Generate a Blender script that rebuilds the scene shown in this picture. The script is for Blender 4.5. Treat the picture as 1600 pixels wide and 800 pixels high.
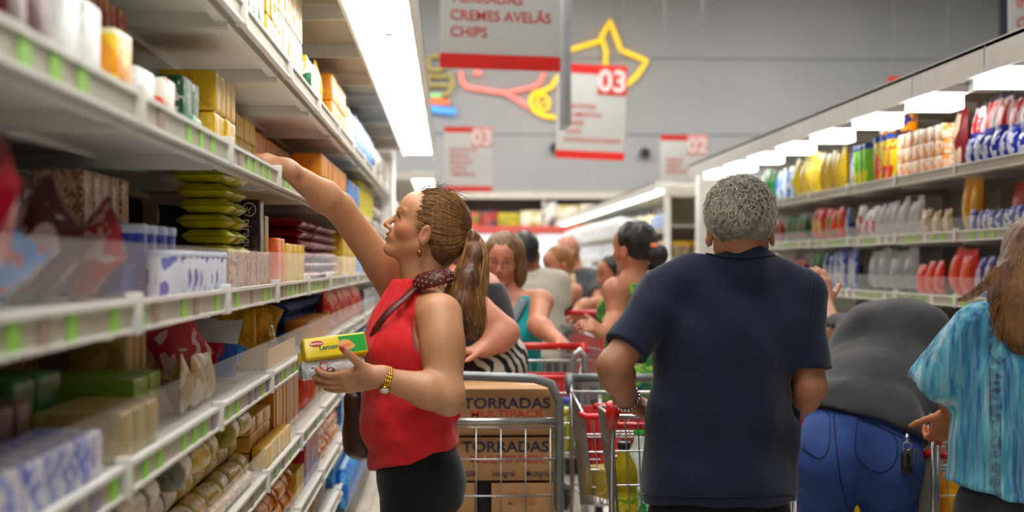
import bpy, bmesh, math, random
import numpy as np
from mathutils import Vector, Matrix

for _o in list(bpy.data.objects):
    bpy.data.objects.remove(_o)
SC = bpy.context.scene
COL = SC.collection
random.seed(7)

# ------------------------------------------------------------------ camera
FPX = 2400.0
EYE = 1.42
YAW = math.atan(100 / FPX)
PIT = math.atan(12 / FPX)
cam_data = bpy.data.cameras.new('camera')
cam_data.sensor_width = 36.0
cam_data.lens = 36.0 * FPX / 1600.0
cam_data.clip_end = 200
cam_data.clip_start = 0.05
cam = bpy.data.objects.new('camera', cam_data)
COL.objects.link(cam)
cam.location = (0, 0, EYE)
cam.rotation_euler = (math.pi / 2 + PIT, 0, -YAW)
cam_data.dof.use_dof = True
cam_data.dof.focus_distance = 4.35
cam_data.dof.aperture_fstop = 2.7
SC.camera = cam
CR = cam.rotation_euler.to_matrix()


def P(px, py, Y):
    """world point at aisle depth Y that the photograph shows at pixel (px, py)"""
    d = CR @ Vector(((px - 800) / FPX, (400 - py) / FPX, -1.0))
    k = Y / d.y
    return np.array((d.x * k, Y, EYE + d.z * k))


# ------------------------------------------------------------------ light, exposure
SC.view_settings.view_transform = 'Standard'
SC.view_settings.look = 'None'
SC.view_settings.gamma = 1.0
SC.view_settings.use_curve_mapping = False
SC.view_settings.exposure = 0.0
LIGHT = dict(ceiling=420.0, strip=10.0, lit_plate=8.0, cooler=1.0, neon=0.75)
world = bpy.data.worlds.new('hall_air')
SC.world = world
world.use_nodes = True
world.node_tree.nodes['Background'].inputs[0].default_value = (0.75, 0.8, 0.9, 1)
world.node_tree.nodes['Background'].inputs[1].default_value = 0.25


def area_lamp(name, loc, sx, sy, power, col=(1, 0.97, 0.92)):
    l = bpy.data.lights.new(name, 'AREA')
    l.shape = 'RECTANGLE'
    l.size = sx
    l.size_y = sy
    l.energy = power
    l.color = col
    o = bpy.data.objects.new(name, l)
    COL.objects.link(o)
    o.location = loc
    return o


for (lx, ly, pw) in ((0.9, 1.5, 0.75), (0.9, 6.5, 0.5), (0.9, 12.5, 0.7), (0.9, 19, 1.1), (0.9, 29, 2.1), (7, 14, 0.9), (-6, 14, 0.9), (8, 29, 2.1), (-5, 29, 2.1)):
    area_lamp('ceiling_lamp_light', (lx, ly, 8.2), 2.6, 2.6, LIGHT['ceiling'] * pw)


# ------------------------------------------------------------------ tagging helpers
def setp(o, label=None, cat=None, group=None, kind=None):
    if label:
        n = len(label.split())
        assert 4 <= n <= 16, label
        o['label'] = label
    if cat:
        o['category'] = cat
    if group:
        o['group'] = group
    if kind:
        o['kind'] = kind
    return o


def empty(name, loc, label=None, cat=None, group=None, rz=0.0):
    o = bpy.data.objects.new(name, None)
    o.empty_display_size = 0.1
    COL.objects.link(o)
    o.location = tuple(loc)
    o.rotation_euler = (0, 0, rz)
    return setp(o, label, cat, group)


def link(name, mesh, parent=None, loc=None, rot=None):
    o = bpy.data.objects.new(name, mesh)
    COL.objects.link(o)
    if parent is not None:
        o.parent = parent
    if loc is not None:
        o.location = tuple(loc)
    if rot is not None:
        o.rotation_euler = rot
    return o


ORD = ['first', 'second', 'third', 'fourth', 'fifth', 'sixth', 'seventh', 'eighth', 'ninth', 'tenth', 'eleventh',
       'twelfth', 'thirteenth', 'fourteenth', 'fifteenth', 'sixteenth', 'seventeenth', 'eighteenth', 'nineteenth',
       'twentieth', 'twenty-first', 'twenty-second', 'twenty-third', 'twenty-fourth', 'twenty-fifth', 'twenty-sixth',
       'twenty-seventh', 'twenty-eighth', 'twenty-ninth', 'thirtieth', 'thirty-first', 'thirty-second']


# ------------------------------------------------------------------ materials
def newmat(name):
    m = bpy.data.materials.new(name)
    m.use_nodes = True
    nt = m.node_tree
    b = nt.nodes['Principled BSDF']
    return m, nt, b


def N(nt, t, **kw):
    n = nt.nodes.new(t)
    for k, v in kw.items():
        setattr(n, k, v)
    return n


def mixrgb(nt, fac, a, b, mode='MIX'):
    m = N(nt, 'ShaderNodeMix', data_type='RGBA', blend_type=mode)
    for i, v in ((0, fac), (6, a), (7, b)):
        if hasattr(v, 'links') or hasattr(v, 'is_linked'):
            nt.links.new(v, m.inputs[i])
        elif i == 0:
            m.inputs[0].default_value = v
        else:
            m.inputs[i].default_value = (*v[:3], 1)
    return m.outputs[2]


def ramp(nt, fac, stops, interp='LINEAR'):
    r = N(nt, 'ShaderNodeValToRGB')
    r.color_ramp.interpolation = interp
    e = r.color_ramp.elements
    while len(e) < len(stops):
        e.new(0.5)
    for i, (p, c) in enumerate(stops):
        e[i].position = p
        e[i].color = (*c[:3], 1) if len(c) < 4 else c
    nt.links.new(fac, r.inputs[0])
    return r.outputs[0]


def coords(nt, kind='Object', scale=(1, 1, 1)):
    tc = N(nt, 'ShaderNodeTexCoord')
    mp = N(nt, 'ShaderNodeMapping')
    mp.inputs['Scale'].default_value = scale
    nt.links.new(tc.outputs[kind], mp.inputs[0])
    return mp.outputs[0]


def noise(nt, vec, scale, detail=3.0, rough=0.55, dist=0.0):
    n = N(nt, 'ShaderNodeTexNoise')
    n.inputs['Scale'].default_value = scale
    n.inputs['Detail'].default_value = detail
    n.inputs['Roughness'].default_value = rough
    n.inputs['Distortion'].default_value = dist
    nt.links.new(vec, n.inputs['Vector'])
    return n.outputs['Fac']


def bump(nt, b, h, strength, dist=0.01):
    n = N(nt, 'ShaderNodeBump')
    n.inputs['Strength'].default_value = strength
    n.inputs['Distance'].default_value = dist
    nt.links.new(h, n.inputs['Height'])
    nt.links.new(n.outputs[0], b.inputs['Normal'])


def srgb(h):
    """'#rrggbb' to linear"""
    h = h.lstrip('#')
    out = []
    for i in (0, 2, 4):
        c = int(h[i:i + 2], 16) / 255
        out.append(c / 12.92 if c <= 0.04045 else ((c + 0.055) / 1.055) ** 2.4)
    return tuple(out)


MC = {}


def vivid(h, k=1.18):
    c = srgb(h)
    l = 0.3 * c[0] + 0.6 * c[1] + 0.1 * c[2]
    return tuple(min(1.0, max(0.002, l + (x - l) * k)) for x in c)



def plain(name, hexc, rough=0.6, metal=0.0, var=0.06, vs=12.0, bmp=0.0, spec=0.5, alpha=1.0):
    if name in MC:
        return MC[name]
    m, nt, b = newmat(name)
    c = srgb(hexc)
    v = coords(nt)
    f = noise(nt, v, vs)
    d = tuple(x * (1 - var * 2) for x in c)
    l = tuple(min(1, x * (1 + var)) for x in c)
    nt.links.new(ramp(nt, f, [(0.3, d), (0.7, l)]), b.inputs['Base Color'])
    b.inputs['Roughness'].default_value = rough
    b.inputs['Metallic'].default_value = metal
    b.inputs['Specular IOR Level'].default_value = spec
    b.inputs['Alpha'].default_value = alpha
    if bmp:
        bump(nt, b, noise(nt, v, vs * 6), bmp, 0.004)
    MC[name] = m
    return m


def emis(name, col, strength):
    if name in MC:
        return MC[name]
    m, nt, b = newmat(name)
    b.inputs['Base Color'].default_value = (*col, 1)
    b.inputs['Emission Color'].default_value = (*col, 1)
    b.inputs['Emission Strength'].default_value = strength
    MC[name] = m
    return m


def glass(name, col=(0.9, 0.92, 0.9), alpha=0.25, rough=0.08):
    if name in MC:
        return MC[name]
    m, nt, b = newmat(name)
    b.inputs['Base Color'].default_value = (*col, 1)
    b.inputs['Roughness'].default_value = rough
    b.inputs['Alpha'].default_value = alpha
    MC[name] = m
    return m


def wrap(key, base, c2, c3='#ffffff', sc=3.0, t2=0.52, t3=0.62, band=None, rough=0.32, metal=0.0, crinkle=0.35):
    """printed packet film: base colour with printed patches and an optional band"""
    name = 'print_' + key
    if name in MC:
        return MC[name]
    m, nt, b = newmat(name)
    v = coords(nt, 'Generated')
    oi = N(nt, 'ShaderNodeObjectInfo')
    ad = N(nt, 'ShaderNodeVectorMath', operation='ADD')
    nt.links.new(v, ad.inputs[0])
    # shift artwork a little from packet to packet
    ms = N(nt, 'ShaderNodeMath', operation='MULTIPLY')
    ms.inputs[1].default_value = 0.25
    nt.links.new(oi.outputs['Random'], ms.inputs[0])
    nt.links.new(ms.outputs[0], ad.inputs[1])
    n1 = noise(nt, ad.outputs[0], sc, 2.0, 0.5, 0.3)
    n2 = noise(nt, ad.outputs[0], sc * 2.7, 3.0, 0.6, 0.6)
    col = ramp(nt, n1, [(t2, vivid(base)), (t2 + 0.02, vivid(c2))], 'LINEAR')
    f3 = ramp(nt, n2, [(t3, (0, 0, 0)), (t3 + 0.02, (1, 1, 1))])
    col = mixrgb(nt, f3, col, vivid(c3))
    if band:
        sx = N(nt, 'ShaderNodeSeparateXYZ')
        nt.links.new(v, sx.inputs[0])
        z0, z1, bc = band
        g1 = N(nt, 'ShaderNodeMath', operation='GREATER_THAN')
        g1.inputs[1].default_value = z0
        g2 = N(nt, 'ShaderNodeMath', operation='LESS_THAN')
        g2.inputs[1].default_value = z1
        nt.links.new(sx.outputs[2], g1.inputs[0])
        nt.links.new(sx.outputs[2], g2.inputs[0])
        mm = N(nt, 'ShaderNodeMath', operation='MULTIPLY')
        nt.links.new(g1.outputs[0], mm.inputs[0])
        nt.links.new(g2.outputs[0], mm.inputs[1])
        col = mixrgb(nt, mm.outputs[0], col, srgb(bc))
    nt.links.new(col, b.inputs['Base Color'])
    b.inputs['Roughness'].default_value = rough
    b.inputs['Metallic'].default_value = metal
    if crinkle:
        vo = coords(nt)
        bump(nt, b, noise(nt, vo, 45, 4, 0.6, 0.5), crinkle, 0.008)
    MC[name] = m
    return m


# ------------------------------------------------------------------ mesh builder
class MB:
    def __init__(s):
        s.v = []
        s.f = []
        s.m = []
        s.sm = []

    def add(s, vs, fs, mi=0, smooth=False):
        o = len(s.v)
        s.v += [tuple(map(float, p)) for p in vs]
        for f in fs:
            s.f.append(tuple(i + o for i in f))
            s.m.append(mi)
            s.sm.append(smooth)
        return s

    def box(s, lo, hi, mi=0, bev=0.0):
        x0, y0, z0 = lo
        x1, y1, z1 = hi
        if bev <= 0:
            vs = [(x, y, z) for x in (x0, x1) for y in (y0, y1) for z in (z0, z1)]
            fs = [(0, 1, 3, 2), (4, 6, 7, 5), (0, 4, 5, 1), (2, 3, 7, 6), (0, 2, 6, 4), (1, 5, 7, 3)]
            return s.add(vs, fs, mi)
        bm = bmesh.new()
        bmesh.ops.create_cube(bm, size=1)
        for v in bm.verts:
            v.co = Vector(((x0 + x1) / 2 + v.co.x * (x1 - x0), (y0 + y1) / 2 + v.co.y * (y1 - y0), (z0 + z1) / 2 + v.co.z * (z1 - z0)))
        bmesh.ops.bevel(bm, geom=bm.edges[:], offset=bev, segments=2, profile=0.6, affect='EDGES')
        bm.verts.index_update()
        s.add([v.co[:] for v in bm.verts], [[v.index for v in f.verts] for f in bm.faces], mi, True)
        bm.free()
        return s

    def tube(s, pts, r, n=8, mi=0, closed=False, caps=True, flat=1.0):
        pts = [np.array(p, float) for p in pts]
        m = len(pts)
        rr = r if hasattr(r, '__len__') else [r] * m
        ring = []
        prev = None
        for i in range(m):
            if closed:
                t = pts[(i + 1) % m] - pts[i - 1]
            else:
                t = pts[min(i + 1, m - 1)] - pts[max(i - 1, 0)]
            t = t / (np.linalg.norm(t) + 1e-9)
            if prev is None:
                a = np.array((0, 0, 1.0)) if abs(t[2]) < 0.9 else np.array((1.0, 0, 0))
            else:
                a = prev
            u = a - t * np.dot(a, t)
            u /= np.linalg.norm(u) + 1e-9
            w = np.cross(t, u)
            prev = u
            for k in range(n):
                an = 2 * math.pi * k / n
                ring.append(pts[i] + rr[i] * (math.cos(an) * u + math.sin(an) * w * flat))
        fs = []
        for i in range(m if closed else m - 1):
            j = (i + 1) % m
            for k in range(n):
                k2 = (k + 1) % n
                fs.append((i * n + k, i * n + k2, j * n + k2, j * n + k))
        if caps and not closed:
            fs.append(tuple(range(n))[::-1])
            fs.append(tuple((m - 1) * n + k for k in range(n)))
        return s.add(ring, fs, mi, True)

    def lathe(s, prof, c=(0, 0, 0), n=20, mi=0, axis='z'):
        vs = []
        for (r, z) in prof:
            for k in range(n):
                a = 2 * math.pi * k / n
                p = (r * math.cos(a), r * math.sin(a), z)
                if axis == 'y':
                    p = (p[0], p[2], p[1])
                elif axis == 'x':
                    p = (p[2], p[0], p[1])
                vs.append((c[0] + p[0], c[1] + p[1], c[2] + p[2]))
        fs = []
        for i in range(len(prof) - 1):
            for k in range(n):
                k2 = (k + 1) % n
                q = (i * n + k, i * n + k2, (i + 1) * n + k2, (i + 1) * n + k)
                fs.append(q if axis != 'y' else q[::-1])
        bot = tuple(range(n))
        top = tuple((len(prof) - 1) * n + k for k in range(n))
        fs.append(bot[::-1] if axis != 'y' else bot)
        fs.append(top if axis != 'y' else top[::-1])
        return s.add(vs, fs, mi, True)

    def mesh(s, name, mats):
        me = bpy.data.meshes.new(name)
        me.from_pydata(s.v, [], s.f)
        for m in (mats if isinstance(mats, (list, tuple)) else [mats]):
            me.materials.append(m)
        me.polygons.foreach_set('material_index', s.m)
        me.polygons.foreach_set('use_smooth', s.sm)
        me.update()
        return me

    def build(s, name, mats, parent=None, loc=None, rot=None):
        return link(name, s.mesh(name, mats), parent, loc, rot)


def autosmooth(me, ang=40):
    bm = bmesh.new()
    bm.from_mesh(me)
    for e in bm.edges:
        if len(e.link_faces) == 2 and e.calc_face_angle(0) > math.radians(ang):
            e.smooth = False
    bm.to_mesh(me)
    bm.free()
    return me


def text_mesh(body, size, mat, bold=0.0, ext=0.0008, align='LEFT', name='lettering', space=1.0):
    cu = bpy.data.curves.new(name, 'FONT')
    cu.body = body
    cu.size = size
    cu.offset = bold
    cu.extrude = ext
    cu.align_x = align
    cu.space_character = space
    cu.resolution_u = 3
    t = bpy.data.objects.new(name, cu)
    COL.objects.link(t)
    dg = bpy.context.evaluated_depsgraph_get()
    me = bpy.data.meshes.new_from_object(t.evaluated_get(dg))
    bpy.data.objects.remove(t)
    bpy.data.curves.remove(cu)
    me.materials.clear()
    me.materials.append(mat)
    return me
# ------------------------------------------------------------------ implicit surfaces for people, hair and cloth
def nrm(a):
    a = np.array(a, float)
    return a / (np.linalg.norm(a) + 1e-12)


def vec(*a):
    return np.array(a, float)


def cap(a, b, ra, rb):
    a = np.array(a, float)
    b = np.array(b, float)
    ab = b - a
    L = float(ab @ ab) + 1e-12

    def f(p):
        t = np.clip(((p - a) @ ab) / L, 0, 1)
        d = p - a - t[..., None] * ab
        return np.sqrt((d * d).sum(-1)) - (ra + (rb - ra) * t)
    return f, (a + b) / 2, math.sqrt(L) / 2 + max(ra, rb)


def ecap(a, b, ra, rb, n, s):
    """capsule squeezed along n by factor s (<1 = thinner)"""
    a = np.array(a, float)
    b = np.array(b, float)
    n = nrm(n)
    c = (a + b) / 2

    def T(p):
        q = p - c
        return q + ((q @ n) * (1 / s - 1))[..., None] * n
    a2 = T(a[None])[0]
    b2 = T(b[None])[0]
    ab = b2 - a2
    L = float(ab @ ab) + 1e-12

    def f(p):
        q = T(p) - a2
        t = np.clip((q @ ab) / L, 0, 1)
        d = q - t[..., None] * ab
        ln = np.sqrt((d * d).sum(-1)) + 1e-9
        # first-order distance correction for the squeeze
        g = d / ln[..., None]
        gn = g + ((g @ n) * (1 / s - 1))[..., None] * n
        return (ln - (ra + (rb - ra) * t)) / np.sqrt((gn * gn).sum(-1))
    return f, c, np.linalg.norm(b - a) / 2 + max(ra, rb)


def ell(c, r, R=None):
    c = np.array(c, float)
    r = np.array(r, float) if hasattr(r, '__len__') else np.array((r, r, r), float)
    Rm = np.eye(3) if R is None else np.array([nrm(x) for x in R])

    def f(p):
        q = (p - c) @ Rm.T
        k0 = np.sqrt(((q / r) ** 2).sum(-1))
        k1 = np.sqrt(((q / (r * r)) ** 2).sum(-1)) + 1e-9
        return k0 * (k0 - 1) / k1
    return f, c, float(r.max())


def rbox(c, h, r, R=None):
    c = np.array(c, float)
    h = np.array(h, float) - r
    Rm = np.eye(3) if R is None else np.array([nrm(x) for x in R])

    def f(p):
        q = np.abs((p - c) @ Rm.T) - h
        o = np.maximum(q, 0)
        return np.sqrt((o * o).sum(-1)) + np.minimum(q.max(-1), 0) - r
    return f, c, float(np.linalg.norm(h) + r)


def plane(pt, n):
    pt = np.array(pt, float)
    n = nrm(n)
    return (lambda p: (p - pt) @ n), pt, 1e9


def hcut(pt, n, R):
    """half ball beyond the plane through pt with normal n"""
    pt = np.array(pt, float)
    n = nrm(n)
    c = pt + n * R * 0.4

    def f(p):
        d = p - c
        return np.maximum(-((p - pt) @ n), np.sqrt((d * d).sum(-1)) - R)
    return f, c, R


def U(pr, k=0.02):
    return ('u', pr, k)


def S(pr, k=0.01):
    return ('s', pr, k)


def I(pr, k=0.002):
    return ('i', pr, k)


def smin(a, b, k):
    h = np.clip(0.5 + 0.5 * (b - a) / k, 0, 1)
    return b + (a - b) * h - k * h * (1 - h)


_rs = np.random.RandomState(3)
_LAT = _rs.rand(32, 32, 32).astype(np.float32)


def vnoise(p):
    i = np.floor(p).astype(np.int64)
    f = p - i
    f = f * f * (3 - 2 * f)
    i &= 31
    j = (i + 1) & 31
    x0, y0, z0 = i[..., 0], i[..., 1], i[..., 2]
    x1, y1, z1 = j[..., 0], j[..., 1], j[..., 2]
    fx, fy, fz = f[..., 0], f[..., 1], f[..., 2]
    a = _LAT[x0, y0, z0] * (1 - fx) + _LAT[x1, y0, z0] * fx
    b = _LAT[x0, y1, z0] * (1 - fx) + _LAT[x1, y1, z0] * fx
    c = _LAT[x0, y0, z1] * (1 - fx) + _LAT[x1, y0, z1] * fx
    d = _LAT[x0, y1, z1] * (1 - fx) + _LAT[x1, y1, z1] * fx
    return ((a * (1 - fy) + b * fy) * (1 - fz) + (c * (1 - fy) + d * fy) * fz) * 2 - 1


def evalf(ops, pts, cen, rad, disp=None):
    """pts (nb, m, 3); cen (nb, 3) block centres; rad = block half diagonal (None: no culling)"""
    D = np.full(pts.shape[:2], 0.12)
    for op, (f, c, R), k in ops:
        if rad is None or R > 1e8:
            sel = slice(None)
        else:
            sel = np.nonzero(((cen - c) ** 2).sum(-1) < (R + rad + 0.05 + k) ** 2)[0]
            if len(sel) == 0:
                continue
        d = f(pts[sel])
        if op == 'u':
            D[sel] = smin(D[sel], d, k)
        elif op == 's':
            D[sel] = -smin(-D[sel], d, k)
        else:
            D[sel] = -smin(-D[sel], -d, k)
    if disp is not None:
        D += disp(pts)
    return D


_CO = np.array([(i, j, k) for i in (0, 1) for j in (0, 1) for k in (0, 1)])
_ED = [(a, b) for a in range(8) for b in range(a + 1, 8) if abs(_CO[a] - _CO[b]).sum() == 1]


def surface(ops, h, disp=None, pad=0.03):
    lo = np.full(3, 1e9)
    hi = -lo
    for op, (f, c, R), k in ops:
        if op == 'u':
            lo = np.minimum(lo, c - R)
            hi = np.maximum(hi, c + R)
    lo -= pad
    hi += pad
    B = 8
    nb = np.ceil((hi - lo) / (h * B)).astype(int) + 1
    bi = np.stack(np.meshgrid(*[np.arange(n) for n in nb], indexing='ij'), -1).reshape(-1, 3)
    cen = lo + (bi * B + (B - 1) / 2) * h
    rad = h * B * 0.87
    dc = evalf(ops, cen[:, None], cen, None, None)[:, 0]
    keep = np.abs(dc) < rad * 1.5 + 0.015
    V = np.ones(tuple(nb * B), np.float32)
    Vb = V.reshape(nb[0], B, nb[1], B, nb[2], B)
    inside = bi[dc < 0]
    Vb[inside[:, 0], :, inside[:, 1], :, inside[:, 2], :] = -1
    kb = bi[keep]
    kc = cen[keep]
    off = np.stack(np.meshgrid(*[np.arange(B)] * 3, indexing='ij'), -1).reshape(-1, 3)
    for s0 in range(0, len(kb), 1500):
        b = kb[s0:s0 + 1500]
        pts = lo + (b[:, None] * B + off[None]) * h
        D = evalf(ops, pts, kc[s0:s0 + 1500], rad, disp)
        Vb[b[:, 0], :, b[:, 1], :, b[:, 2], :] = D.reshape(-1, B, B, B)
    s = V < 0
    cnt = np.zeros(tuple(x - 1 for x in V.shape), np.int8)
    for o in _CO:
        cnt += s[o[0]:V.shape[0] - 1 + o[0], o[1]:V.shape[1] - 1 + o[1], o[2]:V.shape[2] - 1 + o[2]]
    act = (cnt > 0) & (cnt < 8)
    idx = np.argwhere(act)
    cv = np.stack([V[idx[:, 0] + o[0], idx[:, 1] + o[1], idx[:, 2] + o[2]] for o in _CO], 1)
    acc = np.zeros((len(idx), 3))
    n = np.zeros(len(idx))
    for a, b in _ED:
        va, vb = cv[:, a], cv[:, b]
        cr = (va < 0) != (vb < 0)
        t = np.where(cr, va / np.where(cr, va - vb, 1), 0)
        acc += np.where(cr[:, None], _CO[a] + t[:, None] * (_CO[b] - _CO[a]), 0)
        n += cr
    verts = lo + (idx + acc / n[:, None]) * h
    vid = np.full(act.shape, -1, np.int32)
    vid[act] = np.arange(len(idx))
    quads = []
    for ax in range(3):
        o1, o2 = [(1, 2), (2, 0), (0, 1)][ax]
        sl0 = [slice(1, -1)] * 3
        sl1 = [slice(1, -1)] * 3
        sl0[ax] = slice(0, -1)
        sl1[ax] = slice(1, None)
        a = s[tuple(sl0)]
        b = s[tuple(sl1)]
        for flip, msk in ((False, a & ~b), (True, b & ~a)):
            e = np.argwhere(msk) + 1
            e[:, ax] -= 1
            ok = (e < np.array(vid.shape)).all(1)
            e = e[ok]
            q = []
            for d1, d2 in ((0, 0), (1, 0), (1, 1), (0, 1)):
                c = e.copy()
                c[:, o1] -= d1
                c[:, o2] -= d2
                q.append(vid[c[:, 0], c[:, 1], c[:, 2]])
            q = np.stack(q, 1)
            q = q[(q >= 0).all(1)]
            if flip:
                q = q[:, ::-1]
            quads.append(q)
    quads = np.concatenate(quads)
    return verts, quads


def np_mesh(name, verts, faces, mat, smooth=True):
    me = bpy.data.meshes.new(name)
    k = faces.shape[1]
    me.vertices.add(len(verts))
    me.vertices.foreach_set('co', np.asarray(verts, np.float32).ravel())
    me.loops.add(faces.size)
    me.loops.foreach_set('vertex_index', np.asarray(faces, np.int32).ravel())
    me.polygons.add(len(faces))
    me.polygons.foreach_set('loop_start', np.arange(0, faces.size, k, dtype=np.int32))
    me.polygons.foreach_set('use_smooth', np.full(len(faces), smooth))
    me.update(calc_edges=True)
    if mat:
        me.materials.append(mat)
    return me


def sdf_obj(name, ops, h, mat, parent, disp=None, tint=None):
    v, q = surface(ops, h, disp)
    if parent is not None:
        v0 = v - np.array(parent.location[:])
    else:
        v0 = v
    me = np_mesh(name, v0, q, mat)
    if tint is not None:
        ca = me.color_attributes.new('tint', 'FLOAT_COLOR', 'POINT')
        c = np.ones((len(v), 4), np.float32)
        c[:, :3] = tint(v)
        ca.data.foreach_set('color', c.ravel())
    return link(name, me, parent)


def strands(name, paths, r0, r1, mat, parent, sides=3):
    """paths (n, m, 3) -> thin tapered tubes in one mesh"""
    Pt = np.asarray(paths, float)
    n, m, _ = Pt.shape
    if parent is not None:
        Pt = Pt - np.array(parent.location[:])
    T = np.gradient(Pt, axis=1)
    T /= np.linalg.norm(T, axis=2, keepdims=True) + 1e-9
    ref = np.array((0.31, 0.83, 0.46))
    u = ref - (T @ ref)[..., None] * T
    u /= np.linalg.norm(u, axis=2, keepdims=True) + 1e-9
    w = np.cross(T, u)
    tt = np.linspace(0, 1, m)
    rr = r0 + (r1 - r0) * tt
    rings = []
    for k in range(sides):
        a = 2 * math.pi * k / sides
        rings.append(Pt + rr[None, :, None] * (math.cos(a) * u + math.sin(a) * w))
    V = np.stack(rings, 2).reshape(-1, 3)
    base = (np.arange(n)[:, None] * m + np.arange(m - 1)[None]).reshape(-1)
    F = []
    for k in range(sides):
        k2 = (k + 1) % sides
        F.append(np.stack([base * sides + k, base * sides + k2, (base + 1) * sides + k2, (base + 1) * sides + k], 1))
    return link(name, np_mesh(name, V, np.concatenate(F), mat), parent)


# ------------------------------------------------------------------ anatomy
class Head:
    def __init__(s, C, f, u, sc=1.0):
        s.C = np.array(C, float)
        s.f = nrm(f)
        s.u = nrm(np.array(u, float) - s.f * np.dot(u, s.f))
        s.w = np.cross(s.u, s.f)      # person's left
        s.sc = sc
        s.R = [s.f, s.w, s.u]

    def L(s, x, y, z):
        return s.C + s.sc * (x * s.f + y * s.w + z * s.u)

    def e(s, x, y, z, rx, ry, rz, R=None):
        return ell(s.L(x, y, z), np.array((rx, ry, rz)) * s.sc, R or s.R)

    def c(s, a, b, ra, rb):
        return cap(s.L(*a), s.L(*b), ra * s.sc, rb * s.sc)

    def ops(s, fem=True, fine=True):
        o = [U(s.e(-0.012, 0, 0.02, 0.096, 0.075, 0.086), 0.01),
             U(s.e(0.035, 0, -0.025, 0.056, 0.06, 0.082), 0.02),
             U(s.e(0.045, 0, 0.035, 0.05, 0.058, 0.05), 0.02)]
        jw = 0.046 if fem else 0.052
        for g in (1, -1):
            o.append(U(s.c((-0.002, g * jw, -0.062), (0.066, g * 0.012, -0.1), 0.018, 0.016), 0.022))
            o.append(U(s.e(0.06, g * 0.036, -0.034, 0.024, 0.022, 0.024), 0.018))
        o.append(U(s.e(0.08, 0, -0.101, 0.018, 0.02, 0.017), 0.014))
        o.append(U(s.e(0.076, 0, -0.064, 0.025, 0.03, 0.026), 0.012))
        for g in (1, -1):
            o.append(U(s.c((0.09, g * 0.012, 0.012), (0.078, g * 0.042, 0.014), 0.008, 0.007), 0.012))
            o.append(S(s.e(0.104, g * 0.031, -0.006, 0.016, 0.018, 0.012), 0.012))
            if fine:
                o.append(U(s.e(0.073, g * 0.031, -0.007, 0.0145, 0.0155, 0.0135), 0.004))
                o.append(S(s.e(0.09, g * 0.032, -0.0075, 0.009, 0.0115, 0.0035), 0.002))
        o.append(U(s.c((0.088, 0, 0.004), (0.11, 0, -0.032), 0.006, 0.0085), 0.009))
        o.append(U(s.e(0.1115, 0, -0.038, 0.0105, 0.0095, 0.009), 0.006))
        for g in (1, -1):
            o.append(U(s.e(0.1, g * 0.012, -0.0425, 0.0095, 0.007, 0.0075), 0.005))
            if fine:
                o.append(S(s.e(0.104, g * 0.0065, -0.05, 0.005, 0.003, 0.004), 0.003))
        for g in (1, -1):
            o.append(U(s.c((0.099, 0, -0.0625), (0.086, g * 0.022, -0.067), 0.0055, 0.003), 0.004))
            o.append(U(s.c((0.097, 0, -0.0735), (0.086, g * 0.02, -0.0695), 0.006, 0.003), 0.004))
        o.append(S(s.e(0.106, 0, -0.068, 0.018, 0.026, 0.0012), 0.003))
        for g in (1, -1):
            ex = [nrm(s.f * 0.94 + s.w * g * 0.35), nrm(s.w * g * 0.94 - s.f * 0.35), s.u]
            o.append(U(ell(s.L(0.002, g * 0.082, -0.03), np.array((0.019, 0.0075, 0.033)) * s.sc, ex), 0.005))
            if fine:
                o.append(S(ell(s.L(0.008, g * 0.091, -0.026), np.array((0.011, 0.0062, 0.018)) * s.sc, ex), 0.004))
        return o

    def lips(s, v):
        q = (v - s.C) / s.sc
        x, y, z = q @ s.f, q @ s.w, q @ s.u
        d = ((z + 0.068) / 0.0095) ** 2 + (y / 0.026) ** 2
        return np.clip(1.6 - 1.6 * d, 0, 1) * (x > 0.08)

    def cheeks(s, v):
        q = (v - s.C) / s.sc
        x, y, z = q @ s.f, np.abs(q @ s.w), q @ s.u
        d = ((z + 0.036) / 0.03) ** 2 + ((x - 0.06) / 0.035) ** 2 + ((y - 0.05) / 0.03) ** 2
        e = (x / 0.03) ** 2 + ((y - 0.08) / 0.02) ** 2 + ((z + 0.03) / 0.035) ** 2
        nose = ((x - 0.112) / 0.02) ** 2 + (y / 0.02) ** 2 + ((z + 0.036) / 0.02) ** 2
        return np.exp(-d) + 0.6 * np.exp(-e) + 0.7 * np.exp(-nose)

    def brows(s, v):
        q = (v - s.C) / s.sc
        x, y, z = q @ s.f, np.abs(q @ s.w), q @ s.u
        zc = 0.0165 + 0.004 * np.sin(np.clip((y - 0.01) / 0.04, 0, 1) * 3.14)
        return np.clip(1.4 - ((z - zc) / 0.0035) ** 2, 0, 1) * (y > 0.012) * (y < 0.05) * (x > 0.055)

    def tint(s, lipc=(0.75, 0.4, 0.38), ch=(1.0, 0.8, 0.76), br=(0.45, 0.35, 0.28)):
        def f(v):
            c = np.ones((len(v), 3))
            near = ((v - s.C) ** 2).sum(1) < (0.17 * s.sc) ** 2
            vv = v[near]
            m = np.clip(s.cheeks(vv), 0, 1)[:, None]
            cc = 1 + (np.array(ch) - 1) * m
            m = s.lips(vv)[:, None]
            cc = cc * (1 - m) + np.array(lipc) * m
            m = s.brows(vv)[:, None]
            cc = cc * (1 - m) + np.array(br) * m
            c[near] = cc
            return c
        return f

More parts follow.
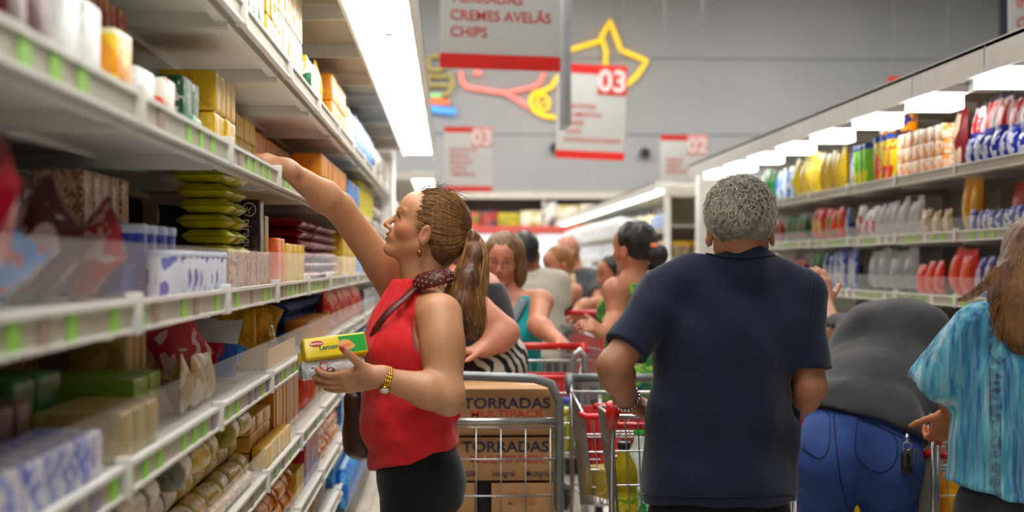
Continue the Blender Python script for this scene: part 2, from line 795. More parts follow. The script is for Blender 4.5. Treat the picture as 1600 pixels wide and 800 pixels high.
    def eyes(s, parent, iris='#3b2a1c'):
        for g in (1, -1):
            mb = MB()
            c = s.L(0.0725, g * 0.0312, -0.0072) - np.array(parent.location[:])
            r = 0.0127 * s.sc
            n = 12
            vs, fs, ms = [], [], []
            fw = nrm(s.f + 0.05 * g * s.w)
            a1 = nrm(np.cross(fw, s.u))
            a2 = np.cross(a1, fw)
            for i in range(9):
                th = math.pi * i / 8 * 0.98 + 0.01
                for k in range(n):
                    ph = 2 * math.pi * k / n
                    vs.append(c + r * (math.cos(th) * fw + math.sin(th) * (math.cos(ph) * a1 + math.sin(ph) * a2)))
            for i in range(8):
                mb2 = []
                for k in range(n):
                    mb2.append((i * n + k, i * n + (k + 1) % n, (i + 1) * n + (k + 1) % n, (i + 1) * n + k))
                if i == 0:
                    fs0 = mb2
                else:
                    fs += mb2
            mb.add(vs, fs, 0, True)
            mb.f += [tuple(range(n))] + [f for f in fs0]
            mb.m += [1] * (n + 1)
            mb.sm += [True] * (n + 1)
            mb.build('eye', [plain('eye_white', '#d8cfc6', 0.25), plain('iris_' + iris.strip('#'), iris, 0.15)], parent)


def hand(W, d, n, t, curl=(20, 30, 25), spread=0.0, sc=1.0, thumb=(0.55, 0.75, 0.25), tcurl=15, curls=None, nails=None):
    """W wrist, d finger direction, n palm normal, t thumb-side direction"""
    W = np.array(W, float)
    d = nrm(d)
    n = nrm(np.array(n, float) - d * np.dot(n, d))
    tt = nrm(np.cross(d, n))
    if np.dot(tt, t) < 0:
        tt = -tt
    t = tt
    o = []
    R = [d, t, n]
    o.append(U(cap(W - d * 0.02, W + d * 0.02 * sc, 0.025 * sc, 0.025 * sc), 0.02))
    o.append(U(rbox(W + d * 0.05 * sc, np.array((0.045, 0.038, 0.014)) * sc, 0.012 * sc, R), 0.016))
    o.append(U(ell(W + (d * 0.035 + t * 0.024 + n * 0.008) * sc, np.array((0.034, 0.018, 0.016)) * sc, R), 0.012))
    o.append(U(ell(W + (d * 0.04 - t * 0.024 + n * 0.007) * sc, np.array((0.034, 0.015, 0.014)) * sc, R), 0.012))
    lens = [(0.042, 0.025, 0.021), (0.046, 0.029, 0.022), (0.043, 0.027, 0.021), (0.034, 0.02, 0.019)]
    tips = []
    for i in range(4):
        off = (0.029, 0.0095, -0.0105, -0.0285)[i]
        base = W + (d * (0.09 - 0.004 * abs(i - 1.3)) + t * off) * sc
        cu = curls[i] if curls else curl
        a = 0.0
        dd = nrm(d + t * spread * (1.5 - i))
        p = base - d * 0.012
        r = (0.0092, 0.0095, 0.009, 0.008)[i] * sc
        q = base
        o.append(U(cap(p, q, r * 1.05, r), 0.006))
        for j in range(3):
            a += math.radians(cu[j])
            v = math.cos(a) * dd + math.sin(a) * n
            q2 = q + v * lens[i][j] * sc
            o.append(U(cap(q, q2, r * (1 - 0.08 * j), r * (0.92 - 0.08 * j)), 0.0025))
            q = q2
        tips.append((q, v, math.cos(a) * n - math.sin(a) * dd, r * 0.78))
    b = W + (d * 0.022 + t * 0.027 + n * 0.006) * sc
    v = nrm(thumb[0] * d + thumb[1] * t + thumb[2] * n)
    q = b + v * 0.044 * sc
    o.append(U(cap(b, q, 0.015 * sc, 0.0115 * sc), 0.01))
    a = math.radians(tcurl)
    v2 = nrm(math.cos(a) * v + math.sin(a) * nrm(d - t * 0.3 + n * 0.3))
    q2 = q + v2 * 0.031 * sc
    o.append(U(cap(q, q2, 0.0115 * sc, 0.0105 * sc), 0.004))
    q3 = q2 + v2 * 0.022 * sc
    o.append(U(cap(q2, q3, 0.0105 * sc, 0.008 * sc), 0.004))
    tips.append((q3, v2, n, 0.008 * sc))
    return o, tips


def skin_mat(key, hexc, rough=0.5):
    name = 'skin_' + key
    if name in MC:
        return MC[name]
    m, nt, b = newmat(name)
    v = coords(nt)
    c = srgb(hexc)
    f = noise(nt, v, 9, 4, 0.6)
    f2 = noise(nt, v, 160, 2, 0.6)
    col = ramp(nt, f, [(0.3, (c[0] * 0.9, c[1] * 0.8, c[2] * 0.76)), (0.7, (min(1, c[0] * 1.06), c[1] * 1.04, c[2] * 1.04))])
    fr = ramp(nt, f2, [(0.35, (0.86, 0.8, 0.76)), (0.5, (1, 1, 1))])
    col = mixrgb(nt, 0.6, col, mixrgb(nt, 1.0, col, fr, 'MULTIPLY'))
    at = N(nt, 'ShaderNodeVertexColor', layer_name='tint')
    col = mixrgb(nt, 1.0, col, at.outputs[0], 'MULTIPLY')
    nt.links.new(col, b.inputs['Base Color'])
    b.inputs['Roughness'].default_value = rough
    b.inputs['Subsurface Weight'].default_value = 0.12
    b.inputs['Subsurface Radius'].default_value = (0.02, 0.008, 0.004)
    b.inputs['Subsurface Scale'].default_value = 0.5
    bump(nt, b, noise(nt, v, 320, 3, 0.6), 0.18, 0.002)
    MC[name] = m
    return m


def ones_tint(v):
    return np.ones((len(v), 3))


def cloth_mat(key, hexc, rough=0.85, weave=900, var=0.1, bs=0.25):
    name = 'cloth_' + key
    if name in MC:
        return MC[name]
    m, nt, b = newmat(name)
    v = coords(nt)
    c = srgb(hexc)
    f = noise(nt, v, 7, 5, 0.65)
    g = noise(nt, v, weave * 0.5, 2, 0.7)
    a = tuple(x * (1 - var) for x in c)
    l = tuple(min(1, x * (1 + var)) for x in c)
    col = ramp(nt, f, [(0.3, a), (0.7, l)])
    col = mixrgb(nt, 0.35, col, mixrgb(nt, 1.0, col, ramp(nt, g, [(0.35, (0.55, 0.55, 0.55)), (0.65, (1.25, 1.25, 1.25))]), 'MULTIPLY'))
    nt.links.new(col, b.inputs['Base Color'])
    b.inputs['Roughness'].default_value = rough
    b.inputs['Sheen Weight'].default_value = 0.15
    b.inputs['Specular IOR Level'].default_value = 0.2
    bump(nt, b, g, bs, 0.002)
    MC[name] = m
    return m


def hair_mat(key, dark, light, rough=0.42, sc=(60, 60, 6)):
    name = 'hair_' + key
    if name in MC:
        return MC[name]
    m, nt, b = newmat(name)
    v = coords(nt, 'Object', sc)
    f = noise(nt, v, 1.6, 4, 0.65, 0.4)
    v2 = coords(nt)
    g = noise(nt, v2, 14, 2)
    col = ramp(nt, f, [(0.32, srgb(dark)), (0.68, srgb(light))])
    col = mixrgb(nt, ramp(nt, g, [(0.35, (0, 0, 0)), (0.7, (0.7, 0.7, 0.7))]), col, srgb(light))
    nt.links.new(col, b.inputs['Base Color'])
    b.inputs['Roughness'].default_value = rough
    b.inputs['Specular IOR Level'].default_value = 0.4
    bump(nt, b, f, 0.6, 0.004)
    MC[name] = m
    return m
# ------------------------------------------------------------------ the hall
WHITE = plain('shelf_white', '#dcdad4', 0.4, var=0.03)
CREAM = plain('rail_cream', '#aaa48f', 0.45, var=0.06)
BACK = plain('back_panel_grey', '#b9b7b0', 0.6)
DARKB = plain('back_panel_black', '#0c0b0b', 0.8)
STEEL = plain('trolley_steel', '#b4b6b6', 0.3, 0.85, var=0.1)
GREYT = plain('painted_grey_tube', '#73787a', 0.4, 0.5, var=0.1, vs=30)
BLACKP = plain('black_plastic', '#141414', 0.5)
REDP = plain('red_plastic', '#c01818', 0.35, var=0.08)
PLEX = glass('clear_acrylic', (0.8, 0.8, 0.78), 0.13, 0.12)
TUBE = emis('lamp_diffuser', (1.0, 0.98, 0.94), LIGHT['strip'])
PLATEGLOW = emis('lit_plate_glow', (1.0, 0.98, 0.94), LIGHT['lit_plate'])  # glow standing in for white bracket plates lit by the canopy tubes


def struct(o):
    o['kind'] = 'structure'
    return o


HX0, HX1, HY0, HY1, HZ = -8.0, 13.1, -3.0, 36.0, 8.6
m, nt, b = newmat('wall_paint_grey')
v = coords(nt)
f = noise(nt, v, 0.35, 3)
nt.links.new(ramp(nt, f, [(0.3, srgb('#8b8c8e')), (0.7, srgb('#969798'))]), b.inputs['Base Color'])
b.inputs['Roughness'].default_value = 0.8
WALLM = m
DARKW = plain('wall_paint_slate', '#3c4350', 0.8, vs=0.5)
CEILM = plain('ceiling_metal', '#8c8e90', 0.7, vs=1.0)
struct(MB().box((HX0, HY1 + 0.04, 0), (HX1, HY1 + 0.3, HZ)).build('wall_back', plain('wall_joint', '#6d6e70', 0.9)))
bw = bpy.data.objects['wall_back']
zz = [2.9, 4.45, 6.25, 8.6]
for i in range(3):
    MB().box((HX0, HY1, zz[i] + 0.012), (HX1, HY1 + 0.05, zz[i + 1] - 0.012)).build('wall_panel', WALLM, bw)
MB().box((HX0, HY1, 0), (HX1, HY1 + 0.05, 2.88)).build('wall_panel', WALLM, bw)
struct(MB().box((HX0 - 0.2, HY0, 0), (HX0, HY1, HZ)).build('wall_left', WALLM))
struct(MB().box((HX1, HY0, 0), (HX1 + 0.2, HY1, HZ)).build('wall_right', DARKW))
struct(MB().box((HX0, HY0 - 0.2, 0), (HX1, HY0, HZ)).build('wall_front', WALLM))
struct(MB().box((HX0, HY0, HZ), (HX1, HY1, HZ + 0.1)).build('ceiling', CEILM))
GROUT = plain('floor_grout', '#8d877c', 0.8)
TILE = plain('floor_tile_beige', '#c9c2b4', 0.22, var=0.05, vs=5)
fl = struct(MB().box((HX0, HY0, -0.1), (HX1, HY1, -0.006)).build('floor', GROUT))
tm = MB().box((-0.297, -0.297, -0.0065), (0.297, 0.297, 0.0)).mesh('floor_tile', TILE)
for ix in range(7):
    for iy in range(22):
        link('tile', tm, fl, (-0.75 + ix * 0.6, 2.6 + iy * 0.6, 0))
far = MB()
for ix in range(-12, 22):
    for iy in range(-4, 56):
        x, y = -0.75 + ix * 0.6, 2.6 + iy * 0.6
        if 0 <= ix < 7 and 0 <= iy < 22:
            continue
        if HX0 + 0.3 < x < HX1 - 0.3 and y < HY1 - 0.3:
            far.box((x - 0.297, y - 0.297, -0.0065), (x + 0.297, y + 0.297, 0))
far.build('tile_field', TILE, fl)['kind'] = 'stuff'

# ceiling luminaires
lm = emis('ceiling_luminaire_glow', (1, 0.97, 0.92), 2.0)
for (x, y, nm) in ((0.9, 1.5, 'nearest the camera'), (0.9, 6.5, 'over the shoppers'), (0.9, 12.5, 'over the aisle end'), (0.9, 19, 'over the cross aisle'),
                   (0.9, 26, 'before the back wall'), (7, 14, 'over the right aisles'), (-6, 14, 'over the left aisles'), (8, 26, 'far right near back wall'), (-6, 26, 'far left near back wall')):
    t = empty('ceiling_luminaire', (x, y, 8.3), 'square white ceiling luminaire ' + nm, 'ceiling lamp', 'ceiling luminaires')
    MB().box((-1.35, -1.35, 0.05), (1.35, 1.35, 0.2)).build('housing', WHITE, t)
    MB().box((-1.3, -1.3, 0.0), (1.3, 1.3, 0.05)).build('diffuser', lm, t)
    MB().tube([(0, 0, 0.2), (0, 0, 0.3)], 0.03).build('stem', STEEL, t)

# header beam, upper stock shelf and cooler wall along the back
t = empty('chiller_cabinet', (1.0, 35.2, 0), 'long lit chiller cabinet with red fascia along the back wall', 'chiller')
MB().box((-5, -0.4, 0), (5, 0.7, 0.5)).build('plinth', WHITE, t)
MB().box((-5, 0.3, 0.5), (5, 0.7, 2.12)).build('lit_back', emis('chiller_glow', (0.82, 0.93, 1.0), LIGHT['cooler']), t)
MB().box((-5, -0.5, 2.1), (5, 0.7, 2.27), bev=0.02).build('fascia', plain('red_fascia', '#b2433c', 0.5), t)
for z in (0.9, 1.3, 1.7):
    MB().box((-5, -0.3, z), (5, 0.3, z + 0.03)).build('shelf', WHITE, t)
for x in (-5, -3, -1, 1, 3, 4.95):
    MB().box((x, -0.45, 0.5), (x + 0.05, 0.3, 2.1)).build('divider', WHITE, t)
t = empty('header_beam', (1.0, 35.3, 2.9), 'pale beam running under the grey back wall', 'beam')
MB().box((-9, -0.3, 0.0), (12, 0.68, 0.16), bev=0.01).build('beam_body', plain('beam_cream', '#b7b2a8', 0.6), t)
MB().box((-9, -0.32, 0.16), (12, -0.26, 0.2)).build('beam_lip', plain('beam_grey', '#a09c94', 0.6), t)
cols = ['#8c2a22', '#3b2540', '#cfc7b8', '#8f8a2e', '#b8402a', '#2c2233', '#a89a5a', '#7d2b2b', '#c9c4c0', '#6b6a34', '#b09a24', '#55485c']
rnd = random.Random(5)
x = -3.0
k = 0
while x < 4.6:
    w = rnd.uniform(0.22, 0.5)
    h = rnd.uniform(0.3, 0.58)
    c = cols[rnd.randrange(len(cols))]
    o = MB().box((0, 0, 0), (w, 0.4, h), bev=0.012).build('stock_carton', wrap('stock' + c[1:], c, cols[(k * 5) % 12], '#b7a890', 2.5, rough=0.6, crinkle=0), None, (x, 34.8, 2.272))
    setp(o, 'stock carton above the chiller, %s from the left end of the row' % ORD[k], 'carton', 'cartons stored above the chiller')
    x += w + 0.02
    k += 1
shm = {}
# chilled goods
for zi, z in enumerate((0.93, 1.33, 1.73)):
    for j in range(14):
        if any(-1.75 + j * 0.42 < d_ < -1.35 + j * 0.42 for d_ in (-2, 0, 0.05, 2.05, 2, 4, 4.05)):
            continue
        hh = 0.16 + 0.12 * rnd.random()
        o = MB().box((0, 0, 0), (0.28, 0.25, hh), bev=0.01).build('chilled_pack', wrap('chill%d' % (j % 4), ['#dfe8ee', '#7aa6c8', '#e7d9c0', '#c7d8dc'][j % 4], '#ffffff', '#5580b0', 3, crinkle=0), None, (-1.7 + j * 0.42, 34.95, z))
        setp(o, 'pale chilled pack on the %s chiller shelf, %s from left' % (('lowest', 'middle', 'highest')[zi], ORD[j]), 'package', 'packs in the chiller')

# two small round loudspeakers on the back wall
for (px, py, nm) in ((867, 232, 'left'), (1007, 240, 'right')):
    c = P(px, py, 35.95)
    t = empty('wall_speaker', c, 'small dark round speaker on the grey back wall, the %s one' % nm, 'speaker')
    MB().lathe([(0.001, 0.02), (0.05, 0.0), (0.1, -0.1), (0.12, -0.12), (0.12, -0.09), (0.06, 0.04)], axis='y', n=18).build('horn', BLACKP, t)
    MB().box((-0.03, -0.02, -0.03), (0.03, 0.05, 0.03)).build('bracket', GREYT, t)

# neon outlines on the back wall
NY = 35.86


def neon(name, label, parts):
    c0 = P(parts[0][2][0][0], parts[0][2][0][1], NY)
    t = empty(name, c0, label, 'neon sign')
    for (pn, mat, pts, r, closed) in parts:
        pw = []
        q = [np.array(p, float) for p in pts]
        m = len(q)
        for i in range(m if closed else m - 1):
            a, bb = q[i], q[(i + 1) % m]
            for s_ in range(3):
                pw.append(a + (bb - a) * s_ / 3)
        if not closed:
            pw.append(q[-1])
        w3 = [P(p[0], p[1], NY) - c0 for p in pw]
        MB().tube(w3, r, 10, closed=closed).build(pn, mat, t)
    mbm = MB()
    for p in (parts[0][2][0], parts[0][2][-1]):
        c = P(p[0], p[1], NY) - c0
        mbm.tube([c, c + np.array((0, 0.11, 0))], 0.02, 6)
    mbm.build('wall_stand_off', GREYT, t)
    return t


YN = emis('neon_yellow', srgb('#f8c41e'), LIGHT['neon'])
PN = emis('neon_pink', srgb('#f57d74'), LIGHT['neon'])
BN = emis('neon_blue', srgb('#4a96e8'), LIGHT['neon'])
ON = emis('neon_orange', srgb('#f0703c'), LIGHT['neon'])
DY = plain('unlit_yellow_tube', '#b9a95a', 0.5)
GN = emis('neon_green', srgb('#8ad08a'), LIGHT['neon'] * 0.8)
neon('star_neon', 'yellow star outline tube high on the grey back wall', [
    ('star_outline', YN, [(890, 78), (937, 64), (953, 32), (970, 78), (1011, 95), (996, 117), (982, 130), (955, 142), (925, 150)], 0.055, False),
    ('star_ray', YN, [(941, 62), (947, 80), (946, 102)], 0.05, False)])
neon('pink_neon', 'pink curving outline tube on the back wall below the big sign', [
    ('pink_outline', PN, [(720, 112), (722, 128), (730, 136), (760, 141), (790, 145), (812, 158), (828, 168)], 0.05, False),
    ('pink_branch', PN, [(795, 144), (828, 137), (843, 130), (850, 114)], 0.045, False),
    ('pink_spot', PN, [(740, 114), (752, 114)], 0.06, False)])
neon('ring_neon', 'yellow ring and tail tube on the wall beside sign 03', [
    ('ring_tail', YN, [(872, 118), (862, 136), (848, 142), (835, 145), (828, 158), (834, 172), (850, 181), (868, 184)], 0.05, False),
    ('ring', YN, [(838, 160), (842, 150), (851, 148), (858, 158), (856, 170), (846, 172)], 0.035, True),
    ('ring_core', YN, [(848, 159), (850, 162)], 0.06, False)])
neon('spool_tubes', 'faded yellow looped tubes on the wall by the left canopy', [
    ('loop', DY, [(668, 92), (680, 86), (694, 90), (696, 104), (684, 110), (670, 108)], 0.045, True),
    ('loop', DY, [(669, 118), (690, 120), (704, 116), (708, 132), (700, 146), (684, 150), (668, 146)], 0.045, True),
    ('bar', DY, [(666, 132), (704, 134)], 0.04, False)])
neon('rainbow_neon', 'striped green, orange and blue tubes on the far wall', [
    ('stripe', GN, [(668, 148), (690, 150)], 0.05, False),
    ('stripe', ON, [(666, 158), (702, 160)], 0.07, False),
    ('stripe', BN, [(666, 169), (712, 175)], 0.085, False)])

# ------------------------------------------------------------------ hanging signs
SIGNW = plain('sign_board_grey', '#c6c6c4', 0.5, var=0.02)
SIGNR = plain('sign_red', '#dd2018', 0.5, var=0.02)
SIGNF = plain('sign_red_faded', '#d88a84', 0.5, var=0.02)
SIGNL = plain('sign_lettering_red', '#c8473f', 0.5, var=0.02)
SIGNP = plain('sign_lettering_pale', '#f0e2e0', 0.5, var=0.02)


def sign(px0, px1, ytop, ybot, Z, label, rz, band_h, lines, num=None, ls=0.1, top_band=True, lead=None, num_m=None, tilt=0.0):
    A = P(px0, ybot, Z)
    Bp = P(px1, ybot, Z)
    w = Bp[0] - A[0]
    h = P(px0, ytop, Z)[2] - A[2]
    c = (A + Bp) / 2
    t = empty('hanging_sign', c, label, 'sign', None, math.radians(rz))
    t.rotation_euler[1] = math.radians(tilt)
    MB().box((-w / 2, -0.008, 0), (w / 2, 0.008, h), bev=0.003).build('board', SIGNW, t)
    MB().box((-w / 2 - 0.001, -0.011, 0), (w / 2 + 0.001, 0.011, band_h)).build('red_band', SIGNR, t)
    if top_band:
        MB().box((-w / 2 - 0.001, -0.011, h - band_h * 1.15), (w / 2 + 0.001, 0.011, h)).build('red_band', SIGNR, t)
    if num:
        s_ = w * 0.42
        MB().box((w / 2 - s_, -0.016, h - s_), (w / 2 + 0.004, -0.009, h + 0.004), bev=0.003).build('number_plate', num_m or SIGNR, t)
        link('number', text_mesh(num, s_ * 1.02, SIGNP, 0.012, align='CENTER', name='number'), t, (w / 2 - s_ / 2, -0.018, h - s_ * 0.87), (math.pi / 2, 0, 0))
    y0 = h - band_h * 1.15 - (w * 0.6 if num else 0.0) if top_band else h
    for i, (ln, lx, lz) in enumerate(lines):
        link('lettering', text_mesh(ln, ls, SIGNL, ls * 0.012), t, (-w / 2 + lx, -0.012, lz), (math.pi / 2, 0, 0))
    for sx in (-w / 2 + 0.08, w / 2 - 0.08):
        MB().tube([(sx, 0, h), (sx, 0, HZ - c[2] - 0.01)], 0.004, 5).build('hanging_wire', STEEL, t)
    return t


sign(685, 879, -60, 109, 11.0, 'large white hanging sign reading TORRADAS, CREMES AVELÃS, CHIPS with red band', 13, 0.105,
     [('TORRADAS', 0.07, 0.47), ('CREMES AVELÃS', 0.07, 0.345), ('CHIPS', 0.07, 0.225)], ls=0.104, top_band=True)
sign(867, 976, 101, 249, 20.0, 'white hanging sign numbered 03 with red bands, before the star neon', 7, 0.105,
     [('MATINAIS', 0.13, 0.66), ('ALIMENTOS', 0.13, 0.55), ('CAFÉS', 0.12, 0.44), ('CHÁS', 0.11, 0.33), ('ACHOCOLATADOS', 0.10, 0.22)], num='03', ls=0.085, tilt=2.0)
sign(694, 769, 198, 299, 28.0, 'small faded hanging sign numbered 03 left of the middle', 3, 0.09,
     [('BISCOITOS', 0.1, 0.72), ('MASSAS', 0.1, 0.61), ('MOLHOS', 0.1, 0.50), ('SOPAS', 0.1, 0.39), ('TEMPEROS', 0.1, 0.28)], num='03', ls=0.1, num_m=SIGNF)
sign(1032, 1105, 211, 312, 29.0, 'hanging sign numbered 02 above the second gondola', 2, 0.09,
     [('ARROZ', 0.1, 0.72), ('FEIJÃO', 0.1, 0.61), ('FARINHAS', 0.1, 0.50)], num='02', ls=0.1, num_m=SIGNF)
sign(1388, 1490, 120, 262, 21.0, 'hanging sign behind the right canopy, only its red corner showing', 0, 0.11, [], num=None)
sign(1576, 1790, -80, 118, 11.0, 'white hanging sign at the top right corner reading IN and O', 0, 0.1,
     [('INTEGRAIS', 0.05, 0.49), ('OVOS', 0.05, 0.34)], ls=0.115)
c = P(885, 200, 14.0)
t = empty('edge_on_banner', c, 'narrow grey banner hanging edge-on beside the big sign', 'banner')
MB().box((-0.045, -0.3, 0), (0.02, 0.3, 1.3), bev=0.01).build('banner_board', plain('banner_grey', '#8d8c92', 0.5), t)
MB().tube([(0, 0, 1.3), (0, 0, HZ - c[2] - 0.01)], 0.005, 5).build('hanging_wire', STEEL, t)

# ------------------------------------------------------------------ gondolas
BAY = 0.96
LX = {6: (-0.455, 0.515), 5: (-0.485, 0.213), 4: (-0.49, -0.104), 3: (-0.505, -0.355), 2: (-0.515, -0.63), 1: (-0.52, -0.885), 0: (-0.52, -1.10)}
RX = {3: (2.38, 0.412), 2: (2.38, 0.105), 1: (2.38, -0.20), 0: (2.36, -0.55), -1: (2.34, -0.9)}
LBACK, RBACK = -1.03, 2.97
TAGC = [plain('price_tag_green', '#8cc63f', 0.5, var=0.04), plain('price_tag_white', '#d9d6cc', 0.5, var=0.03), plain('price_tag_brown', '#9a7f6a', 0.5, var=0.05), plain('price_tag_mauve', '#8a7a90', 0.5, var=0.05)]
GLINE = {}


def shelf_mesh(depth, key):
    if key in GLINE:
        return GLINE[key]
    mb = MB()
    # local: x = 0 at front edge, positive into the gondola; y 0..BAY
    mb.box((0.0, 0.004, 0.02), (depth, BAY - 0.004, 0.042), bev=0.004)
    mb.box((0.015, 0.006, 0.0), (0.04, BAY - 0.006, 0.021))
    mb.box((depth * 0.48, 0.01, 0.008), (depth * 0.52, BAY - 0.01, 0.021))
    mb.box((depth - 0.03, 0.01, 0.002), (depth, BAY - 0.01, 0.021))
    for y in (0.008, BAY - 0.02):
        mb.box((0.02, y, -0.012), (depth, y + 0.012, 0.021))
    GLINE[key] = mb.mesh('shelf', WHITE)
    return GLINE[key]


def rail_mesh():
    if 'rail' in GLINE:
        return GLINE['rail']
    mb = MB()
    mb.box((-0.012, 0.01, 0.004), (-0.004, BAY - 0.01, 0.044), 1)
    mb.box((-0.018, 0.003, 0.0415), (-0.003, BAY - 0.003, 0.049), 0)
    mb.box((-0.018, 0.003, 0.0), (-0.003, BAY - 0.003, 0.006), 0)
    GLINE['rail'] = mb.mesh('price_rail', [WHITE, CREAM])
    return GLINE['rail']


def bay(side, y0, shelves, back, label, group, tags, guards, canopy, lamp, blackback=False, zt=2.36):
    """one gondola bay, front towards the aisle; side -1 = left of the aisle"""
    x_ref = back
    t = empty('gondola_bay', (x_ref, y0, 0), label, 'shelving', group)

    def put(name, mesh, parent, x, y, z):
        o = link(name, mesh, parent)
        o.location = (x, y, z)
        return o
    sg = -side           # direction from back towards the aisle
    key = 'frame%d_%s_%.2f' % (side, blackback, zt)
    if key not in GLINE:
        mb = MB()
        mb.box((-0.02, 0, 0.0), (0.0, BAY, zt))
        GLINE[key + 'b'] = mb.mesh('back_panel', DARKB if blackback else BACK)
        mb = MB()
        mb.box((0, 0.0, 0), (0.05, 0.03, zt))
        for i in range(30):
            mb.box((0.05, 0.011, 0.2 + i * 0.07), (0.0512, 0.019, 0.23 + i * 0.07), 1)
        GLINE[key + 'u'] = mb.mesh('upright', [WHITE, BLACKP])
        mb = MB()
        mb.box((0, 0.0, 0), (0.5, BAY, 0.16))
        GLINE[key + 'p'] = mb.mesh('plinth', plain('plinth_grey', '#77756f', 0.6))
        GLINE[key] = 1
    bp = put('back_panel', GLINE[key + 'b'], t, 0, 0, 0)
    up = put('upright', GLINE[key + 'u'], t, 0, 0, 0)
    pl = put('plinth', GLINE[key + 'p'], t, 0, 0, 0)
    if side > 0:
        for o in (bp, up, pl):
            o.scale.x = -1
    for k, (xf, h) in shelves.items():
        depth = abs(xf - back)
        sm = shelf_mesh(depth, 'shelf%.3f' % depth)
        sh = put('shelf', sm, t, xf - back, 0, EYE + h)
        if side < 0:
            sh.scale.x = -1
        r = put('price_rail', rail_mesh(), sh, 0, 0, 0)
        if 'split' not in GLINE:
            GLINE['split'] = MB().box((-0.024, 0.0, -0.004), (0.0, 0.024, 0.06), bev=0.003).mesh('rail_joint', WHITE)
        put('rail_joint', GLINE['split'], sh, 0, 0.0, 0)
        gh = guards.get(k, 0)
        if gh:
            gk = 'guard%.2f' % gh
            if gk not in GLINE:
                GLINE[gk] = MB().box((-0.003, 0.004, 0.049), (0.0, BAY - 0.004, 0.052 + gh)).mesh('acrylic_guard', PLEX)
            put('acrylic_guard', GLINE[gk], sh, 0.002, 0, 0)
        tl = tags.get(k)
        if tl:
            for (ty, ti) in tl:
                tk = 'tag%d' % ti
                if tk not in GLINE:
                    GLINE[tk] = MB().box((-0.0145, -0.026, 0.006), (-0.0122, 0.026, 0.0415)).mesh('price_tag', TAGC[ti])
                put('price_tag', GLINE[tk], sh, 0, ty, 0)
    if canopy:
        xe, xi, h, hb = canopy
        cb = MB()
        a, bb = sorted((xe - back, xi - back))
        # trough roof, outer fascia, inner lip, soffit
        cb.box((a, 0.003, EYE + h + 0.07 - 0), (bb, BAY - 0.003, EYE + h + 0.085))
        o1, o2 = sorted((xe - back, xe - back + 0.02 * side))
        cb.box((o1, 0.002, EYE + h - hb), (o2, BAY - 0.002, EYE + h + 0.09))
        i1, i2 = sorted((xi - back, xi - back + 0.012 * side))
        cb.box((i1, 0.002, EYE + h - 0.004), (i2, BAY - 0.002, EYE + h + 0.07))
        cm = cb.build('canopy', WHITE, t)
        s1, s2 = sorted((xi - back + 0.02 * side, 0.0))
        so = MB()
        mid = (s1 + s2) / 2
        so.box((s1, 0.008, EYE + h + 0.05), (s2, BAY - 0.008, EYE + h + 0.065))
        so.build('soffit_panel', plain('soffit_beige', '#a39a82', 0.55), cm)
        br = MB()
        br.box((min(s1, a), 0.0, EYE + h - 0.002), (max(s2, bb), 0.01, EYE + h + 0.07))
        br.build('canopy_bracket', WHITE, cm)
        l1, l2, ly0, ly1, lz, lmat = lamp
        q1, q2 = sorted((l1 - back, l2 - back))
        MB().box((q1, ly0, EYE + h + lz), (q2, ly1, EYE + h + lz + (0.02 if side < 0 or lz > -0.02 else 0.1)), bev=0.004).build('lamp_or_lit_plate', lmat, cm)  # on the near right gondola this glowing box imitates a lit bracket plate
        if side < 0:
            mm = MB()
            xm = (q1 + q2) / 2
            mm.box((xm - 0.012, BAY * 0.45, EYE + h + lz - 0.006), (xm + 0.012, BAY * 0.5, EYE + h + lz))
            mm.build('lamp_latch', GREYT, cm)
        else:
            MB().box((q1, ly1 + 0.01, EYE + h + 0.03), (q2, BAY - 0.02, EYE + h + 0.04)).build('reflector', plain('dark_reflector', '#4a4d50', 0.25, 0.8), cm)
    return t


PH = 2.35 - BAY * 2        # phase of the bay joints along the aisle
rnt = random.Random(11)


def tagset(pat, dens, pal):
    out = []
    n = int(BAY / dens)
    for i in range(n):
        if rnt.random() < pat:
            out.append((0.06 + i * dens + rnt.uniform(-0.008, 0.008), pal[rnt.randrange(len(pal))]))
    return out


for i in range(12):
    y0 = PH + i * BAY
    near = i < 6
    if near:
        tg = {5: tagset(0.8, 0.14, [0, 0, 2]), 4: tagset(0.75, 0.13, [0, 0, 0, 2]), 3: tagset(0.9, 0.12, [0, 3, 0, 3]), 2: tagset(0.5, 0.2, [0, 2, 2])}
    else:
        tg = {4: tagset(0.5, 0.2, [0, 1]), 3: tagset(0.5, 0.2, [0, 1])}
    bay(-1, y0, LX, LBACK, 'white shelving bay of the left gondola, %s from the camera' % ORD[i], 'left gondola bays', tg,
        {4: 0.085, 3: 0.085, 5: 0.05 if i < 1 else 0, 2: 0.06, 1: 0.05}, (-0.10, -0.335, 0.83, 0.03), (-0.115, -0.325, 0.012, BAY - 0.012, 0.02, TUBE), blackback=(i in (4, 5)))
RPH = 7.06 - BAY * 4
for i in range(12):
    y0 = RPH + i * BAY
    if y0 + BAY > 14.5:
        break
    bay(1, y0, RX, RBACK, 'white shelving bay of the right gondola, %s from the camera' % ORD[i], 'right gondola bays',
        {2: tagset(0.9, 0.14, [0, 1, 0]), 1: tagset(0.6, 0.16, [0, 1])}, {2: 0.06, 1: 0.09}, (2.16, 2.42, 0.80, 0.03),
        (2.185, 2.41, 0.02, 0.20, -0.075, PLATEGLOW), zt=2.28)
REND = y0 if y0 + BAY > 14.5 else y0 + BAY
t = empty('gondola_end_panel', (2.36, 14.32, 0), 'tall white end panel closing the far end of right gondola', 'panel')
MB().box((0, 0, 0), (0.62, 0.03, 2.24), bev=0.003).build('panel_board', WHITE, t)
MB().tube([(-0.02, 0.0, 0), (-0.02, 0.0, 2.26)], 0.02, 8).build('corner_post', WHITE, t)
t = empty('gondola_end_panel', (-1.03, 11.975, 0), 'tall white end panel closing far end of left gondola', 'panel')
